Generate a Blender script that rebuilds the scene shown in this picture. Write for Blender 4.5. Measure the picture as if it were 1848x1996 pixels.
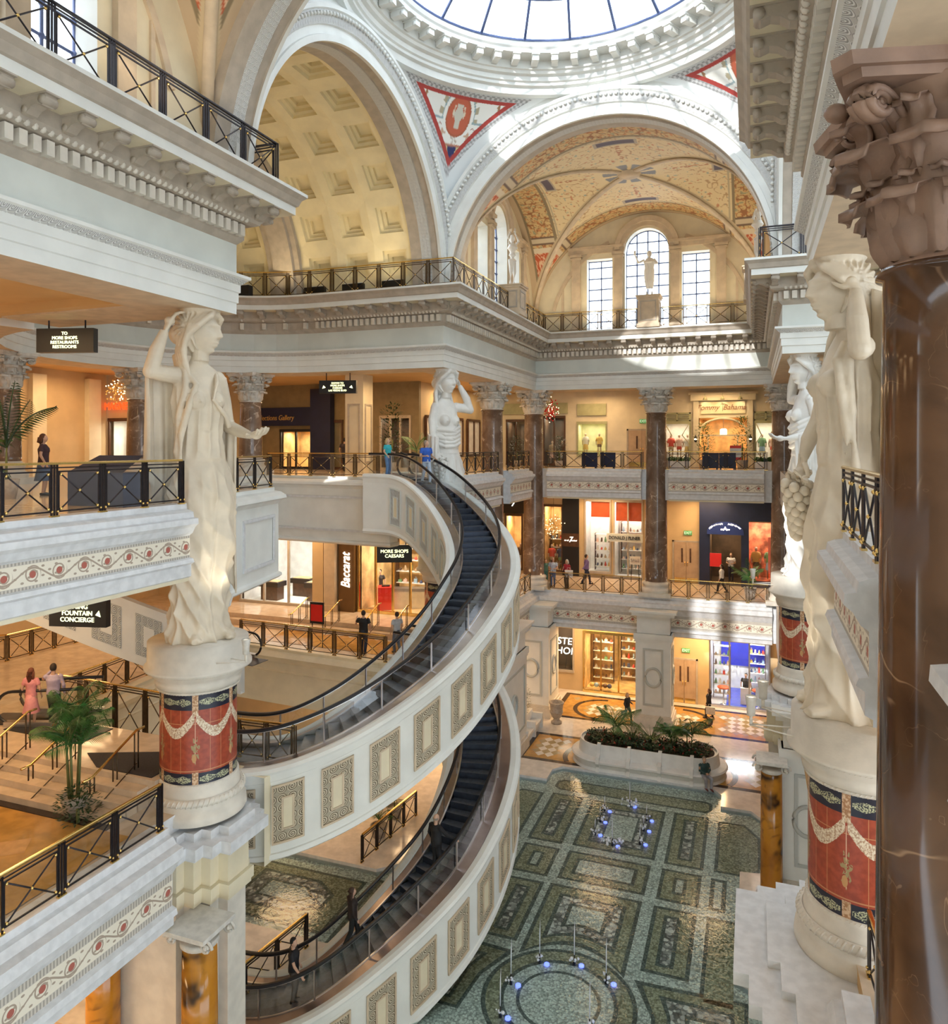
import bpy, random
import numpy as np
from math import sin, cos, pi, sqrt, atan2, radians, floor, exp, hypot, asin, acos
from mathutils import Vector, Matrix, noise
for _o in list(bpy.data.objects): bpy.data.objects.remove(_o)
SC = bpy.context.scene
COL = SC.collection
ZO = 15.5            # eye height over the ground floor; all heights below are written relative to the eye
random.seed(7)

# ---------------------------------------------------------------- camera
cd = bpy.data.cameras.new('camera'); cam = bpy.data.objects.new('camera', cd); COL.objects.link(cam)
cam.location = (0, 0, ZO); cam.rotation_euler = (pi/2, 0, .3552)
cd.sensor_fit = 'HORIZONTAL'; cd.sensor_width = 36; cd.lens = 36*1461.4/1848
cd.shift_y = -129.2/1848; cd.clip_start = .1; cd.clip_end = 400
SC.camera = cam
# ---------------------------------------------------------------- world, sun, exposure
SC.view_settings.view_transform = 'Standard'; SC.view_settings.look = 'None'
SC.view_settings.exposure = -0.9; SC.view_settings.gamma = 1; SC.view_settings.use_curve_mapping = False
W = bpy.data.worlds.new('sky'); SC.world = W; W.use_nodes = True
bg = W.node_tree.nodes['Background']; bg.inputs[0].default_value = (.80, .91, 1, 1); bg.inputs[1].default_value = 8.0
sl = bpy.data.lights.new('sun', 'SUN'); sl.energy = 9; sl.angle = .012; sl.color = (1, .96, .9)
so = bpy.data.objects.new('sun', sl); COL.objects.link(so)
so.rotation_euler = Vector((3.4, 24.8, -10.7)).to_track_quat('-Z', 'Y').to_euler()

def area(loc, size, power, col=(1, .74, .45), rot=(0, 0, 0), sy=None):
    l = bpy.data.lights.new('interior_area_light', 'AREA'); l.energy = power; l.color = col; l.shape = 'RECTANGLE'  # ceiling lights of galleries and shops, and the upward lights on the cornice
    l.size = size; l.size_y = sy or size
    o = bpy.data.objects.new('interior_area_light', l); COL.objects.link(o)
    o.location = (loc[0], loc[1], loc[2]+ZO); o.rotation_euler = rot
    return o
def spot(loc, to, power, col=(1, .95, .88), ang=50, r=.12):
    l = bpy.data.lights.new('floodlight_beam', 'SPOT'); l.energy = power; l.color = col
    l.spot_size = radians(ang); l.spot_blend = .6; l.shadow_soft_size = r
    o = bpy.data.objects.new('floodlight_beam', l); COL.objects.link(o)
    o.location = (loc[0], loc[1], loc[2]+ZO)
    o.rotation_euler = (Vector(to)-Vector(loc)).to_track_quat('-Z', 'Y').to_euler()
WARM = (1, .66, .34)
# left gallery, top shopping level
for x, y, p in ((-17, 4, 330), (-17, 11, 330), (-24, 8, 330), (-27.5, 17, 330), (-27.5, 25, 330), (-22, 32, 330), (-15.5, 32.5, 330), (-15.5, 40, 260), (-9, 46, 230), (-2, 46, 260)):
    area((x, y, 3.2), 2.2, p, WARM)
# middle level
for x, y, p in ((-17, 8, 260), (-18, 14, 330), (-25, 16, 300), (-26, 24, 330), (-21, 31, 420), (-15.5, 32, 420), (-15, 39, 330), (-9, 46.2, 380), (-2.5, 46.2, 420)):
    area((x, y, -3.3), 2.2, p, WARM)
# ground level
for x, y, p in ((-16, 9, 420), (-16, 13, 420), (-19, 28, 420), (-15.5, 34, 420), (-14.5, 40, 200), (-9, 45, 520), (-2.5, 45, 560)):
    area((x, y, -10.8), 2.2, p, WARM)
# coffered vault and frescoed vaults are uplit from the cornice
for x, y in ((-14.5, 26.8), (-14.5, 17.3), (-19, 26.8), (-19, 17.3)):
    area((x, y, 6.9), .9, 60, (1, .78, .45), (pi, 0, 0))
for x, y in ((-10.5, 31), (-10.5, 40), (-.6, 31), (-.6, 40), (-8, 41.3), (-3, 41.3)):
    area((x, y, 6.9), .9, 90, (1, .78, .48), (pi, 0, 0))
for x, y in ((-10.5, 4), (-10.5, 12)):  # unseen uplights added on the near arm cornice to brighten its vault
    area((x, y, 6.9), .9, 90, (1, .8, .55), (pi, 0, 0))

# ---------------------------------------------------------------- mesh builder
class MB:
    def __init__(s): s.v = []; s.f = []; s.uv = []; s.m = []; s.sm = []; s.c = None
    def add(s, vs, fs, uvs=None, m=0, smooth=False):
        b = len(s.v); s.v += [tuple(p) for p in vs]
        for i, f in enumerate(fs):
            s.f.append([b+k for k in f]); s.m.append(m); s.sm.append(smooth)
            s.uv.append(uvs[i] if uvs else None)
    def box(s, x0, x1, y0, y1, z0, z1, m=0, rz=0, c=None):
        vs = [(x, y, z) for z in (z0, z1) for x, y in ((x0, y0), (x1, y0), (x1, y1), (x0, y1))]
        if rz:
            cx, cy = c or ((x0+x1)/2, (y0+y1)/2); C, S = cos(rz), sin(rz)
            vs = [(cx+(x-cx)*C-(y-cy)*S, cy+(x-cx)*S+(y-cy)*C, z) for x, y, z in vs]
        uvs = []
        fs = [(3, 2, 1, 0), (4, 5, 6, 7), (0, 1, 5, 4), (1, 2, 6, 5), (2, 3, 7, 6), (3, 0, 4, 7)]
        for k, f in enumerate(fs):
            if k < 2: uvs.append([(vs[i][0], vs[i][1]) for i in f])
            elif k in (2, 4): uvs.append([(vs[i][0], vs[i][2]) for i in f])
            else: uvs.append([(vs[i][1], vs[i][2]) for i in f])
        s.add(vs, fs, uvs, m)
    def bar(s, a, b, r, n=6, m=0, r2=None, smooth=True):
        s.tube([a, b], [r, r2 if r2 is not None else r], n, m, smooth)
    def tube(s, pts, r, n=8, m=0, smooth=True, closed=False, flat=1.0):
        pts = [Vector(p) for p in pts]; k = len(pts)
        R = r if isinstance(r, (list, tuple)) else [r]*k
        up = Vector((0, 0, 1)); vs = []
        for i, p in enumerate(pts):
            t = (pts[min(i+1, k-1)]-pts[max(i-1, 0)])
            if closed: t = pts[(i+1) % k]-pts[i-1]
            if t.length < 1e-9: t = Vector((0, 0, 1))
            t.normalize()
            a = t.cross(up)
            if a.length < .05: a = t.cross(Vector((1, 0, 0)))
            a.normalize(); b = a.cross(t)
            for j in range(n):
                q = 2*pi*j/n+pi/n
                vs.append(p+a*cos(q)*R[i]+b*sin(q)*R[i]*flat)
        fs = []
        for i in range(k if closed else k-1):
            i2 = (i+1) % k
            for j in range(n): fs.append((i*n+j, i2*n+j, i2*n+(j+1) % n, i*n+(j+1) % n))
        if not closed: fs += [tuple(range(n)), tuple(range((k-1)*n, k*n))[::-1]]
        s.add(vs, fs, None, m, smooth)
    def lathe(s, prof, c=(0, 0), n=48, m=0, smooth=True, a0=0, a1=2*pi, sq=False, mats=None):
        full = abs(a1-a0-2*pi) < 1e-6; N = n if full else n+1
        vs = []; fs = []; uvs = []; L = [0]
        for i in range(1, len(prof)): L.append(L[-1]+hypot(prof[i][0]-prof[i-1][0], prof[i][1]-prof[i-1][1]))
        for r, z in prof:
            for j in range(N):
                a = a0+(a1-a0)*j/n; vs.append((c[0]+r*cos(a), c[1]+r*sin(a), z))
        for i in range(len(prof)-1):
            for j in range(n):
                j2 = (j+1) % N if full else j+1
                f = (i*N+j, i*N+j2, (i+1)*N+j2, (i+1)*N+j)
                u0 = (a0+(a1-a0)*j/n); u1 = (a0+(a1-a0)*(j+1)/n)
                fs.append(f); uvs.append([(u0, prof[i][1]), (u1, prof[i][1]), (u1, prof[i+1][1]), (u0, prof[i+1][1])])
        b = len(s.v); s.v += vs
        for i, f in enumerate(fs):
            s.f.append([b+q for q in f]); s.uv.append(uvs[i]); s.sm.append(smooth)
            s.m.append(mats[i//n] if mats else m)
    def prism(s, poly, z0, z1, m=0, mt=None, bottom=True, mb=None):
        n = len(poly)
        A = sum(poly[i][0]*poly[(i+1) % n][1]-poly[(i+1) % n][0]*poly[i][1] for i in range(n))
        if A < 0: poly = poly[::-1]
        vs = [(x, y, z0) for x, y in poly]+[(x, y, z1) for x, y in poly]
        s.add(vs, [tuple(range(n, 2*n))], [[(p[0], p[1]) for p in poly]], m if mt is None else mt)
        b = len(s.v)-2*n; u = 0
        for i in range(n):
            j = (i+1) % n; l = hypot(poly[j][0]-poly[i][0], poly[j][1]-poly[i][1])
            s.f.append([b+i, b+j, b+n+j, b+n+i]); s.m.append(m); s.sm.append(False)
            s.uv.append([(u, z0), (u+l, z0), (u+l, z1), (u, z1)]); u += l
        if bottom:
            s.f.append([b+i for i in range(n)][::-1]); s.m.append(m if mb is None else mb); s.sm.append(False); s.uv.append([(p[0], p[1]) for p in poly[::-1]])
    def flat(s, poly, z, m=0):
        n = len(poly)
        A = sum(poly[i][0]*poly[(i+1) % n][1]-poly[(i+1) % n][0]*poly[i][1] for i in range(n))
        if A < 0: poly = poly[::-1]
        s.add([(x, y, z) for x, y in poly], [tuple(range(n))], [[(p[0], p[1]) for p in poly]], m)
    def sweep(s, path, prof, m=0, mats=None, cap=True, closed=False, u0=0):
        """profile (offset to the right of the path, z) along a plan path"""
        P = [Vector(p) for p in path]; n = len(P); rows = []; U = [u0]
        for i in range(1, n+(1 if closed else 0)): U.append(U[-1]+(P[i % n]-P[i-1]).length)
        for i in range(n):
            ds = []
            if i > 0 or closed: ds.append((P[i]-P[i-1]).normalized())
            if i < n-1 or closed: ds.append((P[(i+1) % n]-P[i]).normalized())
            ns = [Vector((d.y, -d.x)) for d in ds]
            mt = ns[0] if len(ns) == 1 else (ns[0]+ns[1])/(1+ns[0].dot(ns[1]))
            rows.append([(P[i].x+mt.x*o, P[i].y+mt.y*o, z) for o, z in prof])
        k = len(prof); b = len(s.v)
        for r in rows: s.v += r
        for i in range(n if closed else n-1):
            i2 = (i+1) % n
            for j in range(k-1):
                s.f.append([b+i*k+j, b+i*k+j+1, b+i2*k+j+1, b+i2*k+j])
                za, zb = prof[j][1], prof[j+1][1]
                s.uv.append([(U[i], za), (U[i], zb), (U[i+1], zb), (U[i+1], za)])
                s.m.append(mats[j] if mats else m); s.sm.append(False)
        if cap and not closed:
            s.f.append([b+j for j in range(k)][::-1]); s.uv.append(None); s.m.append(m); s.sm.append(False)
            s.f.append([b+(n-1)*k+j for j in range(k)]); s.uv.append(None); s.m.append(m); s.sm.append(False)
    def grid(s, fn, nu, nv, m=0, smooth=True, uv=None, closeu=False):
        vs = []; NU = nu if closeu else nu+1
        for i in range(NU):
            for j in range(nv+1): vs.append(tuple(fn(i/nu, j/nv)))
        b = len(s.v); s.v += vs
        for i in range(nu):
            i2 = (i+1) % NU
            for j in range(nv):
                s.f.append([b+i*(nv+1)+j, b+i2*(nv+1)+j, b+i2*(nv+1)+j+1, b+i*(nv+1)+j+1]); s.m.append(m); s.sm.append(smooth)
                if uv:
                    s.uv.append([uv(i/nu, j/nv), uv((i+1)/nu, j/nv), uv((i+1)/nu, (j+1)/nv), uv(i/nu, (j+1)/nv)])
                else: s.uv.append([(i/nu, j/nv), ((i+1)/nu, j/nv), ((i+1)/nu, (j+1)/nv), (i/nu, (j+1)/nv)])
    def ball(s, c, r, m=0, nu=12, nv=8, sc=(1, 1, 1), fn=None):
        def g(u, v):
            a = 2*pi*u; t = pi*(v-.5)
            d = Vector((cos(a)*cos(t)*sc[0], sin(a)*cos(t)*sc[1], sin(t)*sc[2]))*r
            if fn: d = fn(d)
            return (c[0]+d[0], c[1]+d[1], c[2]+d[2])
        s.grid(g, nu, nv, m, True, None, True)
    def xf(s, M):
        s.v = [tuple(M @ Vector(p)) for p in s.v]; return s
    def merge(s, o, M=None, m=None):
        b = len(s.v); s.v += [tuple(M @ Vector(p)) for p in o.v] if M else o.v
        s.f += [[b+k for k in f] for f in o.f]; s.uv += o.uv; s.sm += o.sm
        s.m += o.m if m is None else [m]*len(o.m)
    def mesh(s, name, mats, cols=None):
        me = bpy.data.meshes.new(name); me.from_pydata(s.v, [], s.f)
        for mm in (mats if isinstance(mats, (list, tuple)) else [mats]): me.materials.append(mm)
        me.polygons.foreach_set('material_index', s.m); me.polygons.foreach_set('use_smooth', s.sm)
        uvl = me.uv_layers.new(name='UVMap'); arr = []
        for f, u in zip(s.f, s.uv):
            if u: 
                for a in u: arr += [a[0], a[1]]
            else: arr += [0.0, 0.0]*len(f)
        uvl.data.foreach_set('uv', arr)
        if cols is not None:
            ca = me.color_attributes.new('paint', 'FLOAT_COLOR', 'POINT')
            ca.data.foreach_set('color', np.asarray(cols, dtype=np.float32).ravel())
        me.update(); return me

def props(o, label=None, cat=None, group=None, kind=None):
    if label: o['label'] = label
    if cat: o['category'] = cat
    if group: o['group'] = group
    if kind: o['kind'] = kind
    return o
def wloc(o):
    v = Vector((0, 0, 0))
    while o: v += Vector(o.location); o = o.parent
    return v
def obj(name, mb, mats, parent=None, local=False, label=None, cols=None, mods=None, origin=None):
    """link one mesh object; geometry given in eye-relative world space unless local"""
    if parent and not local:
        w = wloc(parent)-Vector((0, 0, ZO)); mb.v = [(x-w.x, y-w.y, z-w.z) for x, y, z in mb.v]
    me = mb.mesh(name, mats, cols)
    o = bpy.data.objects.new(name, me); COL.objects.link(o)
    if parent: o.parent = parent
    else:
        if not local:
            if origin is None and mb.v:
                a = np.array(mb.v); origin = ((a[:, 0].min()+a[:, 0].max())/2, (a[:, 1].min()+a[:, 1].max())/2, a[:, 2].min())
            if origin: me.transform(Matrix.Translation((-origin[0], -origin[1], -origin[2])))
            else: origin = (0, 0, 0)
            o.location = (origin[0], origin[1], origin[2]+ZO)
        else: o.location = (0, 0, ZO)
    if label: o['label'] = label
    for k in (mods or []):
        md = o.modifiers.new(k[0], k[0])
        for a, b in k[1].items(): setattr(md, a, b)
    return o
def thing(name, label, cat, loc=(0, 0, 0), rz=0, group=None):
    o = bpy.data.objects.new(name, None); COL.objects.link(o); o.empty_display_size = .2
    o.location = (loc[0], loc[1], loc[2]+ZO); o.rotation_euler = (0, 0, rz)
    return props(o, label, cat, group)
def struct(name, mb, mats, parent=None, cols=None, smooth=None):
    o = obj(name, mb, mats, parent, cols=cols)
    if not parent: o['kind'] = 'structure'
    return o
def inst(src, name, parent, loc=(0, 0, 0), rot=(0, 0, 0), sc=None):
    """another object on the same mesh, local to parent"""
    o = bpy.data.objects.new(name, src); COL.objects.link(o); o.parent = parent; o.location = loc; o.rotation_euler = rot
    if sc: o.scale = sc
    return o
KIDS = {}
def dup(root, loc, rz=None, label=None, group=None, sc=None):
    r = root.copy(); COL.objects.link(r); r.location = (loc[0], loc[1], loc[2]+ZO)
    if rz is not None: r.rotation_euler = (0, 0, rz)
    if label: r['label'] = label
    if group: r['group'] = group
    if sc: r.scale = sc
    for ch in [o for o in COL.objects if o.parent == root]:
        c = ch.copy(); COL.objects.link(c); c.parent = r
        for g in [o for o in COL.objects if o.parent == ch]:
            d = g.copy(); COL.objects.link(d); d.parent = c
    return r

# ---------------------------------------------------------------- materials
class X:
    def __init__(s, nt, k): s.nt = nt; s.k = k
    def _m(s, op, b=None, c=None):
        n = s.nt.nodes.new('ShaderNodeMath'); n.operation = op
        for i, a in enumerate((s, b, c)):
            if a is None: continue
            if isinstance(a, X): s.nt.links.new(a.k, n.inputs[i])
            else: n.inputs[i].default_value = a
        return X(s.nt, n.outputs[0])
    def __add__(s, o): return s._m('ADD', o)
    __radd__ = __add__
    def __sub__(s, o): return s._m('SUBTRACT', o)
    def __rsub__(s, o): return (s*-1)+o
    def __mul__(s, o): return s._m('MULTIPLY', o)
    __rmul__ = __mul__
    def __truediv__(s, o): return s._m('DIVIDE', o)
    def fract(s): return s._m('FRACT')
    def floor(s): return s._m('FLOOR')
    def abs(s): return s._m('ABSOLUTE')
    def sin(s): return s._m('SINE')
    def cos(s): return s._m('COSINE')
    def sqrt(s): return s._m('SQRT')
    def atan2(s, o): return s._m('ARCTAN2', o)
    def mn(s, o): return s._m('MINIMUM', o)
    def mx(s, o): return s._m('MAXIMUM', o)
    def lt(s, o): return s._m('LESS_THAN', o)
    def gt(s, o): return s._m('GREATER_THAN', o)
    def mod(s, o): return s._m('FLOORED_MODULO', o)
    def ss(s, a, b):
        n = s.nt.nodes.new('ShaderNodeMapRange'); n.interpolation_type = 'SMOOTHSTEP'
        s.nt.links.new(s.k, n.inputs[0]); n.inputs[1].default_value = a; n.inputs[2].default_value = b
        return X(s.nt, n.outputs[0])
class MT:
    def __init__(s, name, rough=.5, metal=0, spec=.5):
        s.mat = bpy.data.materials.new(name); s.mat.use_nodes = True; s.nt = s.mat.node_tree
        s.b = s.nt.nodes['Principled BSDF']; s.b.inputs['Roughness'].default_value = rough
        s.b.inputs['Metallic'].default_value = metal; s.b.inputs['Specular IOR Level'].default_value = spec
        s.tc = s.nt.nodes.new('ShaderNodeTexCoord')
    def xyz(s, which='Object', sc=None):
        n = s.nt.nodes.new('ShaderNodeSeparateXYZ'); s.nt.links.new(s.tc.outputs[which], n.inputs[0])
        return [X(s.nt, n.outputs[i]) for i in range(3)]
    def noise(s, scale=3, detail=3, which='Object', dist=0, vec=None, rough=.5):
        n = s.nt.nodes.new('ShaderNodeTexNoise'); n.inputs['Scale'].default_value = scale; n.inputs['Detail'].default_value = detail
        n.inputs['Distortion'].default_value = dist; n.inputs['Roughness'].default_value = rough
        s.nt.links.new(vec or s.tc.outputs[which], n.inputs['Vector']); return X(s.nt, n.outputs[0])
    def vor(s, scale=5, feature='F1', which='Object', out=0):
        n = s.nt.nodes.new('ShaderNodeTexVoronoi'); n.feature = feature; n.inputs['Scale'].default_value = scale
        s.nt.links.new(s.tc.outputs[which], n.inputs['Vector']); return X(s.nt, n.outputs[out])
    def mix(s, f, a, b):
        n = s.nt.nodes.new('ShaderNodeMix'); n.data_type = 'RGBA'
        if isinstance(f, X): s.nt.links.new(f.k, n.inputs[0])
        else: n.inputs[0].default_value = f
        for i, c in ((6, a), (7, b)):
            if isinstance(c, tuple): n.inputs[i].default_value = (*c[:3], 1)
            else: s.nt.links.new(c, n.inputs[i])
        return n.outputs[2]
    def attr(s, name='paint'):
        n = s.nt.nodes.new('ShaderNodeVertexColor'); n.layer_name = name; return n.outputs[0]
    def color(s, c):
        if isinstance(c, tuple): s.b.inputs['Base Color'].default_value = (*c[:3], 1)
        else: s.nt.links.new(c, s.b.inputs['Base Color'])
        return s
    def rough(s, x): s.nt.links.new(x.k, s.b.inputs['Roughness']); return s
    def bump(s, x, strength=.4, dist=.02):
        n = s.nt.nodes.new('ShaderNodeBump'); n.inputs['Strength'].default_value = strength; n.inputs['Distance'].default_value = dist
        s.nt.links.new(x.k, n.inputs['Height']); s.nt.links.new(n.outputs[0], s.b.inputs['Normal']); return s
    def emit(s, c, st): 
        s.b.inputs['Emission Color'].default_value = (*c, 1); s.b.inputs['Emission Strength'].default_value = st; return s
def simple(name, col, rough=.5, metal=0, amt=.12, scale=2.5, bump=0, bscale=40, emit=0, spec=.5):
    m = MT(name, rough, metal, spec)
    lo = tuple(c*(1-amt) for c in col); hi = tuple(min(1, c*(1+amt*.6)) for c in col)
    m.color(m.mix(m.noise(scale, 4).ss(.3, .7), lo, hi))
    if bump: m.bump(m.noise(bscale, 3), bump, .01)
    if emit: m.emit(col, emit)
    return m.mat
WHITE = simple('painted plaster white', (.78, .79, .76), .55, 0, .06, 1.2, .12, 14)
FRZ = simple('plaster frieze', (.66, .69, .65), .6, 0, .07, .9, .1, 10)
GREIGE = simple('plaster moulding beige', (.47, .41, .34), .6, 0, .12, 3, .2, 30)
CREAM = simple('plaster cream', (.76, .68, .5), .6, 0, .07, 1.5, .1, 12)
OCHRE = simple('plaster coffer cream', (.86, .76, .5), .6, 0, .08, 1.2, .1, 12)
TANW = simple('painted wall tan', (.62, .46, .26), .6, 0, .08, 1, .1, 12)
ORANGEW = simple('painted wall orange', (.8, .38, .05), .6, 0, .05)
CEIL = simple('painted ceiling gold', (.66, .42, .18), .6, 0, .06, .8)
SOFF = simple('soffit tan', (.62, .5, .36), .6)
LEDGE = simple('ledge stone', (.70, .71, .73), .45, 0, .1, 5, .1, 60)
STONE = simple('statue marble', (.72, .63, .50), .5, 0, .1, 1.8, .15, 25)
STONEW = simple('statue marble pale', (.80, .79, .76), .5, 0, .08, 1.8, .15, 25)
PED = simple('pedestal stone', (.72, .67, .59), .5, 0, .1, 2.5, .15, 30)
CAPST = simple('capital stone', (.66, .63, .58), .5, 0, .14, 5, .3, 30)
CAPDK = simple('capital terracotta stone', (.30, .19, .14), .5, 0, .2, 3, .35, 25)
IRON = simple('wrought iron dark', (.035, .03, .035), .4, .7, .2, 8)
IRONG = simple('wrought iron bronze', (.11, .075, .045), .38, .8, .2, 8)
BRASS = simple('polished brass', (.8, .58, .22), .2, 1, .06, 6)
STEEL = simple('brushed steel', (.62, .60, .62), .28, 1, .1, 2)
STEELB = simple('brushed bronze steel', (.42, .34, .32), .3, 1, .1, 2)
RUBBER = simple('black rubber', (.012, .012, .016), .35)
STEPM = simple('escalator step metal', (.035, .045, .07), .35, .5, .2, 6)
STEPT = simple('escalator tread', (.11, .13, .17), .4, .5, .2, 9)
BLACK = simple('black paint', (.012, .012, .014), .4)
NAVY = simple('navy paint', (.012, .018, .06), .4)
DKWOOD = simple('dark wood', (.09, .04, .02), .4, 0, .3, 6)
REDP = simple('red paint', (.75, .02, .015), .35, 0, .04)
ORP = simple('orange red fabric', (.75, .12, .03), .6)
GREENL = simple('sage painted wood', (.42, .42, .24), .55)
SHOPW = simple('shop white', (.85, .83, .78), .4)
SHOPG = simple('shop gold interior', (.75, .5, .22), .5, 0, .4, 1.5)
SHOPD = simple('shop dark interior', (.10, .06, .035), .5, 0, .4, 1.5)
LEAF = simple('palm leaf', (.06, .18, .04), .4, 0, .5, 6)
LEAF2 = simple('olive leaf', (.10, .16, .04), .5, 0, .5, 6)
LEAFD = simple('dark leaf', (.02, .06, .02), .4, 0, .5, 6)
STEMM = simple('plant stem', (.14, .16, .05), .6)
SOIL = simple('soil', (.05, .03, .02), .9)
POT = simple('terracotta stone pot', (.42, .36, .3), .6, 0, .2, 8)
FL_T = simple('polished marble cream floor', (.66, .52, .38), .13, 0, .12, 3)
FL_W = simple('polished marble white floor', (.74, .68, .62), .12, 0, .12, 3)
FL_O = simple('polished marble ochre floor', (.52, .28, .07), .13, 0, .22, 2.5)
FL_B = simple('polished black marble', (.035, .022, .02), .12, 0, .4, 3)
MATR = simple('entrance mat charcoal', (.04, .035, .04), .8, 0, .2, 30)
GLOWW = simple('lamp glow warm', (1, .8, .5), .5, 0, 0, 1, 0, 1, 6)
GLOWC = simple('lamp glow white', (1, .93, .8), .5, 0, 0, 1, 0, 1, 9)
SIGNG = simple('backlit sign letters', (1, 1, .55), .5, 0, 0, 1, 0, 1, 5)
SIGNW = simple('backlit sign white', (1, .95, .82), .5, 0, 0, 1, 0, 1, 5)
SIGNR = simple('backlit sign red', (1, .06, .01), .5, 0, 0, 1, 0, 1, 4)
EXITG = simple('exit sign green', (.1, .35, .12), .5, 0, 0, 1, 0, 1, .5)
GOLDL = simple('gilt lettering', (.75, .52, .2), .35, .6, .05)
BLUEG = simple('mullion blue grey paint', (.10, .14, .30), .4)

def glass(name, tint=(.9, .95, 1), refl=.08):
    m = bpy.data.materials.new(name); m.use_nodes = True; nt = m.node_tree; nt.nodes.clear()
    o = nt.nodes.new('ShaderNodeOutputMaterial'); mx = nt.nodes.new('ShaderNodeMixShader')
    t = nt.nodes.new('ShaderNodeBsdfTransparent'); t.inputs[0].default_value = (*tint, 1)
    g = nt.nodes.new('ShaderNodeBsdfGlossy'); g.inputs['Roughness'].default_value = .03
    fr = nt.nodes.new('ShaderNodeLayerWeight'); fr.inputs[0].default_value = .25
    mr = nt.nodes.new('ShaderNodeMapRange'); mr.inputs[3].default_value = refl*.6; mr.inputs[4].default_value = min(1, refl*6)
    nt.links.new(fr.outputs[1], mr.inputs[0]); nt.links.new(mr.outputs[0], mx.inputs[0])
    nt.links.new(t.outputs[0], mx.inputs[1]); nt.links.new(g.outputs[0], mx.inputs[2]); nt.links.new(mx.outputs[0], o.inputs[0])
    return m
GLASS = glass('clear glass', (.9, .95, .98), .1)
SKYG = glass('skylight glass', (.97, .985, 1), .03)

def marble(name, base, dark, vein, rough=.12, sc=1.1, vw=.018):
    m = MT(name, rough)
    n = m.noise(sc, 6, dist=.6); c = m.mix(n.ss(.3, .72), dark, base)
    v = (m.noise(sc*.7, 3, dist=.7)-.5).abs(); v2 = (m.noise(sc*1.7, 4, dist=.5)-.5).abs()
    f = (1-v.ss(0, vw)).mx((1-v2.ss(0, vw*.6))*.6)*m.noise(sc*1.7, 2).ss(.45, .62)
    m.color(m.mix(f, c, vein)); return m.mat
MARB = marble('brown emperador marble', (.27, .19, .14), (.13, .08, .055), (.55, .44, .36))
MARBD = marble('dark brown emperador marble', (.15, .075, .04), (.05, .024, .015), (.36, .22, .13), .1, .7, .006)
MARG = marble('golden onyx marble', (.62, .27, .03), (.40, .15, .015), (.03, .015, .01), .12, .8, .12)

def scroll(name, v0, P=.6, h=.2, ground=(.80, .74, .62), line=(.40, .32, .25), berry=(.42, .12, .09), edge=(.60, .55, .48)):
    """running vine frieze painted along a moulding: u along it, v the height"""
    m = MT(name, .6); u, v, _ = m.xyz('UV')
    y = (v-v0)/h; cell = (u/P).floor(); alt = (cell.mod(2))*2-1
    x = ((u/P).fract()-.5)*(P/h); yy = y*alt
    r = (x*x+yy*yy).sqrt(); th = yy.atan2(x)
    sp = ((r/.42)-th/(2*pi)).fract()
    line_m = sp.lt(.36)*r.lt(.88)*r.gt(.2)
    stem = ((y-((u*(pi/P)).sin())*.62).abs()).lt(.10)
    leaf = (((u*(4*pi/P)).sin()*((y*7).sin())).gt(.72))*y.abs().lt(.85)
    M1 = line_m.mx(stem).mx(leaf)
    c = m.mix(M1, ground, line); c = m.mix(r.lt(.34), c, berry)
    eb = (y.abs().gt(1.05))*(((u*(2*pi/.07)).sin()).gt(0)); c = m.mix(y.abs().gt(1.0), c, edge)
    c = m.mix(eb, c, tuple(q*.6 for q in edge))
    m.color(c); m.bump(M1.mx(r.lt(.34)), .5, .02); return m.mat
VINE3 = scroll('vine frieze upper ledge', -2.29, .55, .19)
VINE2 = scroll('vine frieze middle ledge', -9.8, .62, .21)
def orn(name, ground=(.62, .57, .47), hi=(.78, .73, .62), lo=(.33, .29, .22), P=.22):
    m = MT(name, .6); u, v, _ = m.xyz('UV')
    cx = (u/P).floor(); cy = (v/P).floor(); alt = ((cx+cy).mod(2))*2-1
    x = (u/P).fract()-.5; y = ((v/P).fract()-.5)*alt
    r = (x*x+y*y).sqrt(); th = y.atan2(x); sp = (r*5.2-th/(2*pi)).fract(); k = sp.ss(.35, .6)*r.lt(.49)
    c = m.mix(k, lo, hi); c = m.mix(r.gt(.49), c, ground)
    m.color(c); m.bump(k, .8, .03); return m.mat
ORN = orn('carved scroll ornament', (.40, .35, .26), (.66, .59, .45), (.19, .15, .10), .26)
ORNB = orn('carved scroll ornament blue', (.5, .52, .5), (.72, .74, .72), (.25, .27, .28))
ACAN = orn('carved acanthus band', (.6, .6, .58), (.86, .87, .86), (.42, .42, .42), .16)
def paintmat(name, rough=.6, bump=0):
    m = MT(name, rough); m.color(m.attr()); return m.mat
PAINT = paintmat('painted fresco')
# ================================================================ the hall
XL, XR, Y1, Y2, Y5 = -12.0, 1.0, 15.4, 28.7, 42.8
CX, CY = -5.5, 22.05
def arc(cx, cy, r, a0, a1, n):
    return [(cx+r*cos(radians(a0+(a1-a0)*i/n)), cy+r*sin(radians(a0+(a1-a0)*i/n))) for i in range(n+1)]
def along(path, step, inset=.3):
    out = []
    for (a, b) in zip(path[:-1], path[1:]):
        a, b = Vector(a), Vector(b); L = (b-a).length; d = (b-a)/L
        k = max(1, round((L-2*inset)/step)) if L > 2*inset else 0
        if L < 1.6: out.append(((a+b)/2, d)); continue
        for i in range(k+1): out.append((a+d*(inset+(L-2*inset)*i/k), d))
    return out
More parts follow.
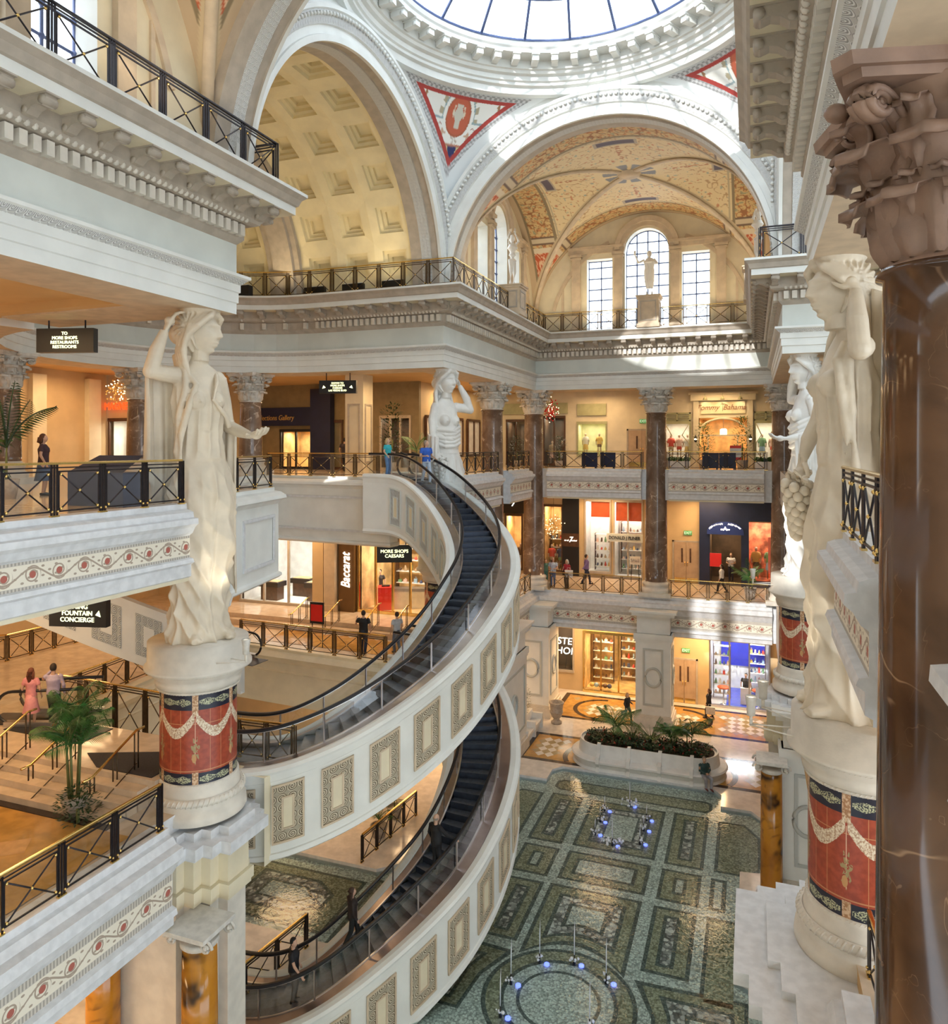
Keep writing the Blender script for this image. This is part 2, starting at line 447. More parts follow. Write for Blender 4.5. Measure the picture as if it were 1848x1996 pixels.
# ---- one carved modillion: outward is -Y
def modillion_mesh():
    b = MB(); w = .11
    pr = [(.0, -.02), (.0, -.30), (.10, -.29), (.22, -.20), (.34, -.17), (.46, -.21), (.54, -.16), (.56, -.08), (.54, -.02)]
    vs = [(sx*w, -o, z) for sx in (-1, 1) for o, z in pr]; n = len(pr)
    b.add(vs, [tuple(range(n)), tuple(range(n, 2*n))[::-1]]+[(i, n+i, n+(i+1) % n, (i+1) % n) for i in range(n)])
    b.box(-.14, .14, -.60, 0, -.03, .0)
    b.tube([(-w-.03, -.48, -.12), (w+.03, -.48, -.12)], .075, 10); b.tube([(-w-.02, -.07, -.22), (w+.02, -.07, -.22)], .06, 10)
    return b.mesh('modillion', GREIGE)
MODI = modillion_mesh()
EPROF = [(-1.7, 3.62), (-1.7, 3.26), (0, 3.26), (0, 3.52), (.035, 3.54), (.035, 3.78), (.07, 3.8), (.07, 3.98), (.2, 4.1), (.25, 4.13), (.25, 4.2), (0, 4.24),
         (0, 4.98), (.1, 5.08), (.13, 5.12), (.13, 5.45), (.28, 5.47), (.4, 5.52), (.43, 5.62), (.43, 5.9), (1.03, 5.9), (1.03, 6.1), (1.08, 6.13), (1.14, 6.28), (1.25, 6.38), (1.25, 6.46), (-1.4, 6.5)]
EM = [5, 5, 0, 0, 0, 0, 0, 4, 0, 0, 0, 1, 2, 2, 2, 2, 2, 2, 2, 3, 0, 2, 2, 2, 0, 2]
def entablature(name, path, u0=0, inset=.3):
    b = MB(); b.sweep(path, EPROF, mats=EM, u0=u0)
    t = struct(name, b, [WHITE, FRZ, GREIGE, CREAM, ACAN, SOFF])
    w = wloc(t)
    db = MB()
    for p, d in along(path, .27, .12):
        n = Vector((d.y, -d.x)); a = atan2(d.y, d.x)
        c = p+n*.2; db.box(c.x-.08, c.x+.08, c.y-.085, c.y+.085, 5.16, 5.43, rz=a)
    for p, d in along(path, .16, .1):           # egg moulding
        n = Vector((d.y, -d.x)); c = p+n*.36
        db.ball((c.x, c.y, 5.54), .07, 0, 6, 4, (1, 1, 1.1))
    dd = obj('dentil_course', db, PED, t); dd['kind'] = 'stuff'
    for p, d in along(path, .8, -.25)[:]:
        n = Vector((d.y, -d.x)); c = p+n*.43
        inst(MODI, 'modillion', t, (c.x-w.x, c.y-w.y, 5.9+ZO-w.z), (0, 0, atan2(d.y, d.x)))
    return t
A1 = [(XL, -1.5), (XL, Y1), (-17.9, Y1)]
A2 = arc(-18, CY, 6.65, 262, 90, 20)+[(XL, Y2), (XL, Y5), (XR, Y5), (XR, Y2), (8, Y2)]
A3 = [(8, Y1), (XR, Y1), (XR, 1.5)]
entablature('trim_1', A1); entablature('trim_2', A2); entablature('trim_3', A3)

# ---- ledges of the two balconies
P3 = [(-.5, -1.32), (-.12, -1.32), (-.12, -1.44), (0, -1.46), (.1, -1.5), (.12, -1.62), (.24, -1.64), (.25, -1.76), (.16, -1.84), (.08, -1.98), (.02, -2.02),
      (0, -2.04), (0, -2.54), (.1, -2.56), (.13, -2.64), (.04, -2.7), (.04, -2.96), (-.04, -3.0), (-.04, -3.08), (-.5, -3.08)]
M3 = [0]*11+[1]+[0]*5+[2, 2, 2]
def ledge3(name, path, mat=VINE3, u0=0):
    b = MB(); b.sweep(path, P3, mats=M3, u0=u0)
    return struct(name, b, [LEDGE, mat, CREAM])
ledge3('trim_4', [(XL, -1.5), (XL, 13.75)])
ledge3('trim_5', [(XL, 30.6), (XL, 36.3)])
ledge3('trim_6', [(XL, 37.9), (XL, 41.9)])
ledge3('trim_7', [(-11.3, Y5), (-5.85, Y5)]); ledge3('trim_8', [(-4.35, Y5), (.6, Y5)])
ledge3('trim_9', [(1.2, 12.9), (1.2, 9.2)]); ledge3('trim_19', [(1.49, 6.45), (1.49, 1.5)])
P2 = [(-.5, -8.45), (-.1, -8.45), (-.1, -8.6), (.02, -8.62), (.12, -8.76), (.3, -8.8), (.32, -9.02), (.2, -9.12), (.1, -9.3), (.02, -9.42), (0, -9.44),
      (0, -10.14), (.12, -10.18), (.15, -10.3), (.04, -10.36), (.04, -10.56), (-.05, -10.62), (-.5, -10.62)]
M2 = [0]*10+[1]+[0]*4+[2, 2]
def ledge2(name, path, u0=0, mats=None):
    b = MB(); b.sweep(path, P2, mats=M2, u0=u0); return struct(name, b, mats or [LEDGE, VINE2, CREAM])
ledge2('trim_10', [(XL, -1.5), (XL, 13.2)])
ledge2('trim_11', [(XL, 30.8), (XL, Y5), (XR, Y5)])
ledge2('trim_12', [(1.2, 12.9), (1.2, 1.5)])
# the plain panelled fascia around the side arm at the top level
PF = [(-.5, -1.32), (-.1, -1.32), (-.1, -1.42), (.06, -1.46), (.2, -1.56), (.22, -1.66), (.1, -1.72), (0, -1.84), (0, -4.0), (.08, -4.04), (.1, -4.12), (0, -4.2), (-.5, -4.2)]
FP = [(-12.7, 15.9), (-13.4, 16.9), (-14.2, 20.3), (-19.5, 20.8), (-20.4, 28.4), (-14.0, 27.75), (-13.9, 28.3)]
b = MB(); b.sweep(FP, PF); FA = struct('trim_13', b, [WHITE])
def wall_frame(b, p, q, za, zb, off=.03, w=.09, th=.05, m=0):
    """raised rectangular frame on the vertical face p->q (right side is outward)"""
    p, q = Vector(p), Vector(q); d = (q-p).normalized(); n = Vector((d.y, -d.x))
    def bx(s0, s1, z0, z1):
        L = (q-p).length
        A = p+d*s0; B = p+d*s1
        vs = []
        for z in (z0, z1):
            for P, o in ((A, 0), (B, 0), (B, th), (A, th)): P2_ = P+n*(off+o-.02); vs.append((P2_.x, P2_.y, z))
        b.add(vs, [(0, 1, 2, 3), (7, 6, 5, 4), (0, 4, 5, 1), (1, 5, 6, 2), (2, 6, 7, 3), (3, 7, 4, 0)], None, m)
    L = (q-p).length
    bx(0, L, za, za+w); bx(0, L, zb-w, zb); bx(0, w, za+w, zb-w); bx(L-w, L, za+w, zb-w)
b = MB()
wall_frame(b, (-20.0, 28.35), (-15.0, 27.85), -3.65, -2.15); wall_frame(b, (-13.6, 17.7), (-14.1, 19.9), -3.65, -2.15)
obj('panel_frame', b, LEDGE, FA)
# middle slab fascia at the side arm: far side and near side
PG = [(-.5, -8.45), (-.1, -8.45), (-.1, -8.56), (.1, -8.6), (.2, -8.72), (.1, -8.9), (0, -9.0), (0, -9.3), (.05, -9.34), (0, -9.4), (0, -10.7), (-.5, -10.7)]
b = MB(); b.sweep([(-20.0, 16.8), (-20.7, 26.5), (-12.6, 25.9)], PG); struct('trim_14', b, [CREAM])
b = MB(); b.sweep([(-11.6, 16.5), (-20, 16.8)], PG); struct('trim_15', b, [CREAM])

# ---- slabs and floors
F3L = [(-34, -6), (-12.4, -6), (-12.4, 15.3), (-13.7, 16.9), (-14.5, 20.3), (-19.8, 20.5), (-20.8, 28.7), (-14.2, 28.1), (-12.4, 28.9), (-12.4, 43.2), (1.4, 43.2), (1.4, 28.7), (9, 28.7), (9, 52), (-34, 52)]
b = MB(); b.prism(F3L, -3.06, -1.34, 2, 0, True, 1); struct('floor_upper', b, [FL_T, CEIL, LEDGE])
b = MB(); b.prism([(1.6, -3), (9, -3), (9, 15), (1.6, 15)], -3.06, -1.34, 1, 0); struct('floor_upper_right', b, [FL_T, CEIL])
F2L = [(-34, -6), (-12.4, -6), (-12.4, 16.2), (-20.3, 16.5), (-21, 26.8), (-13, 26.2), (-12.4, 27), (-12.4, 43.2), (1.2, 43.2), (1.2, 28.7), (9, 28.7), (9, 52), (-34, 52)]
b = MB(); b.prism(F2L, -10.6, -8.46, 2, 0, True, 1); struct('floor_middle', b, [FL_T, CEIL, LEDGE])
b = MB(); b.prism([(1.6, -3), (9, -3), (9, 28.7), (1.6, 28.7)], -10.6, -8.46, 1, 0); struct('floor_middle_right', b, [FL_T, CEIL])
b = MB(); b.prism([(-34, -6), (-13.6, -6), (-13.6, 15.4), (-18, 15.5)]+arc(-18, CY, 6.9, 262, 90, 20)+[(-13.6, 30.4), (-13.6, 44.4), (2.6, 44.4), (2.6, 30.3), (9, 30.3), (9, 52), (-34, 52)], 3.5, 3.9)
struct('ceiling_upper', b, [CEIL])
b = MB(); b.prism([(2.6, -3), (9, -3), (9, 15), (2.6, 15)], 3.5, 3.9); struct('ceiling_upper_right', b, [SOFF])
# ceiling beams over the near left gallery
b = MB()
for y in (1.5, 4.5, 7.5, 10.5, 13.4): b.box(-30, -13.7, y, y+.5, 3.3, 3.5)
struct('trim_16', b, [CEIL])

# ---- coffered barrel vault of the side arm, with its transverse rib and end wall
def coffer_vault():
    b = MB(); R = 6.35; zc = 6.45; cells = []
    def P(x, a, r): return (x, CY-r*cos(a), zc+r*sin(a))
    xs = [(-13.1, -14.9), (-14.9, -16.7), (-16.7, -18.5), (-20.1, -21.9), (-21.9, -23.7), (-23.7, -25.5)]
    A0 = radians(3); n = 11; da = (pi-2*A0)/n
    for xa, xb in xs:
        for k in range(n):
            a, c = A0+k*da, A0+(k+1)*da
            def lerp(t0, t1, s0, s1, r):   # rectangle shrunk
                return [P(xa+(xb-xa)*t0, a+(c-a)*s0, r), P(xa+(xb-xa)*t1, a+(c-a)*s0, r), P(xa+(xb-xa)*t1, a+(c-a)*s1, r), P(xa+(xb-xa)*t0, a+(c-a)*s1, r)]
            rings = [lerp(0, 1, 0, 1, R)]
            ins = .2; r = R
            for st in range(4):
                rings.append(lerp(ins, 1-ins, ins, 1-ins, r)); r += .15
                if st < 3: rings.append(lerp(ins, 1-ins, ins, 1-ins, r)); ins += .075
            vs = [p for q in rings for p in q]; fs = []
            for q in range(len(rings)-1):
                for i in range(4): j = (i+1) % 4; fs.append((q*4+i, q*4+j, (q+1)*4+j, (q+1)*4+i))
            fs.append(tuple((len(rings)-1)*4+i for i in range(4)))
            b.add(vs, fs)
        for s0, s1 in ((0, A0), (pi-A0, pi)):
            b.add([P(xa, s0, R), P(xb, s0, R), P(xb, s1, R), P(xa, s1, R)], [(0, 1, 2, 3)])
    return b
V = struct('ceiling_coffered_vault', coffer_vault(), [OCHRE])
def arch_band(b, fn, prof, n=64, a0=0, a1=pi, mats=None, m=0):
    """fn(radius, angle, depth) -> point; prof list of (radius, depth)"""
    k = len(prof); base = len(b.v); u = []
    for i in range(n+1):
        a = a0+(a1-a0)*i/n
        for r, dpt in prof: b.v.append(tuple(fn(r, a, dpt)))
    L = [0]
    for j in range(1, k): L.append(L[-1]+hypot(prof[j][0]-prof[j-1][0], prof[j][1]-prof[j-1][1]))
    for i in range(n):
        for j in range(k-1):
            b.f.append([base+i*k+j, base+i*k+j+1, base+(i+1)*k+j+1, base+(i+1)*k+j]); b.sm.append(False); b.m.append(mats[j] if mats else m)
            ua, ub = (a1-a0)*i/n*7, (a1-a0)*(i+1)/n*7
            b.uv.append([(ua, L[j]), (ua, L[j+1]), (ub, L[j+1]), (ub, L[j])])
fx = lambda x0, s: (lambda r, a, d: (x0+s*d, CY-r*cos(a), 6.45+r*sin(a)))     # arch in a plane of constant x
def fy(y0, s, cx=CX): return lambda r, a, d: (cx-r*cos(a), y0+s*d, 6.45+r*sin(a))
b = MB(); arch_band(b, fx(-18.5, -1), [(6.45, 0), (6.1, 0), (6.1, .25), (5.95, .27), (5.95, 1.25), (6.1, 1.27), (6.1, 1.6), (6.45, 1.6)]); struct('trim_17', b, [GREIGE])
b = MB(); arch_band(b, fx(-25.5, -1), [(6.5, 0), (.01, 0)], 24); struct('wall_side_arm_end', b, [OCHRE])
# crossing arches: moulded archivolt plus the deep soffit behind
AP = [(6.95, 1.2), (6.22, 1.2), (6.2, .72), (6.2, .3), (6.25, .28), (6.25, 0), (6.2, -.02), (6.2, -.14), (6.38, -.16), (6.4, -.1), (6.62, -.12), (6.64, -.2), (6.8, -.26), (7.0, -.3), (7.04, -.36), (7.16, -.36), (7.18, -.2), (7.24, -.2), (7.26, -.08), (7.55, -.06), (7.55, .3)]
AM = [2, 2, 3, 2, 2, 2, 0, 0, 0, 0, 0, 4, 4, 0, 0, 0, 0, 0, 0, 0]
def archivolt(name, fn):
    b = MB(); arch_band(b, fn, AP, 72, mats=AM)
    # bead row on the crown moulding
    for i in range(110):
        a = pi*(i+.5)/110; c = fn(6.9, a, -.33); b.ball(c, .07, 0, 6, 4)
    return struct(name, b, [WHITE, FRZ, GREIGE, ACAN, ACAN])
archivolt('trim_arch_left', fx(XL, -1)); archivolt('trim_arch_far', fy(Y2, 1)); archivolt('trim_arch_near', fy(Y1, -1)); archivolt('trim_arch_right', fx(XR, 1))
# piers behind the archivolts, standing on the cornice walk
b = MB()
for x0, x1, y0, y1 in ((-13.2, XL+.02, Y2-.0, Y2+1.2), (-13.2, XL+.02, Y1-1.2, Y1), (XR-.02, 2.2, Y2, Y2+1.2), (XR-.02, 2.2, Y1-1.2, Y1)):
    b.box(x0, x1, y0, y1, 6.46, 9.4)
struct('wall_crossing_piers', b, [WHITE])

# ---- pendentives painted with urns, and the drum ring under the skylight
RS = 9.48
def pend(u, v):
    f = 2*pi*u; rm = 6.5/max(abs(cos(f)), abs(sin(f))); r = rm+(6.5-rm)*v
    return (CX+r*cos(f), CY+.0+r*sin(f)*(6.65/6.5), 7+sqrt(max(0, RS*RS-r*r)))
def noi(x, y, z=0): return noise.noise(Vector((x, y, z)))
def pend_col(x, y, z):
    dx, dy = abs(x-CX), abs(y-CY)
    h = z-6.45; r1 = hypot(dy, h); r2 = hypot(dx, h); e = min(r1, r2)
    hr = hypot(dx, dy); f = (atan2(y-CY, x-CX) % (pi/2))-pi/4; s = f*hr
    W0 = (.76, .79, .8)
    if z > 13.62 or e < 7.62: return W0
    if z > 13.5 or e < 7.74:
        k = .35+.3*(sin(s*30)*sin(z*40) > 0); return (k, k, k*1.02)
    if z > 13.4 or e < 7.84: return (.45, .06, .05)
    if abs(s) > 2.35:            # striped fans in the horns
        return (.62, .2, .12) if sin(e*30) > -.3 and sin(abs(s)*22) > -.4 else (.85, .7, .4)
    if abs(s) > 2.25: return (.45, .06, .05)
    g = (.86, .86, .82)
    if z < 12.05:
        if z > 11.97: return (.5, .22, .14)
        q = abs(abs(s)-.13-(z-11.6)*.3)
        return (.6, .55, .3) if q < .04 else (.03, .04, .14)
    cz = 12.9; o = (s/.46)**2+((z-cz)/.56)**2
    if o < 1:
        zz = (z-cz)/.45
        wv = .1+.12*max(0, 1-abs(zz-.15)*2.2)
        if abs(zz) < .8 and (abs(s) < wv*(1.2 if zz < -.65 or zz > .6 else 1)): return (.62, .6, .52)
        if abs(abs(s)-.24+abs(zz-.2)*.1) < .025 and -.1 < zz < .7: return (.75, .65, .5)
        return (.55, .13, .07)
    if o < 1.25: return (.42, .12, .06)
    if z > cz and o < 1.9: return g
    if z > cz-.15 and 1.9 < o < 2.2: return (.3, .42, .45)
    if z > cz-.1 and 2.2 < o < 3.2: return (.45, .4, .28) if sin(atan2(z-cz, s)*14) > -.2 else g
    if abs(z-12.78) < .035 and .62 < abs(s) < 1.7: return (.32, .42, .46)
    if .62 < abs(s) < 1.7 and abs(z-(12.64-.1*abs(sin(abs(s)*9)))) < .022: return (.45, .25, .2)
    px, pz = abs(s)-1.75, z-13.1           # winged figures
    if (px/.12)**2+(pz/.28)**2 < 1: return (.6, .35, .16)
    if hypot(px, pz-.1) < .3 and abs(abs(px)-.14-(pz-.05)*.35) < .06: return (.38, .2, .1)
    px, pz = abs(s)-.55, z-12.3
    if (px/.06)**2+(pz/.2)**2 < 1 or (abs(pz-.06) < .03 and abs(px) < .16): return (.6, .4, .28)
    if hypot(s, z-12.2) < .16 and sin(atan2(z-12.2, s)*4) > .5: return (.5, .42, .35)
    return g
b = MB(); b.grid(pend, 1400, 150, closeu=True)
struct('wall_pendentives', b, [PAINT], cols=[(*pend_col(*p), 1) for p in b.v])
b = MB(); b.lathe([(6.75, 13.6), (6.52, 13.62), (6.5, 13.86), (6.36, 13.9), (6.36, 14.0), (6.28, 14.04), (6.26, 14.2), (6.12, 14.24), (6.08, 14.34), (6.0, 14.36), (6.0, 14.66), (5.42, 14.68), (5.4, 14.8), (5.34, 14.86), (5.3, 15.0), (5.42, 15.02), (5.42, 15.12), (6.9, 15.12)], (CX, CY), 120, smooth=False)
ring = struct('trim_dome_ring', b, [WHITE])
b = MB(); b.box(-.12, .12, -.02, .5, -.26, 0); b.box(-.15, .15, -.08, .56, -.07, 0); b.tube([(-.13, .06, -.2), (.13, .06, -.2)], .075, 10)
BRK = b.mesh('corbel', WHITE); w = wloc(ring)
for i in range(48):
    a = 2*pi*i/48; inst(BRK, 'corbel', ring, (CX+5.46*cos(a)-w.x, CY+5.46*sin(a)-w.y, 14.68+ZO-w.z), (0, 0, a-pi/2))
# skylight
dz = lambda r: 15.1+2.6*(1-(r/5.4)**2)
b = MB()
for i in range(20):
    a = 2*pi*(i+.5)/20
    b.tube([(CX+r*cos(a), CY+r*sin(a), dz(r)) for r in (5.4, 4.4, 3.4, 2.4, 1.2)], .055, 6)
for r in (5.38, 4.35, 2.9, 1.2): b.tube([(CX+r*cos(2*pi*i/60), CY+r*sin(2*pi*i/60), dz(r)) for i in range(60)], .045, 6, closed=True)
sky = struct('window_skylight', b, [BLUEG])
b = MB(); b.lathe([(5.4, dz(5.4)), (4.4, dz(4.4)), (3.4, dz(3.4)), (2.4, dz(2.4)), (1.2, dz(1.2)), (.01, dz(0))], (CX, CY), 40)
obj('pane', b, SKYG, sky)
b = MB(); b.lathe([(6.9, 15.12), (10.5, 15.12)], (CX, CY), 60); struct('ceiling_crossing_roof', b, [WHITE])

# ---- frescoed groin vaults of the two long arms
def fresco_col(x, y, cy0, warm=1):
    u, v = x-CX, y-cy0
    a, c = (u, v) if abs(v) > abs(u) else (v, u)     # a across, c outward distance from the boss
    au = abs(a); ac = abs(c)
    if ac-au < .34:
        return (.62, .5, .33) if ac-au > .06 else (.5, .38, .24)
    d = hypot(u, v)
    if d < .55: return (.55, .3, .16)
    if d < 1.25 and sin(atan2(v, u)*10) > -.5: return (.24, .25, .28)
    g = (.76, .62, .38)
    swirl = abs(sin(au*3.1+1.7*noi(a*1.1, c*1.1, 3))*cos(c*3.3+1.9*noi(a*1.2, c*1.2, 9)))
    if ac > 6.15: return (.55, .42, .28)
    n1 = noi(a*2.3, c*2.3, 5); n2 = noi(a*5.5, c*5.5, 2); n3 = noi(a*3.7, c*3.7, 8)
    if ac > 4.55:               # figured band near the outer arch
        if ac < 4.7 or ac > 6.0: return (.26, .2, .12)
        if au > 4.6:
            if au < 4.85: return (.7, .6, .45)
            return (.76, .52, .34) if abs(n1) < .07 or abs(n3) < .06 or n2 > .42 else (.52, .10, .035)
        if abs(au-4.3) < .2: return (.16, .1, .07) if abs(au-4.3) > .1 else (.6, .5, .35)
        if abs(n1) < .055 or abs(n3) < .045: return (.34, .14, .05)
        if n2 > .30: return (.60, .26, .10)
        if n2 < -.36: return (.34, .33, .20)
        return (.64, .46, .22)
    if 3.75 < ac < 4.3 and au < .95: return (.10, .08, .12) if (au < .82 and abs(ac-4.02) < .2) else (.45, .38, .3)
    if 4.38 < ac < 4.5: return (.5, .42, .28)
    if ac < 1.6: return g
    if abs(n1) < .035 and n3 > -.2: return (.50, .32, .17)
    if abs(au) < .12 and 2 < ac < 3.6 and n2 > 0: return (.5, .22, .12)
    if n2 > .47: return (.58, .26, .14)
    if n2 < -.5: return (.36, .42, .36)
    return g
def groin(name, cy0, hy):
    b = MB(); R = 6.5
    def P(u, v):
        x = (u*2-1)*6.5; y = (v*2-1)*hy
        z = max(sqrt(max(0, R*R-x*x)), sqrt(max(0, R*R-(y*6.5/hy)**2)))
        return (CX+x, cy0+y, 6.45+z)
    b.grid(P, 300, 300, smooth=False)
    cols = [(*fresco_col(p[0], cy0+(p[1]-cy0)*6.5/hy, cy0), 1) for p in b.v]
    o = struct(name, b, [PAINT], cols=cols)
    r = MB()                       # diagonal groin ribs
    for sx in (-1, 1):
        pts = []
        for i in range(61):
            t = (i/30-1)*6.45; pts.append((CX+t, cy0+sx*t*hy/6.5, 6.45+sqrt(max(0, R*R-t*t))-.02))
        r.tube(pts, .16, 6, flat=.35)
    r.lathe([(.01, 12.78), (.3, 12.76), (.5, 12.84), (.56, 12.95)], (CX, cy0), 24)
    obj('groin_rib', r, SOFF, o)
groin('ceiling_far_vault', 36.05, 6.35); groin('ceiling_near_vault', 7.8, 6.5)

# ---- lunette walls with three windows each
def lunette(name, wname, mapf, glassdir, cc=0, R=6.5):
    """mapf(s, z, d): s along the wall, d depth outward (behind the wall)"""
    b = MB(); n = 104; s0 = -R
    holes = [(-3.35, -1.9, 6.5, 10.6, 0), (-1.2, 1.2, 6.5, 10.9, 1), (1.9, 3.35, 6.5, 10.6, 0)]
    top = lambda s: 6.45+sqrt(max(0, R*R-s*s))*6.5/R+.2
    def htop(h, s): return h[3]+(sqrt(max(0, 1.44-s*s)) if h[4] else 0)
    xs = sorted(set([s0+2*R*i/n for i in range(n+1)]+[h[i] for h in holes for i in (0, 1)]))
    for a, c in zip(xs[:-1], xs[1:]):
        m_ = (a+c)/2; lo_a = lo_c = 6.4
        for h in holes:
            if h[0] < m_ < h[1]: lo_a, lo_c = htop(h, a), htop(h, c)
        b.add([mapf(a, lo_a, 0), mapf(c, lo_c, 0), mapf(c, top(c), 0), mapf(a, top(a), 0)], [(0, 1, 2, 3)], [[(a, lo_a), (c, lo_c), (c, top(c)), (a, top(a))]])
        if lo_a > 6.5:   # reveal head
            b.add([mapf(a, lo_a, 0), mapf(c, lo_c, 0), mapf(c, lo_c, .7), mapf(a, lo_a, .7)], [(0, 1, 2, 3)], None, 1)
    for h in holes:
        for s in h[:2]: 
            z1 = htop(h, s); b.add([mapf(s, 6.4, 0), mapf(s, z1, 0), mapf(s, z1, .7), mapf(s, 6.4, .7)], [(0, 1, 2, 3)], None, 1)
    w = struct(name, b, [CREAM, WHITE])
    t = MB()                   # pilasters, entablature band and window archivolt
    def bx(s0_, s1_, z0, z1, d, m=0):
        vs = [mapf(s, z, q) for q in (.0, -d) for s, z in ((s0_, z0), (s1_, z0), (s1_, z1), (s0_, z1))]
        t.add(vs, [(0, 1, 2, 3), (4, 5, 6, 7), (0, 1, 5, 4), (1, 2, 6, 5), (2, 3, 7, 6), (3, 0, 4, 7)], None, m)
    for s in (-3.95, -1.55, 1.55, 3.95):
        bx(s-.24, s+.24, 6.45, 10.75, .16); bx(s-.3, s+.3, 10.6, 10.72, .22); bx(s-.34, s+.34, 10.75, 10.9, .26); bx(s-.3, s+.3, 6.45, 6.75, .22)
    for a, c in ((-4.4, -1.2), (1.2, 4.4)):
        bx(a, c, 10.9, 11.15, .14); bx(a, c, 11.15, 11.3, .26)
    fn = lambda r, a, d: mapf(-r*cos(a), 11.0+r*sin(a), -d)
    arch_band(t, fn, [(1.22, 0), (1.22, .12), (1.45, .14), (1.48, .2), (1.75, .24), (1.78, 0)], 32)
    fn2 = lambda r, a, d: mapf(-r*cos(a), 6.45+r*sin(a), -d)
    arch_band(t, fn2, [(5.35, 0), (5.35, .08), (5.55, .08), (5.55, 0)], 32, .25, 1.18); arch_band(t, fn2, [(5.35, 0), (5.35, .08), (5.55, .08), (5.55, 0)], 32, pi-1.18, pi-.25)
    for s in (-4.75, 4.75): bx(s-.06, s+.06, 6.45, 9.0, .06)
    obj('pilaster_order', t, SOFF, w)
    for i, h in enumerate(holes):
        f = MB(); g = MB(); W2 = (h[1]-h[0])/2; mid = (h[0]+h[1])/2; nc = 4 if h[4] else 2
        for k in range(nc+1):
            s = h[0]+(h[1]-h[0])*k/nc; f.bar(mapf(s, 6.5, .6), mapf(s, htop(h, s), .6), .035, 6)
        z = 6.5
        while z < h[3]+(1.1 if h[4] else -.1):
            hw = W2 if z < h[3] or not h[4] else sqrt(max(0, 1.44-(z-h[3])**2))
            f.bar(mapf(mid-hw, z, .6), mapf(mid+hw, z, .6), .035, 6); 
            for k in range(nc+1):
                s = h[0]+(h[1]-h[0])*k/nc
                if abs(s-mid) <= hw: f.ball(mapf(s, z, .6), .07, 0, 6, 4)
            z += .62
        if h[4]: f.tube([mapf(-1.2*cos(pi*q/24), h[3]+1.2*sin(pi*q/24), .6) for q in range(25)], .05, 6)
        else: f.bar(mapf(h[0], h[3], .6), mapf(h[1], h[3], .6), .05, 6)
        wn = struct('window_%d' % (lunette.k), f, [BLUEG]); lunette.k += 1
        for a, c in ((h[0], mid), (mid, h[1])):
            q = 12
            for j in range(q):
                s1, s2 = a+(c-a)*j/q, a+(c-a)*(j+1)/q
                g.add([mapf(s1, 6.45, .62), mapf(s2, 6.45, .62), mapf(s2, htop(h, s2), .62), mapf(s1, htop(h, s1), .62)], [(0, 1, 2, 3)])
        obj('pane', g, SKYG, wn)
lunette.k = 1
lunette('wall_far_lunette', 'far', lambda s, z, d: (CX+s, 42.4+d, z), 1)
lunette('wall_far_arm_left_lunette', 'l', lambda s, z, d: (-11.97-d, 36.05-s, z), 1, R=6.35)
lunette('wall_far_arm_right_lunette', 'r', lambda s, z, d: (.97+d, 36.05+s, z), 1, R=6.35)
lunette('wall_near_arm_left_lunette', 'n', lambda s, z, d: (-11.97-d, 7.8-s, z), 1)
lunette('wall_near_end_lunette', 's', lambda s, z, d: (CX-s, 1.35-d, z), 1)
lunette('wall_near_arm_right_lunette', 'q', lambda s, z, d: (.97+d, 7.8+s, z), 1)
b = MB(); b.box(-34, 9, -10.3, -10, -15.5, 6.6); struct('wall_near_end', b, [CREAM])
b = MB(); b.box(-34, 9, -10, 1.2, 6.5, 6.8); struct('ceiling_near_end', b, [WHITE])
# ================================================================ railings
STYLES = {'iron': [IRON, IRON, BRASS], 'brass': [IRON, BRASS, BRASS], 'bronze': [IRONG, BRASS, BRASS]}
def rail_meshes(L, h, style):
    k = (round(L, 2), h, style)
    if k in rail_meshes.c: return rail_meshes.c[k]
    mt = STYLES[style]; t = .018
    p = MB(); g = .17; x0, x1 = g/2, L-g/2
    for z in (.1, h-.16): p.box(x0, x1, -.014, .014, z-.014, z+.014)
    for a, c in (((x0, .1), (x1, h-.16)), ((x0, h-.16), (x1, .1))): p.bar((a[0], 0, a[1]), (c[0], 0, c[1]), .016, 6)
    for x in (x0+.01, x1-.01): p.box(x-.012, x+.012, -.012, .012, .1, h-.16)
    for q in ((L/2, (h-.06)/2), (x0+.05, .15), (x1-.05, .15), (x0+.05, h-.21), (x1-.05, h-.21)): p.ball((q[0], -.012, q[1]), .03, 2, 8, 5)
    s = MB()
    for x in (-.06, 0, .06): s.box(x-.015, x+.015, -.015, .015, 0, h-.02)
    s.box(-.09, .09, -.035, .035, 0, .03, 2); s.ball((-.06, -.02, .1), .024, 2, 8, 5); s.ball((.06, -.02, .1), .024, 2, 8, 5)
    rail_meshes.c[k] = (p.mesh('cross_panel', mt), s.mesh('post', mt)); return rail_meshes.c[k]
rail_meshes.c = {}
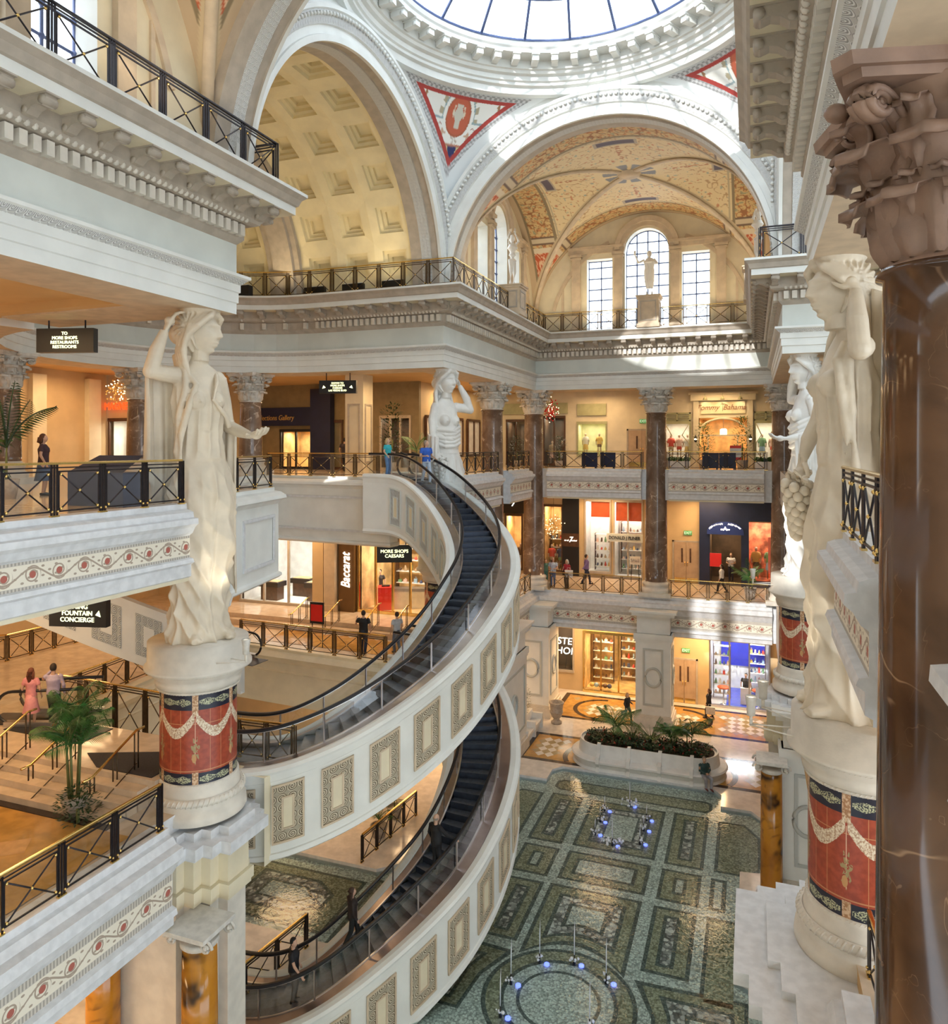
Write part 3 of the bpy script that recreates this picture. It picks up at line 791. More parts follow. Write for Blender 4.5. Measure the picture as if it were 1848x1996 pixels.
def railing(label, path, z, h=1.05, style='iron', step=1.12, group=None, cat='railing', glassy=False):
    o = (path[0][0], path[0][1]); r = thing('railing', label, cat, (o[0], o[1], z), group=group)
    loc = [Vector((x-o[0], y-o[1])) for x, y in path]; n_tot = 0
    tb = MB(); tr = MB(); gl = MB()
    tr.sweep([(p.x, p.y) for p in loc], [(-.035, h-.03), (.035, h-.03), (.035, h), (.02, h+.015), (-.02, h+.015), (-.035, h), (-.035, h-.03)], cap=True)
    tb.sweep([(p.x, p.y) for p in loc], [(-.015, h-.1), (.015, h-.1), (.015, h-.075), (-.015, h-.075), (-.015, h-.1)])
    obj('top_rail', tr, STYLES[style][1], r, True); obj('rail_bar', tb, STYLES[style][0], r, True)
    for i, (a, c) in enumerate(zip(loc[:-1], loc[1:])):
        L = (c-a).length; k = max(1, round(L/step)); l = L/k; d = (c-a)/L; ang = atan2(d.y, d.x)
        P_, S_ = rail_meshes(l, h, style)
        for j in range(k):
            q = a+d*l*j; inst(P_, 'cross_panel', r, (q.x, q.y, 0), (0, 0, ang)); inst(S_, 'post', r, (q.x, q.y, 0), (0, 0, ang))
            if glassy: gl.add([(q.x, q.y, .06), (q.x+d.x*l, q.y+d.y*l, .06), (q.x+d.x*l, q.y+d.y*l, h-.12), (q.x, q.y, h-.12)], [(0, 1, 2, 3)])
        if i == len(loc)-2: inst(S_, 'post', r, (c.x, c.y, 0), (0, 0, ang))
    if glassy: obj('glass_panel', gl, GLASS, r, True)
    return r
q = .72
RG = 'cross-braced railings along the cornice'
railing('dark iron railing on the near left cornice under the bright window', [(XL+q, .5), (XL+q, Y1+q-.1), (XL-4, Y1+q-.1)], 6.5, 1.15, 'iron', 1.25, RG)
railing('dark cornice railing running in front of the gold coffered vault', arc(-18, CY, 5.95, 250, 90, 16)+[(XL+q, Y2-q+.05), (XL+q, 35.2)], 6.5, 1.1, 'bronze', 1.15, RG)
railing('short cornice railing between the white figure pedestal and the inner corner', [(XL+q, 36.4), (XL+q, Y5-q), (-5.95, Y5-q)], 6.5, 1.1, 'bronze', 1.12, RG)
railing('cornice railing right of the central figure pedestal below the far windows', [(-4.65, Y5-q), (.25, Y5-q)], 6.5, 1.1, 'bronze', 1.12, RG)
railing('short iron railing on the cornice corner at the right, beside the tall white pier', [(XR-q, 33.5), (XR-q, Y2-.6), (XR+3.4, Y2-.6)], 6.5, 1.15, 'iron', 1.2, RG)
RG = 'railings of the upper shopping level'
railing('brass-topped dark railing with glass left of the large left statue', [(XL-.1, 1.5), (XL-.1, 13.6)], -1.32, 1.0, 'brass', 1.15, RG, glassy=True)
railing('short brass-topped railing just right of the large left statue', [(-13.5, 16.5), (-14.35, 20.1)], -1.32, 1.0, 'brass', 1.2, RG, glassy=True)
railing('dark brass-topped railing above the plain panelled balcony, left of the escalator head', [(-20.3, 28.25), (-14.6, 27.9)], -1.32, 1.0, 'bronze', 1.15, RG)
railing('railing between the bare-shouldered statue and the first brown column on the upper level', [(XL-.15, 30.7), (XL-.15, 36.3)], -1.32, 1.0, 'iron', 1.1, RG)
railing('short railing between the two brown columns at the inner left corner, upper level', [(XL-.15, 37.9), (XL-.15, 41.9)], -1.32, 1.0, 'iron', 1.1, RG)
railing('railing left of the centre column on the upper level, before the pale shop windows', [(-11.4, Y5+.12), (-5.8, Y5+.12)], -1.32, 1.0, 'brass', 1.1, RG)
railing('railing right of the centre column on the upper level, before the palm shopfront', [(-4.4, Y5+.12), (.7, Y5+.12)], -1.32, 1.0, 'brass', 1.1, RG)
railing('dark railing seen end-on between the large right statue and the nearest column', [(1.32, 12.8), (1.32, 8.4)], -1.32, 1.0, 'brass', 1.1, RG)
RG = 'railings of the middle shopping level'
railing('long black railing with brass handrail at the lower left, running up to the red pedestal', [(XL-.15, .5), (XL-.15, 13.0)], -8.45, 1.05, 'brass', 1.2, RG, glassy=True)
railing('bronze railing in front of the escalator landing where two people stand', [(-19.8, 17.0), (-13.9, 16.7)], -8.46, 1.5, 'bronze', 1.15, RG)
railing('short bronze railing right of the red pedestal beside the escalator foot', [(-13.1, 16.9), (-11.4, 17.0)], -8.46, 1.05, 'bronze', 1.0, RG)
railing('bronze railing behind the escalator sweep where the man in black leans', [(-20.5, 26.6), (-13.4, 26.2)], -8.46, 1.05, 'bronze', 1.1, RG)
railing('bronze railing left of the inner corner column on the middle level', [(XL-.15, 31), (XL-.15, 42.2)], -8.46, 1.05, 'bronze', 1.1, RG)
railing('bronze railing on the middle level between corner column and centre column', [(-11.2, Y5+.1), (-5.9, Y5+.1)], -8.46, 1.05, 'bronze', 1.12, RG)
railing('bronze railing on the middle level right of the centre column', [(-4.3, Y5+.1), (.8, Y5+.1)], -8.46, 1.05, 'bronze', 1.12, RG)
railing('dark brass-topped railing at the foot of the nearest red pedestal, bottom right', [(1.75, 13.4), (1.9, 10.2)], -8.46, 1.05, 'brass', 1.1, RG)
railing('bronze railing at the back left beyond the side void, middle level', [(-20.6, 17.5), (-21.2, 26.0)], -8.46, 1.05, 'bronze', 1.12, RG)

railing('distant bronze railing at the far left edge of the middle level', [(-28.5, 20.4), (-27.4, 21.2), (-27.1, 25.2)], -8.46, 1.05, 'bronze', 1.12, RG)

# ================================================================ columns with leafy capitals
def leaf(b, base, ang, h, w, curl, tilt=0, m=0, th=.03):
    """one acanthus leaf: rises from base radius, curls outward at the tip"""
    R, z0 = base; n = 14; k = 6; vs = []
    for side in (0, 1):
        for i in range(n+1):
            t = i/n
            if t < .72: rr = R+tilt*t+.04*sin(t*5); zz = z0+h*t/.72
            else:
                q = (t-.72)/.28*pi*1.05; rr = R+tilt*.72+.04*sin(3.6)+curl*(1-cos(q)); zz = z0+h+curl*sin(q)*.9
            wd = w*(.62+.5*sin(min(1, t*1.25)*pi*.8))*(1 if t < .8 else 1-(t-.8)*2.0)*(1+.2*abs(sin(t*17)))
            for j in range(k+1):
                s = (j/k-.5)*2; o = -.06*abs(s)**1.5*(1-t*.3)+.03*cos(s*12)+.02*cos(s*4)*sin(t*9)-(th if side else 0)
                r2 = rr+o; a = ang+s*wd/max(R, .1)*.5
                vs.append((r2*cos(a), r2*sin(a), zz))
    fs = []; N = (n+1)*(k+1)
    for i in range(n):
        for j in range(k):
            a = i*(k+1)+j; fs.append((a, a+1, a+k+2, a+k+1)); fs.append((N+a, N+a+k+1, N+a+k+2, N+a+1))
    for i in range(n):
        a = i*(k+1); fs.append((a, a+k+1, N+a+k+1, N+a)); a += k; fs.append((a, N+a, N+a+k+1, a+k+1))
    a = n*(k+1)
    for j in range(k): fs.append((a+j, a+j+1, N+a+j+1, N+a+j))
    b.add(vs, fs, None, m, True)
def volute(b, ang, R, z, r0, w=.11, m=0, turns=2.1, lift=1):
    """spiral scroll in the vertical plane at angle ang, coming out from the bell"""
    pts = []; rad = []
    for i in range(9):
        t = i/8; pts.append((R*.55+t*(R*.45+r0*.2), z-r0*2.6+(r0*3.6)*sin(t*pi/2)*.98)); rad.append(w*(.55+.35*t))
    c = (R+r0*.2, z)
    for i in range(1, 34):
        t = i/33; a = pi/2-t*turns*2*pi; rr = r0*(1-t*.86); pts.append((c[0]+rr*cos(a), c[1]+rr*sin(a))); rad.append(w*(.9-.55*t))
    P = [(p[0]*cos(ang), p[0]*sin(ang), p[1]) for p in pts]
    # ribbon: rectangular-ish tube, flattened
    b.tube(P, [q*.62 for q in rad], 8, m, True)
    t_ = Vector((-sin(ang), cos(ang), 0))*w*.55
    for s in (-1, 1): b.tube([(p[0]+t_.x*s, p[1]+t_.y*s, p[2]) for p in P], [q*.38 for q in rad], 6, m, True)
    cc = (c[0]*cos(ang), c[0]*sin(ang), c[1]); b.ball(cc, r0*.26, m, 10, 6)
    b.bar(Vector(cc)-t_*1.3, Vector(cc)+t_*1.3, r0*.2, 8, m)
def capital(R, H, m=0, fl=.24):
    b = MB(); s = R/.6
    b.lathe([(R*.98, -.12*s), (R*1.1, -.1*s), (R*1.13, -.05*s), (R*1.02, 0), (R*.95, .02), (R*.95, H*.5), (R*1.08, H*.78), (R*1.22, H*.88), (R*1.2, H*.9)], n=32)
    for i in range(8): leaf(b, (R*1.0, .01), 2*pi*i/8, H*.30, .5*s, .13*s, .08*s)
    for i in range(8): leaf(b, (R*1.0, .02), 2*pi*(i+.5)/8, H*.55, .5*s, .15*s, .12*s)
    for i in range(16): leaf(b, (R*.98, H*.2), 2*pi*(i+.25)/16, H*.22, .2*s, .07*s, .1*s)
    for i in range(8): leaf(b, (R*1.02, H*.4), 2*pi*(i+.5)/8-.16, H*.36, .2*s, .09*s, .16*s)
    for i in range(4): volute(b, pi/4+pi/2*i, R*1.48, H*.78, .13*s, .13*s)
    for i in range(4):
        for d in (-1, 1): volute(b, pi/2*i+d*.13, R*1.12, H*.8, .075*s, .06*s, turns=1.6)
        a = pi/2*i; b.ball((R*1.3*cos(a), R*1.3*sin(a), H*.95), .1*s, 0, 10, 6)
    # abacus with hollow sides and cut corners
    ab = []
    for i in range(4):
        a0 = pi/4+pi/2*i; c = Vector((cos(a0), sin(a0)))*R*1.95; t = Vector((-sin(a0), cos(a0)))*R*.14
        ab += [c-t, c+t]
        a1 = a0+pi/2; c2 = Vector((cos(a1), sin(a1)))*R*1.95
        p, q_ = c+t, c2-Vector((-sin(a1), cos(a1)))*R*.14
        for j in range(1, 8): u = j/8; m_ = p.lerp(q_, u); ab.append(m_-m_.normalized()*R*.28*sin(pi*u))
    ab = [(p.x, p.y) for p in ab]
    b.prism([(x*.93, y*.93) for x, y in ab], H*.88, H*.93, m); b.prism(ab, H*.93, H, m)
    b.v = [(x*(1+fl*min(1, max(0, z/H))), y*(1+fl*min(1, max(0, z/H))), z) for x, y, z in b.v]
    return b
def column(label, x, y, zb=-8.45, zt=3.26, R=.62, cap=None, shaft=MARB, H=1.35, plinth=True, group='brown marble columns', fl=.24):
    c = thing('marble_column', label, 'column', (x, y, zb), group=group); h = zt-zb
    b = MB(); 
    if plinth: b.box(-R*1.42, R*1.42, -R*1.42, R*1.42, 0, .22)
    b.lathe([(R*1.38, .22), (R*1.42, .3), (R*1.38, .4), (R*1.2, .44), (R*1.13, .52), (R*1.2, .58), (R*1.25, .66), (R*1.18, .73), (R*1.03, .76), (R*1.03, .8), (.01, .8)], n=40)
    obj('base', b, PED, c, True)
    b = MB(); n = 12; pr = []
    for i in range(n+1): t = i/n; pr.append((R*(1-.12*t**1.6), .78+(h-H-.9)*t))
    b.lathe([(R*1.04, .78)]+pr+[(R*.98, h-H-.1), (R*.98, h-H-.04), (.01, h-H-.04)], n=48); obj('shaft', b, shaft, c, True)
    me = column.c.get((R, H))
    b = capital(R*.86, H, 0, fl); b.xf(Matrix.Translation((0, 0, h-H)))
    obj('capital', b, cap or CAPST, c, True)
    return c
column.c = {}
column('tall brown marble column at the centre of the far side, between the two shop bays', -5.1, 43.45)
column('brown marble column at the inner left corner of the far side', -12.25, 43.3)
column('brown marble column left of the inner corner, nearest the escalator head', -12.75, 37.1)
column('brown column half hidden behind the far right statue', 1.55, 43.4)
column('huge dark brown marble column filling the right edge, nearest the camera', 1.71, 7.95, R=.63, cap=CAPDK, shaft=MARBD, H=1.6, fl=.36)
for a, lb in ((155, 'dark column beside the red lit sign, left of the large left statue'), (118, 'dark column just right of the large left statue, by the gilt-lettered shop')):
    column(lb, -18+7.3*cos(radians(a)), CY+7.3*sin(radians(a)), -1.34, 3.26, .52, H=1.25)
column('brown column beneath the far left end of the curved gallery', -18+7.3*cos(radians(205)), CY+7.3*sin(radians(205)), -1.34, 3.26, .52, H=1.25)

# ground-level piers with a framed roundel
def pier(label, x, y, w=1.9, d=1.6, ring_faces=('S',), zt=-9.05, group='panelled white piers'):
    c = thing('pier', label, 'pier', (x, y, -15.5), group=group); h = zt+15.5
    b = MB(); a = w/2; e = d/2
    b.box(-a-.12, a+.12, -e-.12, e+.12, 0, .55); b.box(-a-.05, a+.05, -e-.05, e+.05, .55, .7); obj('plinth', b, PED, c, True)
    b = MB(); b.box(-a, a, -e, e, .7, h-1.3); 
    b.box(-a-.1, a+.1, -e-.1, e+.1, h-1.62, h-1.3); b.box(-a-.05, a+.05, -e-.05, e+.05, h-1.75, h-1.62)
    b.box(-a+.06, a-.06, -e+.06, e-.06, h-1.3, h-.3); b.box(-a-.2, a+.2, -e-.2, e+.2, h-.3, h-.12); b.box(-a-.32, a+.32, -e-.32, e+.32, h-.12, h)
    obj('shaft', b, WHITE, c, True)
    for f in ring_faces:
        g = MB()
        if f == 'S': pts = [(-a, -e), (a, -e)]
        elif f == 'E': pts = [(a, -e), (a, e)]
        else: pts = [(-a, e), (-a, -e)]
        p, q_ = Vector(pts[0]), Vector(pts[1]); dd = (q_-p).normalized(); p2, q2 = p+dd*.4, q_-dd*.4
        wall_frame(g, p2, q2, 1.2, h-2.1, .02, .11, .05, 0)
        n = Vector((dd.y, -dd.x)); m_ = (p+q_)/2+n*.03; zc = .5*(1.2+h-2.1)
        g.tube([(m_.x+dd.x*.42*cos(t), m_.y+dd.y*.42*cos(t), zc+.5*sin(t)) for t in [2*pi*i/28 for i in range(28)]], .07, 8, 0, True, True)
        obj('panel_frame', g, ORNB, c, True)
    return c
pier('white pier with framed roundel under the centre column on the ground floor', -5.1, 42.85, 1.9, 1.7, ('S', 'E'))
pier('white pier with framed roundel at the inner left corner, beside the stone urn', -11.9, 42.6, 2.1, 2.3, ('S', 'E'))
pier('white panelled pier on the left edge of the pool hall, behind the escalator rim', -11.9, 35.0, 2.0, 4.4, ('E', 'S'))
pier('white pier behind the golden column at the right corner of the pool', 1.75, 28.9, 1.6, 2.4, ('S',), group=None)

# ================================================================ painted round pedestals and their floodlights
def pedpaint():
    m = MT('painted pedestal drum', .35); a, z, _ = m.xyz('UV')     # u = angle, v = local height of the drum 0..2.1
    N = 6; u = (a*(N/(2*pi))+.5).fract()-.5; au = u.abs()           # -.5...5 per bay
    n1 = m.noise(9, 3)
    red, rd2 = (.42, .075, .035), (.30, .05, .025)
    c = m.mix(n1.ss(.3, .7), rd2, red)
    pan = ((au-.36).abs().lt(.006)).mx((z-.33).abs().lt(.012)).mx((z-1.42).abs().lt(.008)); c = m.mix(pan*.8, c, (.62, .3, .14))
    dark = z.gt(1.74).mx(z.lt(.28)); c = m.mix(dark, c, (.012, .015, .035))
    zb = (z-1.92).abs().mn((z-.13).abs()); lf = zb.lt((.33-(au-.3).abs())*.28)*au.gt(.1); c = m.mix(lf*m.noise(40, 2).ss(.4, .6), c, (.55, .56, .36))
    tab = au.lt(.075)*z.gt(1.6); tab2 = au.lt(.075)*z.lt(.3); c = m.mix(tab.mx(tab2), c, m.mix(m.noise(22, 3).ss(.4, .6), (.40, .2, .09), (.72, .52, .34)))
    sw = 1.62-((au*pi).sin())*.42; wd = .10+m.noise(26, 2)*.05
    g = (z-sw).abs().lt(wd)*au.gt(.02); c = m.mix(g, c, m.mix(m.noise(30, 3).ss(.35, .6), (.45, .27, .16), (.82, .72, .56)))
    rb = au.lt(.008)*z.lt(1.55)*z.gt(.5); c = m.mix(rb, c, (.75, .5, .34))
    r = ((u*u*9)+(z-.82)*(z-.82)).sqrt(); th = (z-.82).atan2(u*3)
    em = r.lt((th*7).sin()*.1+.24)*m.noise(18, 3).gt(.46); c = m.mix(em, c, (.36, .28, .13))
    e2 = (((u*3+.08)*(u*3+.08)*2)+(z-.62)*(z-.62)*5).lt(.05); c = m.mix(e2, c, (.55, .3, .12))
    m.color(c); return m.mat
PEDP = pedpaint()
def rope(b, R, z, r, n):
    b.lathe([(R-.02, z-r), (R+r*.6, z-r*.8), (R+r, z), (R+r*.6, z+r*.8), (R-.02, z+r)], n=64)
    for i in range(n):
        a = 2*pi*i/n; pts = [((R+r*.86*cos(t))*cos(a+.03*t), (R+r*.86*cos(t))*sin(a+.03*t), z+r*.9*sin(t)) for t in (-1.3, -.6, 0, .6, 1.3)]
        b.tube(pts, r*.28, 6)
def pedestal(label, x, y, rot=0, spots=()):
    c = thing('round_pedestal', label, 'pedestal', (x, y, -8.75), rot, 'painted round statue pedestals')
    b = MB(); b.lathe([(1.1, 0), (1.12, .05), (1.1, .22), (1.04, .26), (1.04, .34), (1.02, .42), (.98, .5), (.98, .56), (.96, .64), (.93, .8), (.93, .86), (.88, .9), (.01, .9)], n=64)
    rope(b, 1.0, .5, .085, 56); rope(b, .9, .86, .03, 80); obj('base', b, PED, c, True)
    b = MB(); n = 96; b.lathe([(.885, 0), (.885, .5), (.885, 1.0), (.885, 1.5), (.885, 2.1)], n=n); b.v = [(p[0], p[1], p[2]+.88) for p in b.v]
    obj('painted_drum', b, PEDP, c, True)
    b = MB(); z = 2.96
    b.lathe([(.86, z), (.93, z+.02), (.93, z+.08), (.98, z+.1), (1.0, z+.22), (.97, z+.27), (1.05, z+.34), (1.1, z+.42), (1.14, z+.47), (1.24, z+.5), (1.24, z+.56), (1.17, z+.6), (1.16, z+1.14), (.01, z+1.14)], n=72)
    rope(b, .93, z+.05, .03, 80); rope(b, 1.12, z+.47, .03, 90); obj('plinth', b, PED, c, True)
    return c
def lamp(label, x, y, a, power=0, aim=None, z=-5.0, L=.75):
    """floodlight cup on a forked bracket"""
    c = thing('floodlight', label, 'lamp', (x, y, z), a, 'bracket floodlights on the pedestals')
    b = MB(); b.bar((0, .22, 0), (L, .03, 0), .014, 6); b.bar((0, -.22, 0), (L, -.03, 0), .014, 6); b.bar((L, 0, -.02), (L, 0, .22), .03, 8); obj('bracket', b, PED, c, True)
    b = MB(); b.lathe([(.01, .16), (.075, .17), (.08, .36), (.105, .5), (.1, .52), (.085, .48)], n=20); b.v = [(p[0]+L, p[1], p[2]) for p in b.v]; obj('cup', b, CAPST, c, True)
    b = MB(); b.lathe([(.084, .47), (.01, .48)], n=16); b.v = [(p[0]+L, p[1], p[2]) for p in b.v]; obj('bulb', b, GLOWC, c, True)
    if power: spot((x+L*cos(a), y+L*sin(a), z+.56), aim, power, (1, .9, .72), 60)
PP = {'P1': (-12.6, 14.75), 'P2': (-12.35, 29.75), 'P3': (1.8, 29.4), 'P4': (1.82, 14.65)}
pedestal('red painted pedestal under the large left statue, beside the escalator foot', *PP['P1'], -2.0)
pedestal('red painted pedestal under the raised-arm statue behind the escalator head', *PP['P2'], -1.2)
pedestal('brightly lit red pedestal of the far right statue', *PP['P3'], -1.75)
pedestal('large shaded red pedestal at the lower right under the nearest statue', *PP['P4'], -1.98)
# stepped stone platforms carrying the pedestals, and stepped pilasters below
def platform(label, cx, cy, sx, sy):
    """sx, sy: signs pointing into the hall"""
    c = thing('stepped_platform', label, 'platform', (cx, cy, -10.6))
    def stair(o):
        pts = [(-1.6, 1.0+o), (.15+o*.3, 1.0+o)]
        q_ = [(.15, 1.0), (.15, .78), (.42, .78), (.42, .52), (.68, .52), (.68, .24), (1.0, .24)]
        pts = [(-1.7, 1.25+o), (.45+o, 1.25+o), (.45+o, 1.0+o), (.72+o, 1.0+o), (.72+o, .74+o), (.98+o, .74+o), (.98+o, .45+o), (1.25+o, .45+o), (1.25+o, -1.7), (-1.7, -1.7)]
        h_ = pts[:-2]; low = [(x, -y) for x, y in h_[::-1]]; pts = [(x, y*.7) for x, y in h_]+low
        return [(x*sx, y*sy) for x, y in pts]
    b = MB(); b.prism(stair(.12), 1.55, 1.75); b.prism(stair(.38), 1.3, 1.56); b.prism(stair(.24), 1.18, 1.3); obj('slab', b, LEDGE, c, True)
    b = MB(); b.prism(stair(0), .35, 1.2); b.prism(stair(.1), .12, .38); b.prism(stair(.05), 0, .14); obj('architrave', b, CREAM, c, True)
    b = MB(); b.prism(stair(-.06), -4.9, 0); obj('stepped_pilaster', b, PED, c, True)
platform('stepped grey slab and pilasters under the left red pedestal', -12.75, 14.9, 1, 1)
platform('stepped slab under the brightly lit pedestal at the far right', 1.75, 29.2, -1, -1)
c = thing('stepped_platform', 'broad zigzag white slab in front of the nearest red pedestal, bottom right', 'platform', (1.2, 14.6, -9.1))
b = MB()
def zz(o): return [(x, y) for x, y in ((3, -3.4), (-.9-o, -3.4), (-.9-o, -2.5), (-1.05-o, -2.5), (-1.05-o, -1.9-o*.0), (-1.25-o, -1.9), (-1.25-o, -1.2), (-1.5-o, -1.2), (-1.5-o, 1.35+o), (-1.1, 1.35+o), (-1.1, 1.6+o), (-.75, 1.6+o), (-.75, 1.85+o), (-.3, 1.85+o), (-.3, 2.1+o), (3, 2.1+o))]
b.prism(zz(0), 0, .22); b.prism([(3, -3.3), (-.35, -3.3), (-.35, -2.3), (-.55, -2.3), (-.55, -1.6), (-.75, -1.6), (-.75, -.9), (-.95, -.9), (-.95, .9), (-.6, .9), (-.6, 1.2), (-.2, 1.2), (-.2, 1.5), (3, 1.5)], .22, .35); obj('slab', b, LEDGE, c, True)
b = MB(); b.prism([(x*.86+.2, y*.9) for x, y in zz(-.1)], -1.4, 0); obj('architrave', b, CREAM, c, True)
lamp('floodlight cup on the left pedestal bracket, by the statue foot', -11.6, 14.3, radians(15), 260, (-12.6, 14.75, 0), L=.62)
lamp('white floodlight cup on the far right pedestal bracket', .72, 29.2, radians(188), 1500, (1.7, 29.3, -2), L=.7)
lamp('floodlight cup on the nearest pedestal bracket at lower right', .72, 14.5, radians(170), 260, (1.8, 14.65, 0), -5.1)
lamp('darker floodlight cup seen behind the nearest one on the same pedestal', .85, 15.3, radians(150), 0, None, -5.1)
# golden onyx half-columns on the ground floor
def onyx(label, x, y, R=.36, zt=-10.62):
    c = thing('onyx_column', label, 'column', (x, y, -15.5), group='golden onyx ground floor columns'); h = zt+15.5
    b = MB(); b.box(-R*1.4, R*1.4, -R*1.4, R*1.4, 0, .12); b.lathe([(R*1.36, .12), (R*1.4, .2), (R*1.15, .26), (R*1.2, .34), (R*1.05, .38), (.01, .38)], n=32); obj('base', b, LEDGE, c, True)
    b = MB(); b.lathe([(R, .36), (R*.98, h*.5), (R*.93, h-.42), (.01, h-.42)], n=32); obj('shaft', b, MARG, c, True)
    b = MB(); b.lathe([(R*.95, h-.46), (R*1.05, h-.42), (R*1.05, h-.3), (.01, h-.3)], n=24); b.box(-R*1.35, R*1.35, -R*1.35, R*1.35, h-.1, h)
    for sy in (-1, 1):
        for sx in (-1, 1):
            cc = (sx*R*1.2, sy*R*.95, h-.24)
            b.tube([(cc[0]+(1-t)*.17*cos(t*11)*sx, cc[1], cc[2]+(1-t)*.17*sin(t*11)) for t in [i/24*.85 for i in range(25)]], .035, 6); b.ball(cc, .06, 0, 8, 6)
        b.tube([(sx_*R*1.2, sy*R*.95, h-.12) for sx_ in (-1, 0, 1)], .05, 6)
    obj('capital', b, CAPST, c, True)
onyx('golden onyx column at the pool edge below the nearest right pedestal', .62, 27.45)
onyx('golden onyx column on the left, outer one below the left pedestal', -14.15, 13.35, .38)
onyx('golden onyx column right of the stepped pilasters below the left pedestal', -11.55, 13.55, .4)
# ================================================================ spiral escalators
EC = (-14.0, 22.6)
def interp(tab, x):
    if x <= tab[0][0]: return tab[0][1]
    for (a, b_), (c, d) in zip(tab[:-1], tab[1:]):
        if x <= c: return b_+(d-b_)*(x-a)/(c-a)
    return tab[-1][1]
# travel parameter s in metres along the centre line (R=5.45) from the upper landing; angle falls from 90 to -90 degrees
RC = 5.45
def smoothtab(tab):
    xs = [tab[0][0]+(tab[-1][0]-tab[0][0])*i/300 for i in range(301)]; ys = [interp(tab, x) for x in xs]
    for _ in range(60): ys = [ys[0]]+[(ys[i-1]+ys[i]*2+ys[i+1])/4 for i in range(1, 300)]+[ys[-1]]
    return list(zip(xs, ys))
ZU = smoothtab([(-140, -8.5), (-76, -8.5), (-68, -8.35), (-63, -8.15), (-52, -7.7), (-40, -7.05), (-29, -6.45), (-18, -5.8), (-7, -5.1), (0, -4.8), (20, -3.95), (40, -3.1), (50, -2.65), (62, -2.0), (78, -1.28), (88, -1.2), (120, -1.2)])
ZL = smoothtab([(-140, -15.35), (-76, -15.3), (-68, -15.15), (-59, -14.75), (-50, -14.15), (-41, -13.6), (-30, -13.0), (-21, -12.6), (-12, -12.05), (-3, -11.5), (10, -10.8), (30, -9.75), (45, -8.95), (55, -8.55), (70, -8.45), (120, -8.45)])
def epos(s_deg, r):
    """angle beyond +-90 continues as a straight landing toward -x"""
    if s_deg > 90: return (EC[0]-(s_deg-90)*.1, EC[1]+r)
    if s_deg < -90: return (EC[0]-(-90-s_deg)*.1, EC[1]-r)
    a = radians(s_deg); return (EC[0]+r*cos(a), EC[1]+r*sin(a))
def strip(b, T, prof, a0, a1, n, m=0, mats=None, smooth=True, uvr=6.8):
    """prof: (radius, dz) cross-section carried along the curve"""
    k = len(prof); base = len(b.v)
    for i in range(n+1):
        a = a0+(a1-a0)*i/n; z = interp(T, a)
        for r, dz_ in prof: p = epos(a, r); b.v.append((p[0], p[1], z+dz_))
    for i in range(n):
        for j in range(k-1):
            b.f.append([base+i*k+j, base+(i+1)*k+j, base+(i+1)*k+j+1, base+i*k+j+1]); b.m.append(mats[j] if mats else m); b.sm.append(False)
            ua = radians(a0+(a1-a0)*i/n)*uvr; ub = radians(a0+(a1-a0)*(i+1)/n)*uvr
            b.uv.append([(ua, prof[j][1]), (ub, prof[j][1]), (ub, prof[j+1][1]), (ua, prof[j+1][1])])
    for q in (0, n):
        f = [base+q*k+j for j in range(k)]; b.f.append(f if q else f[::-1]); b.m.append(m); b.sm.append(False); b.uv.append(None)
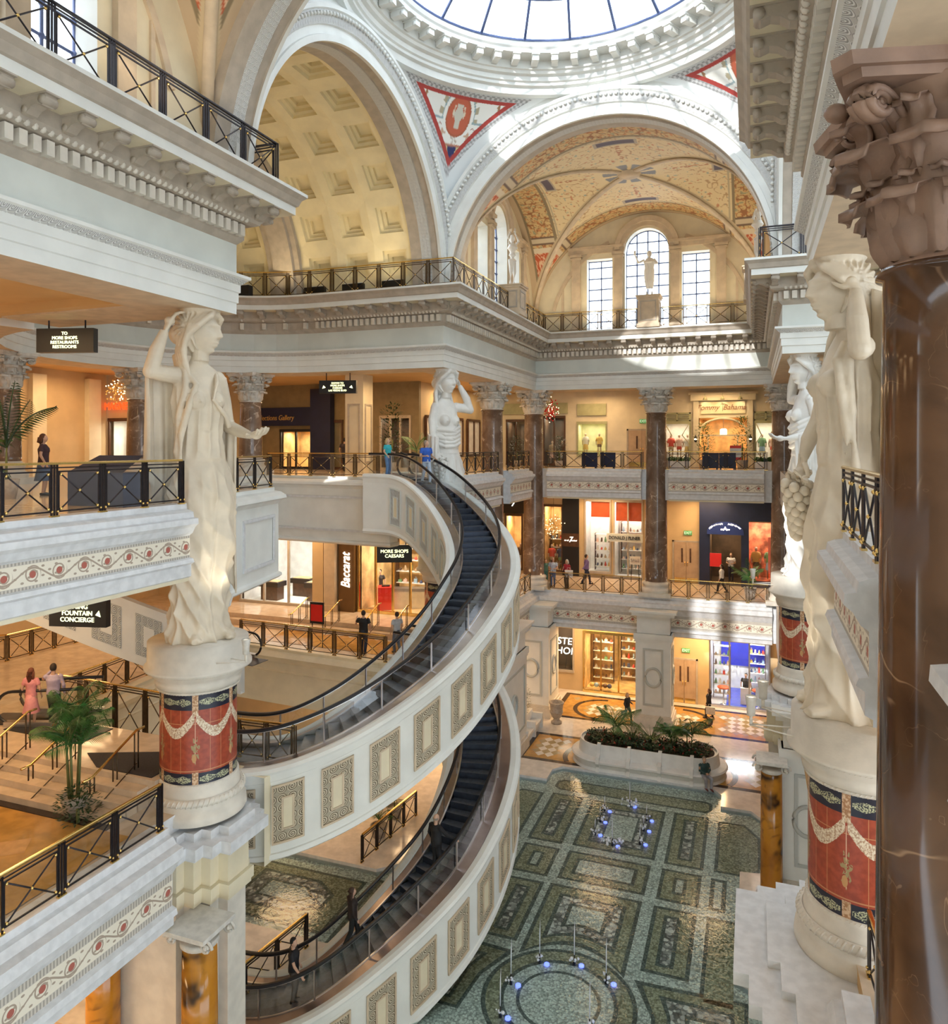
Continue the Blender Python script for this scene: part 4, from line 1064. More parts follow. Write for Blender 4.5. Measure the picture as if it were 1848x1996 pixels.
def escalator(label, T, a0, a1, pan0, pan1, npan, inner_pan):
    e = thing('spiral_escalator', label, 'escalator', (EC[0], EC[1], T[0][1]-.0), group='curved escalators')
    n = 140
    D = -2.35
    b = MB(); strip(b, T, [(6.50, -.02), (6.55, .05), (6.72, .08), (6.84, .04), (6.88, -.04), (6.86, -.1), (6.80, -.12), (6.80, -.3), (6.78, -.32), (6.78, D+.2), (6.82, D+.18), (6.84, D+.06), (6.76, D), (6.5, D-.05), (6.5, -.02)], a0, a1, n)
    obj('outer_cladding', b, WHITE, e)
    b = MB(); strip(b, T, [(4.62, -.02), (4.58, .05), (4.42, .08), (4.3, .04), (4.28, -.04), (4.32, -.12), (4.34, -.3), (4.34, D+.2), (4.3, D+.1), (4.36, D), (4.6, D-.05), (4.62, -.02)], a0, a1, n)
    obj('inner_cladding', b, WHITE, e)
    b = MB(); strip(b, T, [(4.6, D-.04), (4.9, D-.1), (6.2, D-.1), (6.52, D-.04)], a0, a1, n); obj('soffit', b, CREAM, e)
    for r0, r1, nm in ((6.18, 6.52, 0), (4.6, 4.84, 0)):
        b = MB(); strip(b, T, [(r0, -.16), (r0, .02), (r1, .02), (r1, -.1)], a0, a1, n); obj('deck', b, STEEL if T is ZU else STEELB, e)
    for r0 in (6.16, 4.86):
        s = 1 if r0 > 5 else -1
        b = MB(); strip(b, T, [(r0, 0), (r0, .84)], a0, a1, n); obj('balustrade_glass', b, GLASS, e)
        b = MB(); strip(b, T, [(r0-.045, .83), (r0-.05, .88), (r0-.03, .915), (r0+.03, .915), (r0+.05, .88), (r0+.045, .83), (r0-.045, .83)], a0, a1, n); obj('handrail', b, RUBBER, e)
        b = MB(); strip(b, T, [(r0-.03, .81), (r0-.03, .83), (r0+.03, .83), (r0+.03, .81)], a0, a1, n); strip(b, T, [(r0-.03, .0), (r0-.025, .05), (r0+.025, .05), (r0+.03, .0)], a0, a1, n); obj('handrail_guide', b, STEEL, e)
        for i in range(13):
            a = a1-4+(a0-a1+8)*(i+.5)/13; p = epos(a, r0+.05*s); z = interp(T, a); q = MB(); q.box(p[0]-.018, p[0]+.018, p[1]-.018, p[1]+.018, z, z+.82); obj('balustrade_post', q, STEEL, e)
    # newel ends of the handrails
    # steps
    N = 52
    for i in range(N):
        a = a1+(a0-a1)*(i+.5)/N; w = (a0-a1)/N; z = interp(T, a)-.08; zn = interp(T, a-w)-.08; 
        am = a-w/2; ap = a+w/2; r0, r1 = 4.88, 6.14
        pts = [epos(am, r0), epos(am, r1), epos(ap, r1), epos(ap, r0)]
        vs = [(x, y, zz_) for zz_ in (z-.3, z) for x, y in pts]; q = MB()
        q.add(vs, [(0, 3, 2, 1), (0, 1, 5, 4), (1, 2, 6, 5), (2, 3, 7, 6), (3, 0, 4, 7)], None, 0)
        q.add(vs[4:], [(0, 1, 2, 3)], None, 1)
        if z-zn > .03:      # yellowish demarcation at the nose
            A_ = Vector(vs[4]); B_ = Vector(vs[5]); u_ = Vector((vs[7][0]-vs[4][0], vs[7][1]-vs[4][1], 0)).normalized()*.03
            q.add([tuple(A_+Vector((0, 0, .002))), tuple(B_+Vector((0, 0, .002))), tuple(B_+u_+Vector((0, 0, .002))), tuple(A_+u_+Vector((0, 0, .002)))], [(0, 1, 2, 3)], None, 2)
        obj('step', q, [STEPM, STEPT, STEEL], e)
    def panel(aa, ab, rad, s):
        """framed ornamental panel on the cladding"""
        b = MB(); zt, zb_ = -.42, D+.42; M_ = 6
        def cell(fa, fb, ga, gb, th, m):
            base = len(b.v)
            for i in range(M_+1):
                f = fa+(fb-fa)*i/M_; a = aa+(ab-aa)*f; z = interp(T, a)
                for g, t in ((ga, 0), (ga, th), (gb, th), (gb, 0)):
                    p = epos(a, rad+s*(.005+t)); b.v.append((p[0], p[1], z+zt+(zb_-zt)*g))
            for i in range(M_):
                for j in range(3):
                    q_ = [base+i*4+j, base+(i+1)*4+j, base+(i+1)*4+j+1, base+i*4+j+1]; b.f.append(q_); b.m.append(m); b.sm.append(False)
                    ua = radians(aa+(ab-aa)*(fa+(fb-fa)*i/M_))*6.8; ub = radians(aa+(ab-aa)*(fa+(fb-fa)*(i+1)/M_))*6.8
                    gz = (ga, ga, gb, gb); b.uv.append([(ua, gz[j]*1.6), (ub, gz[j]*1.6), (ub, gz[j+1]*1.6), (ua, gz[j+1]*1.6)])
            for k_ in (0, M_): b.f.append([base+k_*4+j for j in range(4)]); b.m.append(m); b.sm.append(False); b.uv.append(None)
        cell(0, 1, 0, .035, .05, 2); cell(0, 1, .965, 1, .05, 2); cell(0, .055, .035, .965, .05, 2); cell(.945, 1, .035, .965, .05, 2)
        cell(.055, .945, .035, .965, .012, 1)
        cell(.30, .70, .22, .25, .04, 2); cell(.30, .70, .75, .78, .04, 2); cell(.30, .36, .25, .75, .04, 2); cell(.64, .70, .25, .75, .04, 2)
        cell(.36, .64, .25, .75, .02, 0)
        obj('ornamental_panel', b, [CREAM, ORN if s > 0 else ORNB, SOFF if s > 0 else FRZ], e)
    w = (pan1-pan0)/npan
    for i in range(npan): panel(pan0+w*(i+.17), pan0+w*(i+.83), 6.785, 1)
    for i in range(inner_pan): panel(86-w*(i+.83), 86-w*(i+.17), 4.335, -1)
    return e
escalator('upper curved escalator with blue-black steps sweeping down from the top level past the couple', ZU, -98, 98, -92, 88, 17, 8)
escalator('lower curved escalator with black steps, under the upper one, carrying three dark figures', ZL, -98, 86, -92, 85, 17, 6)
# second pair seen through the left opening: only its panelled flank shows
e = thing('spiral_escalator', 'pale panelled flank of another escalator behind the legs of the left statue', 'escalator', (-18, 18, -8.4))
b = MB(); n = 20
def e2(t, o=0): 
    x = -21.5+(-16.2+21.5)*t+.9*sin(t*pi)*.5+o*.7; y = 15.6+5.4*t-o*.7; return x, y, -2.6-3.9*t-.3*sin(t*pi)
for i in range(n):
    a, c_ = e2(i/n), e2((i+1)/n)
    for o, s in ((0, 1), (-.22, -1)):
        A = (a[0], a[1]-o, a[2]); Bq = (c_[0], c_[1]-o, c_[2])
        b.add([A, Bq, (Bq[0], Bq[1], Bq[2]-1.9), (A[0], A[1], A[2]-1.9)], [(0, 1, 2, 3)])
    b.add([(a[0], a[1], a[2]), (c_[0], c_[1], c_[2]), (c_[0], c_[1]+.22, c_[2]), (a[0], a[1]+.22, a[2])], [(0, 1, 2, 3)])
    b.add([(a[0], a[1], a[2]-1.9), (c_[0], c_[1], c_[2]-1.9), (c_[0], c_[1]+.22, c_[2]-1.9), (a[0], a[1]+.22, a[2]-1.9)], [(0, 1, 2, 3)])
obj('outer_cladding', b, WHITE, e)
for i in range(6):
    t0, t1 = .05+i*.16, .05+i*.16+.105; b = MB()
    def qd(f0, f1, g0, g1, o, m):
        P_ = []
        for f, g in ((f0, g0), (f1, g0), (f1, g1), (f0, g1)):
            x, y, z = e2(t0+(t1-t0)*f); P_.append((x+o*.7, y-o*.7, z-.3-1.3*g))
        Q_ = [(x-o*.7+.004, y+o*.7-.004, z) for x, y, z in P_]
        b.add(P_+Q_, [(0, 1, 2, 3), (0, 1, 5, 4), (1, 2, 6, 5), (2, 3, 7, 6), (3, 0, 4, 7)], [[(f0, g0), (f1, g0), (f1, g1), (f0, g1)]]+[None]*4, m)
    qd(0, 1, 0, 1, .03, 1); qd(.3, .7, .25, .75, .05, 0)
    obj('ornamental_panel', b, [WHITE, ORNB], e)

# ================================================================ small escalator ends (handrail loops) on the middle level
def newel(label, x, y, z, ang, L=2.4, two=True, h=.95, group='escalator handrail ends'):
    c = thing('escalator_end', label, 'escalator', (x, y, z), ang, group)
    for s in ((-.55, .55) if two else (0,)):
        loop = []
        for i in range(13): t = -pi/2+pi*i/12; loop.append((.45*cos(t), s, h/2+.04+.45*sin(t)))
        pts = [(-L, s, .04)]+loop+[(-L, s, h+.1)]
        b = MB(); b.tube(pts, .045, 8); obj('handrail', b, RUBBER, c, True)
        b = MB(); b.add([(-L, s, .06)]+loop+[(-L, s, h+.06)], [tuple(range(15))]); obj('balustrade_glass', b, GLASS, c, True)
        b = MB(); b.box(-L, .2, s-.1, s+.1, 0, .14); obj('skirt', b, STEEL, c, True)
    b = MB(); b.box(-L, .9, -.45, .45, 0, .02); obj('floor_plate', b, STEPM, c, True)
newel('black escalator handrail loops beside the landing where the couple stands', -19.6, 15.7, -7.85, radians(200), 2.0)
newel('escalator handrail loop on the middle level right of the left statue', -18.8, 24.5, -8.45, radians(-5), 3.0)
newel('escalator handrail loops at the head of the upper curved escalator', -13.2, 28.3, -1.34, pi, -.3)

# ================================================================ landing, stairs and their handrails on the middle level, left
c = thing('stair_landing', 'raised stone landing with black mats behind the palm at left', 'stairs', (-19, 14.5, -8.46))
b = MB(); b.box(-26, -13.1, 13.85, 16.1, -8.46, -7.85); obj('landing', b, FL_T, c)
for i in range(3):
    b = MB(); b.box(-26, -13.3, 13.85-.34*(i+1), 13.85-.34*i+.02, -8.46, -7.99-.155*i); obj('step', b, FL_T, c)
b = MB(); b.box(-26, -13.3, 12.62, 12.82, -8.46, -8.44); obj('base_strip', b, FL_B, c)
m1 = MB(); m1.box(-19.4, -16.6, 14.9, 16.0, -7.85, -7.83); o = obj('floor_mat', m1, RUBBER); props(o, 'black rubber mat under the couple on the raised landing', 'mat')
m1 = MB(); m1.prism([(-15.9, 14.5), (-14.2, 15.2), (-13.3, 15.2), (-13.3, 13.95), (-15.0, 13.95)], -7.85, -7.83); o = obj('floor_mat', m1, MATR); props(o, 'grey ribbed mat on the landing just left of the red pedestal', 'mat')
def stair_rail(label, x, y0, y1, z0, z1, group='brass stair handrails', mat=BRASS):
    c = thing('stair_handrail', label, 'handrail', (x, y0, z0), 0, group)
    b = MB(); b.tube([(0, .25, .95), (0, 0, .95), (0, y1-y0, .95+z1-z0), (0, y1-y0-.25, .95+z1-z0)], .03, 8); obj('top_rail', b, mat, c, True)
    b = MB(); b.bar((0, 0, .15), (0, y1-y0, .15+z1-z0), .015, 6); obj('lower_bar', b, IRONG, c, True)
    for i in range(3):
        for d in (-.06, .06):
            t = i/2; yy = (y1-y0)*t+d; b = MB(); b.bar((0, yy, -.0), (0, yy, .93+(z1-z0)*t), .018, 6); obj('post', b, IRONG, c, True)
    return c
for i, (x, lb) in enumerate(((-17.6, 'brass handrail over the steps at the far left edge'), (-15.9, 'brass handrail over the steps just left of the palm top'), (-14.0, 'brass handrail over the steps nearest the red pedestal'))):
    stair_rail(lb, x, 14.2, 12.9, -7.85, -8.46)
# checkered floor inlay of the middle level, lower left
def checker_floor(name, poly, z, sz, rot, A, B_, clip, obj_label=None, m0=FL_O):
    """ochre field with a clipped diamond checker; clip(x,y) tells where diamonds lie"""
    b = MB(); b.flat(poly, z, 0)
    xs = [p[0] for p in poly]; ys = [p[1] for p in poly]; C, S = cos(rot), sin(rot)
    cx, cy = (min(xs)+max(xs))/2, (min(ys)+max(ys))/2; N = int((max(xs)-min(xs)+max(ys)-min(ys))/sz)+2
    for i in range(-N, N):
        for j in range(-N, N):
            pts = [(cx+((i+a)*sz)*C-((j+d)*sz)*S, cy+((i+a)*sz)*S+((j+d)*sz)*C) for a, d in ((0, 0), (1, 0), (1, 1), (0, 1))]
            if all(clip(x, y) for x, y in pts): b.flat(pts, z+.003, 1+(i+j) % 2)
    return struct(name, b, [m0, A, B_])
FL_W2 = simple('marble pale diamond', (.78, .72, .64), .14, 0, .08, 4); FL_O2 = simple('marble olive diamond', (.42, .32, .16), .14, 0, .15, 4); FL_O3 = simple('marble amber diamond', (.60, .33, .12), .14, 0, .15, 4)
checker_floor('floor_inlay_middle', [(-22, 2), (-12.6, 2), (-12.6, 12.6), (-22, 12.6)], -8.445, .62, radians(38), FL_W2, FL_O3, lambda x, y: x < -13.9 and y < 11.9 and x > -21 and y > 3)
checker_floor('floor_inlay_middle_far', [(-20, 27.4), (-13.2, 27.0), (-13.2, 33.6), (-20, 33.6)], -8.445, .45, radians(45), FL_W2, FL_O3, lambda x, y: -18.6 < x < -13.9 and 28.4 < y < 32.6)
for i, (x, lb) in enumerate(((-19.3, 'small stair rail left of the leaning man, far side'), (-17.6, 'small stair rail between the sign and the leaning man'), (-15.6, 'small stair rail behind the leaning man'), (-14.2, 'small stair rail behind the person in grey'))):
    stair_rail(lb, x, 29.8, 28.6, -8.0, -8.46, 'small bronze stair rails behind the leaning man', BRASS)
b = MB(); b.box(-32, -13.0, 29.7, 34.5, -8.46, -8.0); b.box(-32, -13.0, 29.3, 29.7, -8.46, -8.2); struct('floor_middle_raised', b, [FL_T])
# ================================================================ ground floor, pool and mosaic
POOL = [(-10.7, -6), (-10.7, 20.3), (-18.5, 20.3), (-18.5, 24.5), (-12.9, 24.5), (-10.7, 26.6), (-10.7, 33.3), (-10.2, 33.9), (-8.97, 33.9), (-8.97, 35.0), (-8.6, 35.5), (-1.65, 35.5), (-1.27, 35.0), (-1.27, 33.9), (-.03, 33.9), (.42, 33.25), (.42, 29.1), (-.42, 28.95), (-.42, 27.05), (.1, 26.85), (-.5, 26.3), (-.5, 23.1), (-.1, 22.9), (-.1, 22.5), (.4, 22.5), (.4, -6)]
b = MB(); b.prism([(-34, -6)]+POOL+[(9, -6), (9, 52), (-34, 52)], -16.0, -15.5, 1, 0); struct('floor_ground', b, [FL_W, LEDGE])
def tess(name, a, c, sc=26, contrast=1):
    m = MT(name, .45); v = m.vor(sc, 'F1', out=1) if 0 else None
    n = m.nt.nodes.new('ShaderNodeTexVoronoi'); n.inputs['Scale'].default_value = sc; m.nt.links.new(m.tc.outputs['Object'], n.inputs['Vector'])
    sp = m.nt.nodes.new('ShaderNodeSeparateColor'); m.nt.links.new(n.outputs['Color'], sp.inputs[0]); k = X(m.nt, sp.outputs[0])
    big = m.noise(2.2, 5); f = (k*.6+big*.6).ss(.25, .95); col = m.mix(f, a, c)
    x, y, _ = m.xyz('Object'); d = n.outputs['Distance']; e = X(m.nt, d).gt(.62); col = m.mix(e*.6, col, tuple(q*.35 for q in a)); m.color(col); return m.mat
T_L = tess('mosaic pale tesserae', (.50, .53, .48), (.93, .94, .88), 15)
T_D = tess('mosaic dark band', (.07, .09, .085), (.21, .24, .22), 16)
T_O = tess('mosaic olive field', (.27, .26, .16), (.60, .57, .42), 15)
T_S = tess('mosaic scroll', (.12, .12, .12), (.95, .9, .85), 7)
b = MB(); b.flat([(-20, -6), (2, -6), (2, 37), (-20, 37)], -15.74); pf = struct('floor_pool', b, [T_L])
mz = [0]
def rect(x0, x1, y0, y1): return [(x0, y0), (x1, y0), (x1, y1), (x0, y1)]
def nest(*layers):
    """(polygon, material) from the outermost inwards, each laid a hair above the last"""
    b = MB()
    for i, (poly, m) in enumerate(layers): b.flat(poly, -15.735+.003*i, m)
    o = obj('mosaic_panel', b, [T_L, T_D, T_O, T_S], pf); return o
def rr(x0, x1, y0, y1, *ins):
    mats = {'D': 1, 'O': 2, 'L': 0, 'S': 3}; out = []
    for k, m in ins: out.append((rect(x0+k, x1-k, y0+k, y1-k), mats[m]))
    return out
def mir(l): return [([(-10.17-x, y) for x, y in p], m) for p, m in l]
A = [('D'), ]
strip_a = rr(-3.12, -1.7, 28.97, 33.15, (0, 'D'), (.13, 'O'))+[(rect(-2.68, -2.14, 29.43, 32.68), 1), (rect(-2.57, -2.25, 29.55, 32.56), 3)]
sm = rr(-3.14, -1.72, 26.6, 28.62, (0, 'D'), (.13, 'O'))+[(rect(-2.66, -2.2, 27.1, 28.15), 1), (rect(-2.55, -2.31, 27.22, 28.03), 0)]
strip_b = rr(-3.15, -1.74, 22.8, 26.22, (0, 'D'), (.13, 'O'))+[(rect(-2.76, -2.22, 23.18, 25.78), 1), (rect(-2.64, -2.34, 23.3, 25.66), 3)]
side = [(rect(-1.4, -.85, 26.6, 28.58), 1), (rect(-1.25, -1.0, 26.75, 28.42), 0)]
cor = [([(-1.33, 29.03), (-.25, 29.05), (.32, 29.6), (.32, 32.1), (-.28, 33.05), (-1.33, 33.0)], 1), ([(-1.2, 29.16), (-.3, 29.18), (.2, 29.7), (.2, 32.05), (-.34, 32.92), (-1.2, 32.87)], 2)]
cor2 = [(rect(-1.42, -.5, 22.0, 26.2), 1), (rect(-1.3, -.5, 22.12, 26.07), 2)]
for l in (strip_a, sm, strip_b, side, cor, cor2): nest(*l); nest(*mir(l))
nest(*([([(-8.3, 33.55), (-1.87, 33.55), (-1.62, 33.8), (-1.62, 34.45), (-1.9, 34.6), (-8.25, 34.6), (-8.55, 34.4), (-8.55, 33.8)], 1), ([(-8.25, 33.67), (-1.92, 33.67), (-1.75, 33.85), (-1.75, 34.35), (-1.95, 34.48), (-8.2, 34.48), (-8.42, 34.3), (-8.42, 33.85)], 2)]))
nest(*rr(-6.65, -3.47, 29.05, 33.08, (0, 'D'), (.13, 'O'), (.5, 'D'), (.62, 'S'), (.95, 'D'), (1.03, 'L')))
nest(*rr(-6.67, -3.54, 26.66, 28.64, (0, 'D'), (.13, 'O'), (.42, 'D'), (.55, 'L')))
def sag(x0, x1, yb, yt, dip, n=12):
    return [(x0, yt), (x1, yt)]+[(x1+(x0-x1)*i/n, yb+dip*(1-((i/n-.5)*2)**2)) for i in range(n+1)]
nest((sag(-6.8, -3.55, 22.3, 26.28, .9), 1), (sag(-6.67, -3.68, 22.5, 26.15, .9), 2), (sag(-6.32, -4.0, 23.2, 25.78, .45), 1), (sag(-6.18, -4.14, 23.4, 25.64, .42), 3), (sag(-5.88, -4.48, 23.95, 25.32, .2), 1), (sag(-5.74, -4.62, 24.1, 25.18, .2), 0))
circ = lambda x, y, r, n=56: [(x+r*cos(2*pi*i/n), y+r*sin(2*pi*i/n)) for i in range(n)]
nest((circ(-5.15, 20.75, 2.2), 1), (circ(-5.15, 20.75, 2.07), 2), (circ(-5.15, 20.75, 1.68), 1), (circ(-5.15, 20.75, 1.55), 0), (circ(-5.15, 20.75, 1.2), 1), (circ(-5.15, 20.75, 1.1), 0))
def wedge(cx, cy, w, h, ang): 
    C, S = cos(ang), sin(ang); return [(cx+x*C-y*S, cy+x*S+y*C) for x, y in ((-w, -h), (w, -h), (w, h), (-w, h))]
for sx in (-1, 1):
    f = lambda l: l if sx > 0 else mir(l)
    l = [([(-3.25, 22.35), (-.1, 22.5), (-.1, 19.5), (-2.45, 19.5), (-2.6, 21.0)], 1), ([(-3.0, 22.2), (-.2, 22.35), (-.2, 19.6), (-2.35, 19.6), (-2.5, 21.05)], 2), ([(-2.5, 21.95), (-.45, 21.95), (-.45, 19.8), (-2.1, 19.8), (-2.2, 21.2)], 1), ([(-2.3, 21.82), (-.55, 21.82), (-.55, 19.9), (-2.0, 19.9), (-2.1, 21.2)], 3), ([(-1.75, 21.45), (-.85, 21.45), (-.85, 20.2), (-1.6, 20.2)], 1), ([(-1.62, 21.3), (-.98, 21.3), (-.98, 20.3), (-1.5, 20.3)], 0)]
    nest(*f(l))
nest((rect(-17.6, -13.0, 20.9, 24.0), 1), (rect(-17.47, -13.13, 21.03, 23.87), 2), ([(-17.0, 21.5), (-14.6, 21.5), (-13.7, 22.1), (-13.7, 22.9), (-14.6, 23.5), (-17.0, 23.5)], 1), ([(-16.85, 21.63), (-14.65, 21.63), (-13.85, 22.2), (-13.85, 22.85), (-14.65, 23.37), (-16.85, 23.37)], 3), ([(-16.4, 22.0), (-14.8, 22.0), (-14.3, 22.5), (-14.8, 23.0), (-16.4, 23.0)], 1), ([(-16.28, 22.1), (-14.85, 22.1), (-14.45, 22.5), (-14.85, 22.9), (-16.28, 22.9)], 0))
nest((rect(-12.7, -9.3, 20.6, 24.3), 1), (rect(-12.55, -9.45, 20.75, 24.15), 2))
# shallow water over the mosaic
wm = bpy.data.materials.new('shallow water'); wm.use_nodes = True; nt = wm.node_tree; nt.nodes.clear()
o_ = nt.nodes.new('ShaderNodeOutputMaterial'); mx_ = nt.nodes.new('ShaderNodeMixShader'); t_ = nt.nodes.new('ShaderNodeBsdfTransparent'); t_.inputs[0].default_value = (.86, .95, .93, 1)
g_ = nt.nodes.new('ShaderNodeBsdfGlossy'); g_.inputs['Roughness'].default_value = .04; fr_ = nt.nodes.new('ShaderNodeFresnel'); fr_.inputs[0].default_value = 1.33
tc_ = nt.nodes.new('ShaderNodeTexCoord'); n_ = nt.nodes.new('ShaderNodeTexNoise'); n_.inputs['Scale'].default_value = 5; n_.inputs['Detail'].default_value = 4; n_.inputs['Distortion'].default_value = 1
bp_ = nt.nodes.new('ShaderNodeBump'); bp_.inputs['Strength'].default_value = .15; bp_.inputs['Distance'].default_value = .05
for a, c_ in ((tc_.outputs['Object'], n_.inputs['Vector']), (n_.outputs[0], bp_.inputs['Height']), (bp_.outputs[0], g_.inputs['Normal']), (bp_.outputs[0], fr_.inputs['Normal']), (fr_.outputs[0], mx_.inputs[0]), (t_.outputs[0], mx_.inputs[1]), (g_.outputs[0], mx_.inputs[2]), (mx_.outputs[0], o_.inputs[0])): nt.links.new(a, c_)
b = MB(); b.flat(POOL, -15.62); o = obj('pool_water', b, wm); o['kind'] = 'stuff'; props(o, 'shallow clear water over the patterned green mosaic pool', 'water')
WJ = simple('white water spray', (.8, .86, .95), .2, 0, .05, 20, .6, 60)
BLUEL = simple('underwater blue light', (.15, .2, 1), .3, 0, 0, 1, 0, 1, 5)
def jet(x, y, h, label, nz=True, splash=.12):
    c = thing('fountain_jet', label, 'fountain jet', (x, y, -15.72), group='fountain jets in the pool')
    b = MB(); b.lathe([(.05, 0), (.05, .06), (.02, .1), (.02, .3), (.01, .3)], n=10); obj('nozzle', b, BLACK, c, True)
    b = MB(); b.tube([(.0, 0, .3), (.0, .01, .3+h*.6), (.01, .03, .3+h)], [.014, .02, .006], 6)
    for i in range(7 if splash < .2 else 26):
        a = random.uniform(0, 6.28); r = random.uniform(0, splash*1.5); b.ball((r*cos(a), r*sin(a), .1+random.uniform(0, .12)), random.uniform(.02, .05)*(1+splash), 0, 6, 4)
    obj('water_spray', b, WJ, c, True)
    b = MB(); b.lathe([(.08, .0), (.08, .04), (.01, .05)], n=12); b.v = [(p[0]+.22, p[1], p[2]) for p in b.v]; obj('lamp', b, BLUEL, c, True)
for i, (x, y) in enumerate(((-6.6, 20.9), (-6.05, 22.05), (-5.05, 22.35), (-4.0, 21.9), (-6.5, 19.6), (-4.1, 20.0))): jet(x, y, 1.0, 'thin jet from the ring of the round mosaic, number %s clockwise' % ('one two three four five six'.split()[i]))
for x, y, lb in ((-5.0, 33.0, 'tall splashing jet at the far side of the square mosaic'), (-5.15, 29.5, 'low splashing jet at the near side of the square mosaic')): jet(x, y, .8, lb, True, .3)
for i, (x, y) in enumerate(((-5.95, 32.2), (-5.95, 31.2), (-5.95, 30.1), (-4.15, 32.0), (-4.15, 31.1), (-4.15, 30.0))): jet(x, y, .35, 'small jet on the %s side of the square mosaic, %s' % (('left', 'right')[i//3], ('far', 'middle', 'near')[i % 3]))
# ground floor marble inlays
def field(name, x0, x1, y0, y1, keep, rings):
    b = MB(); z = -15.497
    b.flat(rect(x0, x1, y0, y1), z, 3); b.flat(rect(x0+.28, x1-.28, y0+.28, y1-.28), z+.002, 0)
    s = .44; N = 70; C = cos(pi/4); cx, cy = (x0+x1)/2, (y0+y1)/2
    for i in range(-N, N):
        for j in range(-N, N):
            pts = [(cx+((i+a)-(j+d))*s*C*.78, cy+((i+a)+(j+d))*s*C) for a, d in ((0, 0), (1, 0), (1, 1), (0, 1))]
            if all(x0+.45 < x < x1-.45 and y0+.4 < y < y1-.4 and keep(x, y) for x, y in pts): b.flat(pts, z+.005, 1+(i+j) % 2)
    for pl, m in rings: b.flat(pl, z+.007, m)
    return struct(name, b, [FL_O, FL_W2, FL_O2, FL_B])
def stadium(xa, xb, y, r, n=20): return [(xb+r*cos(t), y+r*sin(t)) for t in [-pi/2+pi*i/n for i in range(n+1)]]+[(xa+r*cos(t), y+r*sin(t)) for t in [pi/2+pi*i/n for i in range(n+1)]]
def dst(x, y, xa, xb, yc): return hypot(max(xa-x, 0, x-xb), y-yc)
def band(xa, xb, y, r0, r1, ylo, yhi, m, n=24):
    out = []
    for sgn in (0, 1):
        for i in range(n):
            ts = [(-pi/2+pi*k/n)+(pi if sgn else 0) for k in (i, i+1)]; c_ = xa if sgn else xb
            q = [(c_+r1*cos(ts[0]), y+r1*sin(ts[0])), (c_+r1*cos(ts[1]), y+r1*sin(ts[1])), (c_+r0*cos(ts[1]), y+r0*sin(ts[1])), (c_+r0*cos(ts[0]), y+r0*sin(ts[0]))]
            if all(ylo < p[1] < yhi for p in q): out.append((q, m))
    return out
field('floor_inlay_near', -11.0, 1.6, 35.75, 39.3, lambda x, y: dst(x, y, -6.9, -2.6, 37.0) > 2.12, band(-6.9, -2.6, 37.0, 1.75, 2.0, 35.8, 39.2, 3))
field('floor_inlay_far', -10.9, 2.0, 41.9, 46.2, lambda x, y: dst(x, y, -8.2, -3.8, 43.9) > 2.1 or dst(x, y, -8.2, -3.8, 43.9) < 1.3, band(-8.2, -3.8, 43.9, 1.5, 1.75, 42, 46.1, 3))
b = MB(); b.flat([(-30, 2), (-13, 2), (-13, 15), (-30, 15)], -15.49); struct('floor_inlay_left', b, [FL_T])
m1 = MB(); m1.prism([(-17.5, 12.0), (-15.2, 12.0), (-14.9, 13.8), (-17.2, 13.8)], -15.49, -15.47); o = obj('floor_mat', m1, MATR); props(o, 'dark mat on the cream floor at the very bottom left', 'mat')
railing('brass-topped railing beside a potted plant below the upper escalator sweep', [(-13.6, 24.7), (-13.2, 28.6)], -15.5, 1.05, 'brass', 1.1, 'railings of the ground floor')
railing('short brass-topped railing at the foot of the lower escalator', [(-13.3, 17.4), (-12.9, 19.9)], -15.5, 1.05, 'brass', 1.1, 'railings of the ground floor')

# ================================================================ walls behind the galleries
zt3, zb3, zb2, zb1 = 3.5, -1.34, -8.46, -15.5
b = MB(); b.box(-30.4, -30, -6, 28.5, zb3, zt3); b.box(-27.8, -27.5, 29.5, 37, zb3, zt3); struct('wall_left_upper', b, [TANW])
b = MB(); b.box(-30, -27.6, 32.0, 32.3, zb2, -3.06); b.box(-30.4, -30, -6, 32.3, zb2, -3.06); struct('wall_left_middle', b, [TANW])
b = MB(); b.box(-30.4, -30, -6, 32.3, zb1, -10.6); b.box(-30, -17.0, 33.0, 33.3, zb1, -10.6); b.box(-17.2, -17, 33, 48, zb1, -10.6); struct('wall_left_ground', b, [TANW])
b = MB(); b.box(8.8, 9.0, 15, 52, -15.5, 15); struct('wall_right_end', b, [FRZ])
b = MB(); b.box(XR+.0, 9, 28.75, 29.0, -3.0, 3.2); 
def seg_wall(b, y, x0, x1, z0, z1, holes, m=0, th=.25):
    """wall facing -y with rectangular openings (xa, xb, za, zb)"""
    xs = sorted(set([x0, x1]+[h[i] for h in holes for i in (0, 1)]))
    for a, c_ in zip(xs[:-1], xs[1:]):
        mid = (a+c_)/2; hs = sorted([(h[2], h[3]) for h in holes if h[0] < mid < h[1]]); z = z0
        for lo, hi in hs:
            if lo > z: b.box(a, c_, y, y+th, z, lo, m)
            z = hi
        if z < z1: b.box(a, c_, y, y+th, z, z1, m)
_yaw = .3552
def wx(px, y):
    t = (px-924)/1461.4; return y*(-sin(_yaw)+cos(_yaw)*t)/(cos(_yaw)+sin(_yaw)*t)
def wz(py, px, y):
    t = (px-924)/1461.4; return -(py-868.8)/1461.4*y/(cos(_yaw)+sin(_yaw)*t)
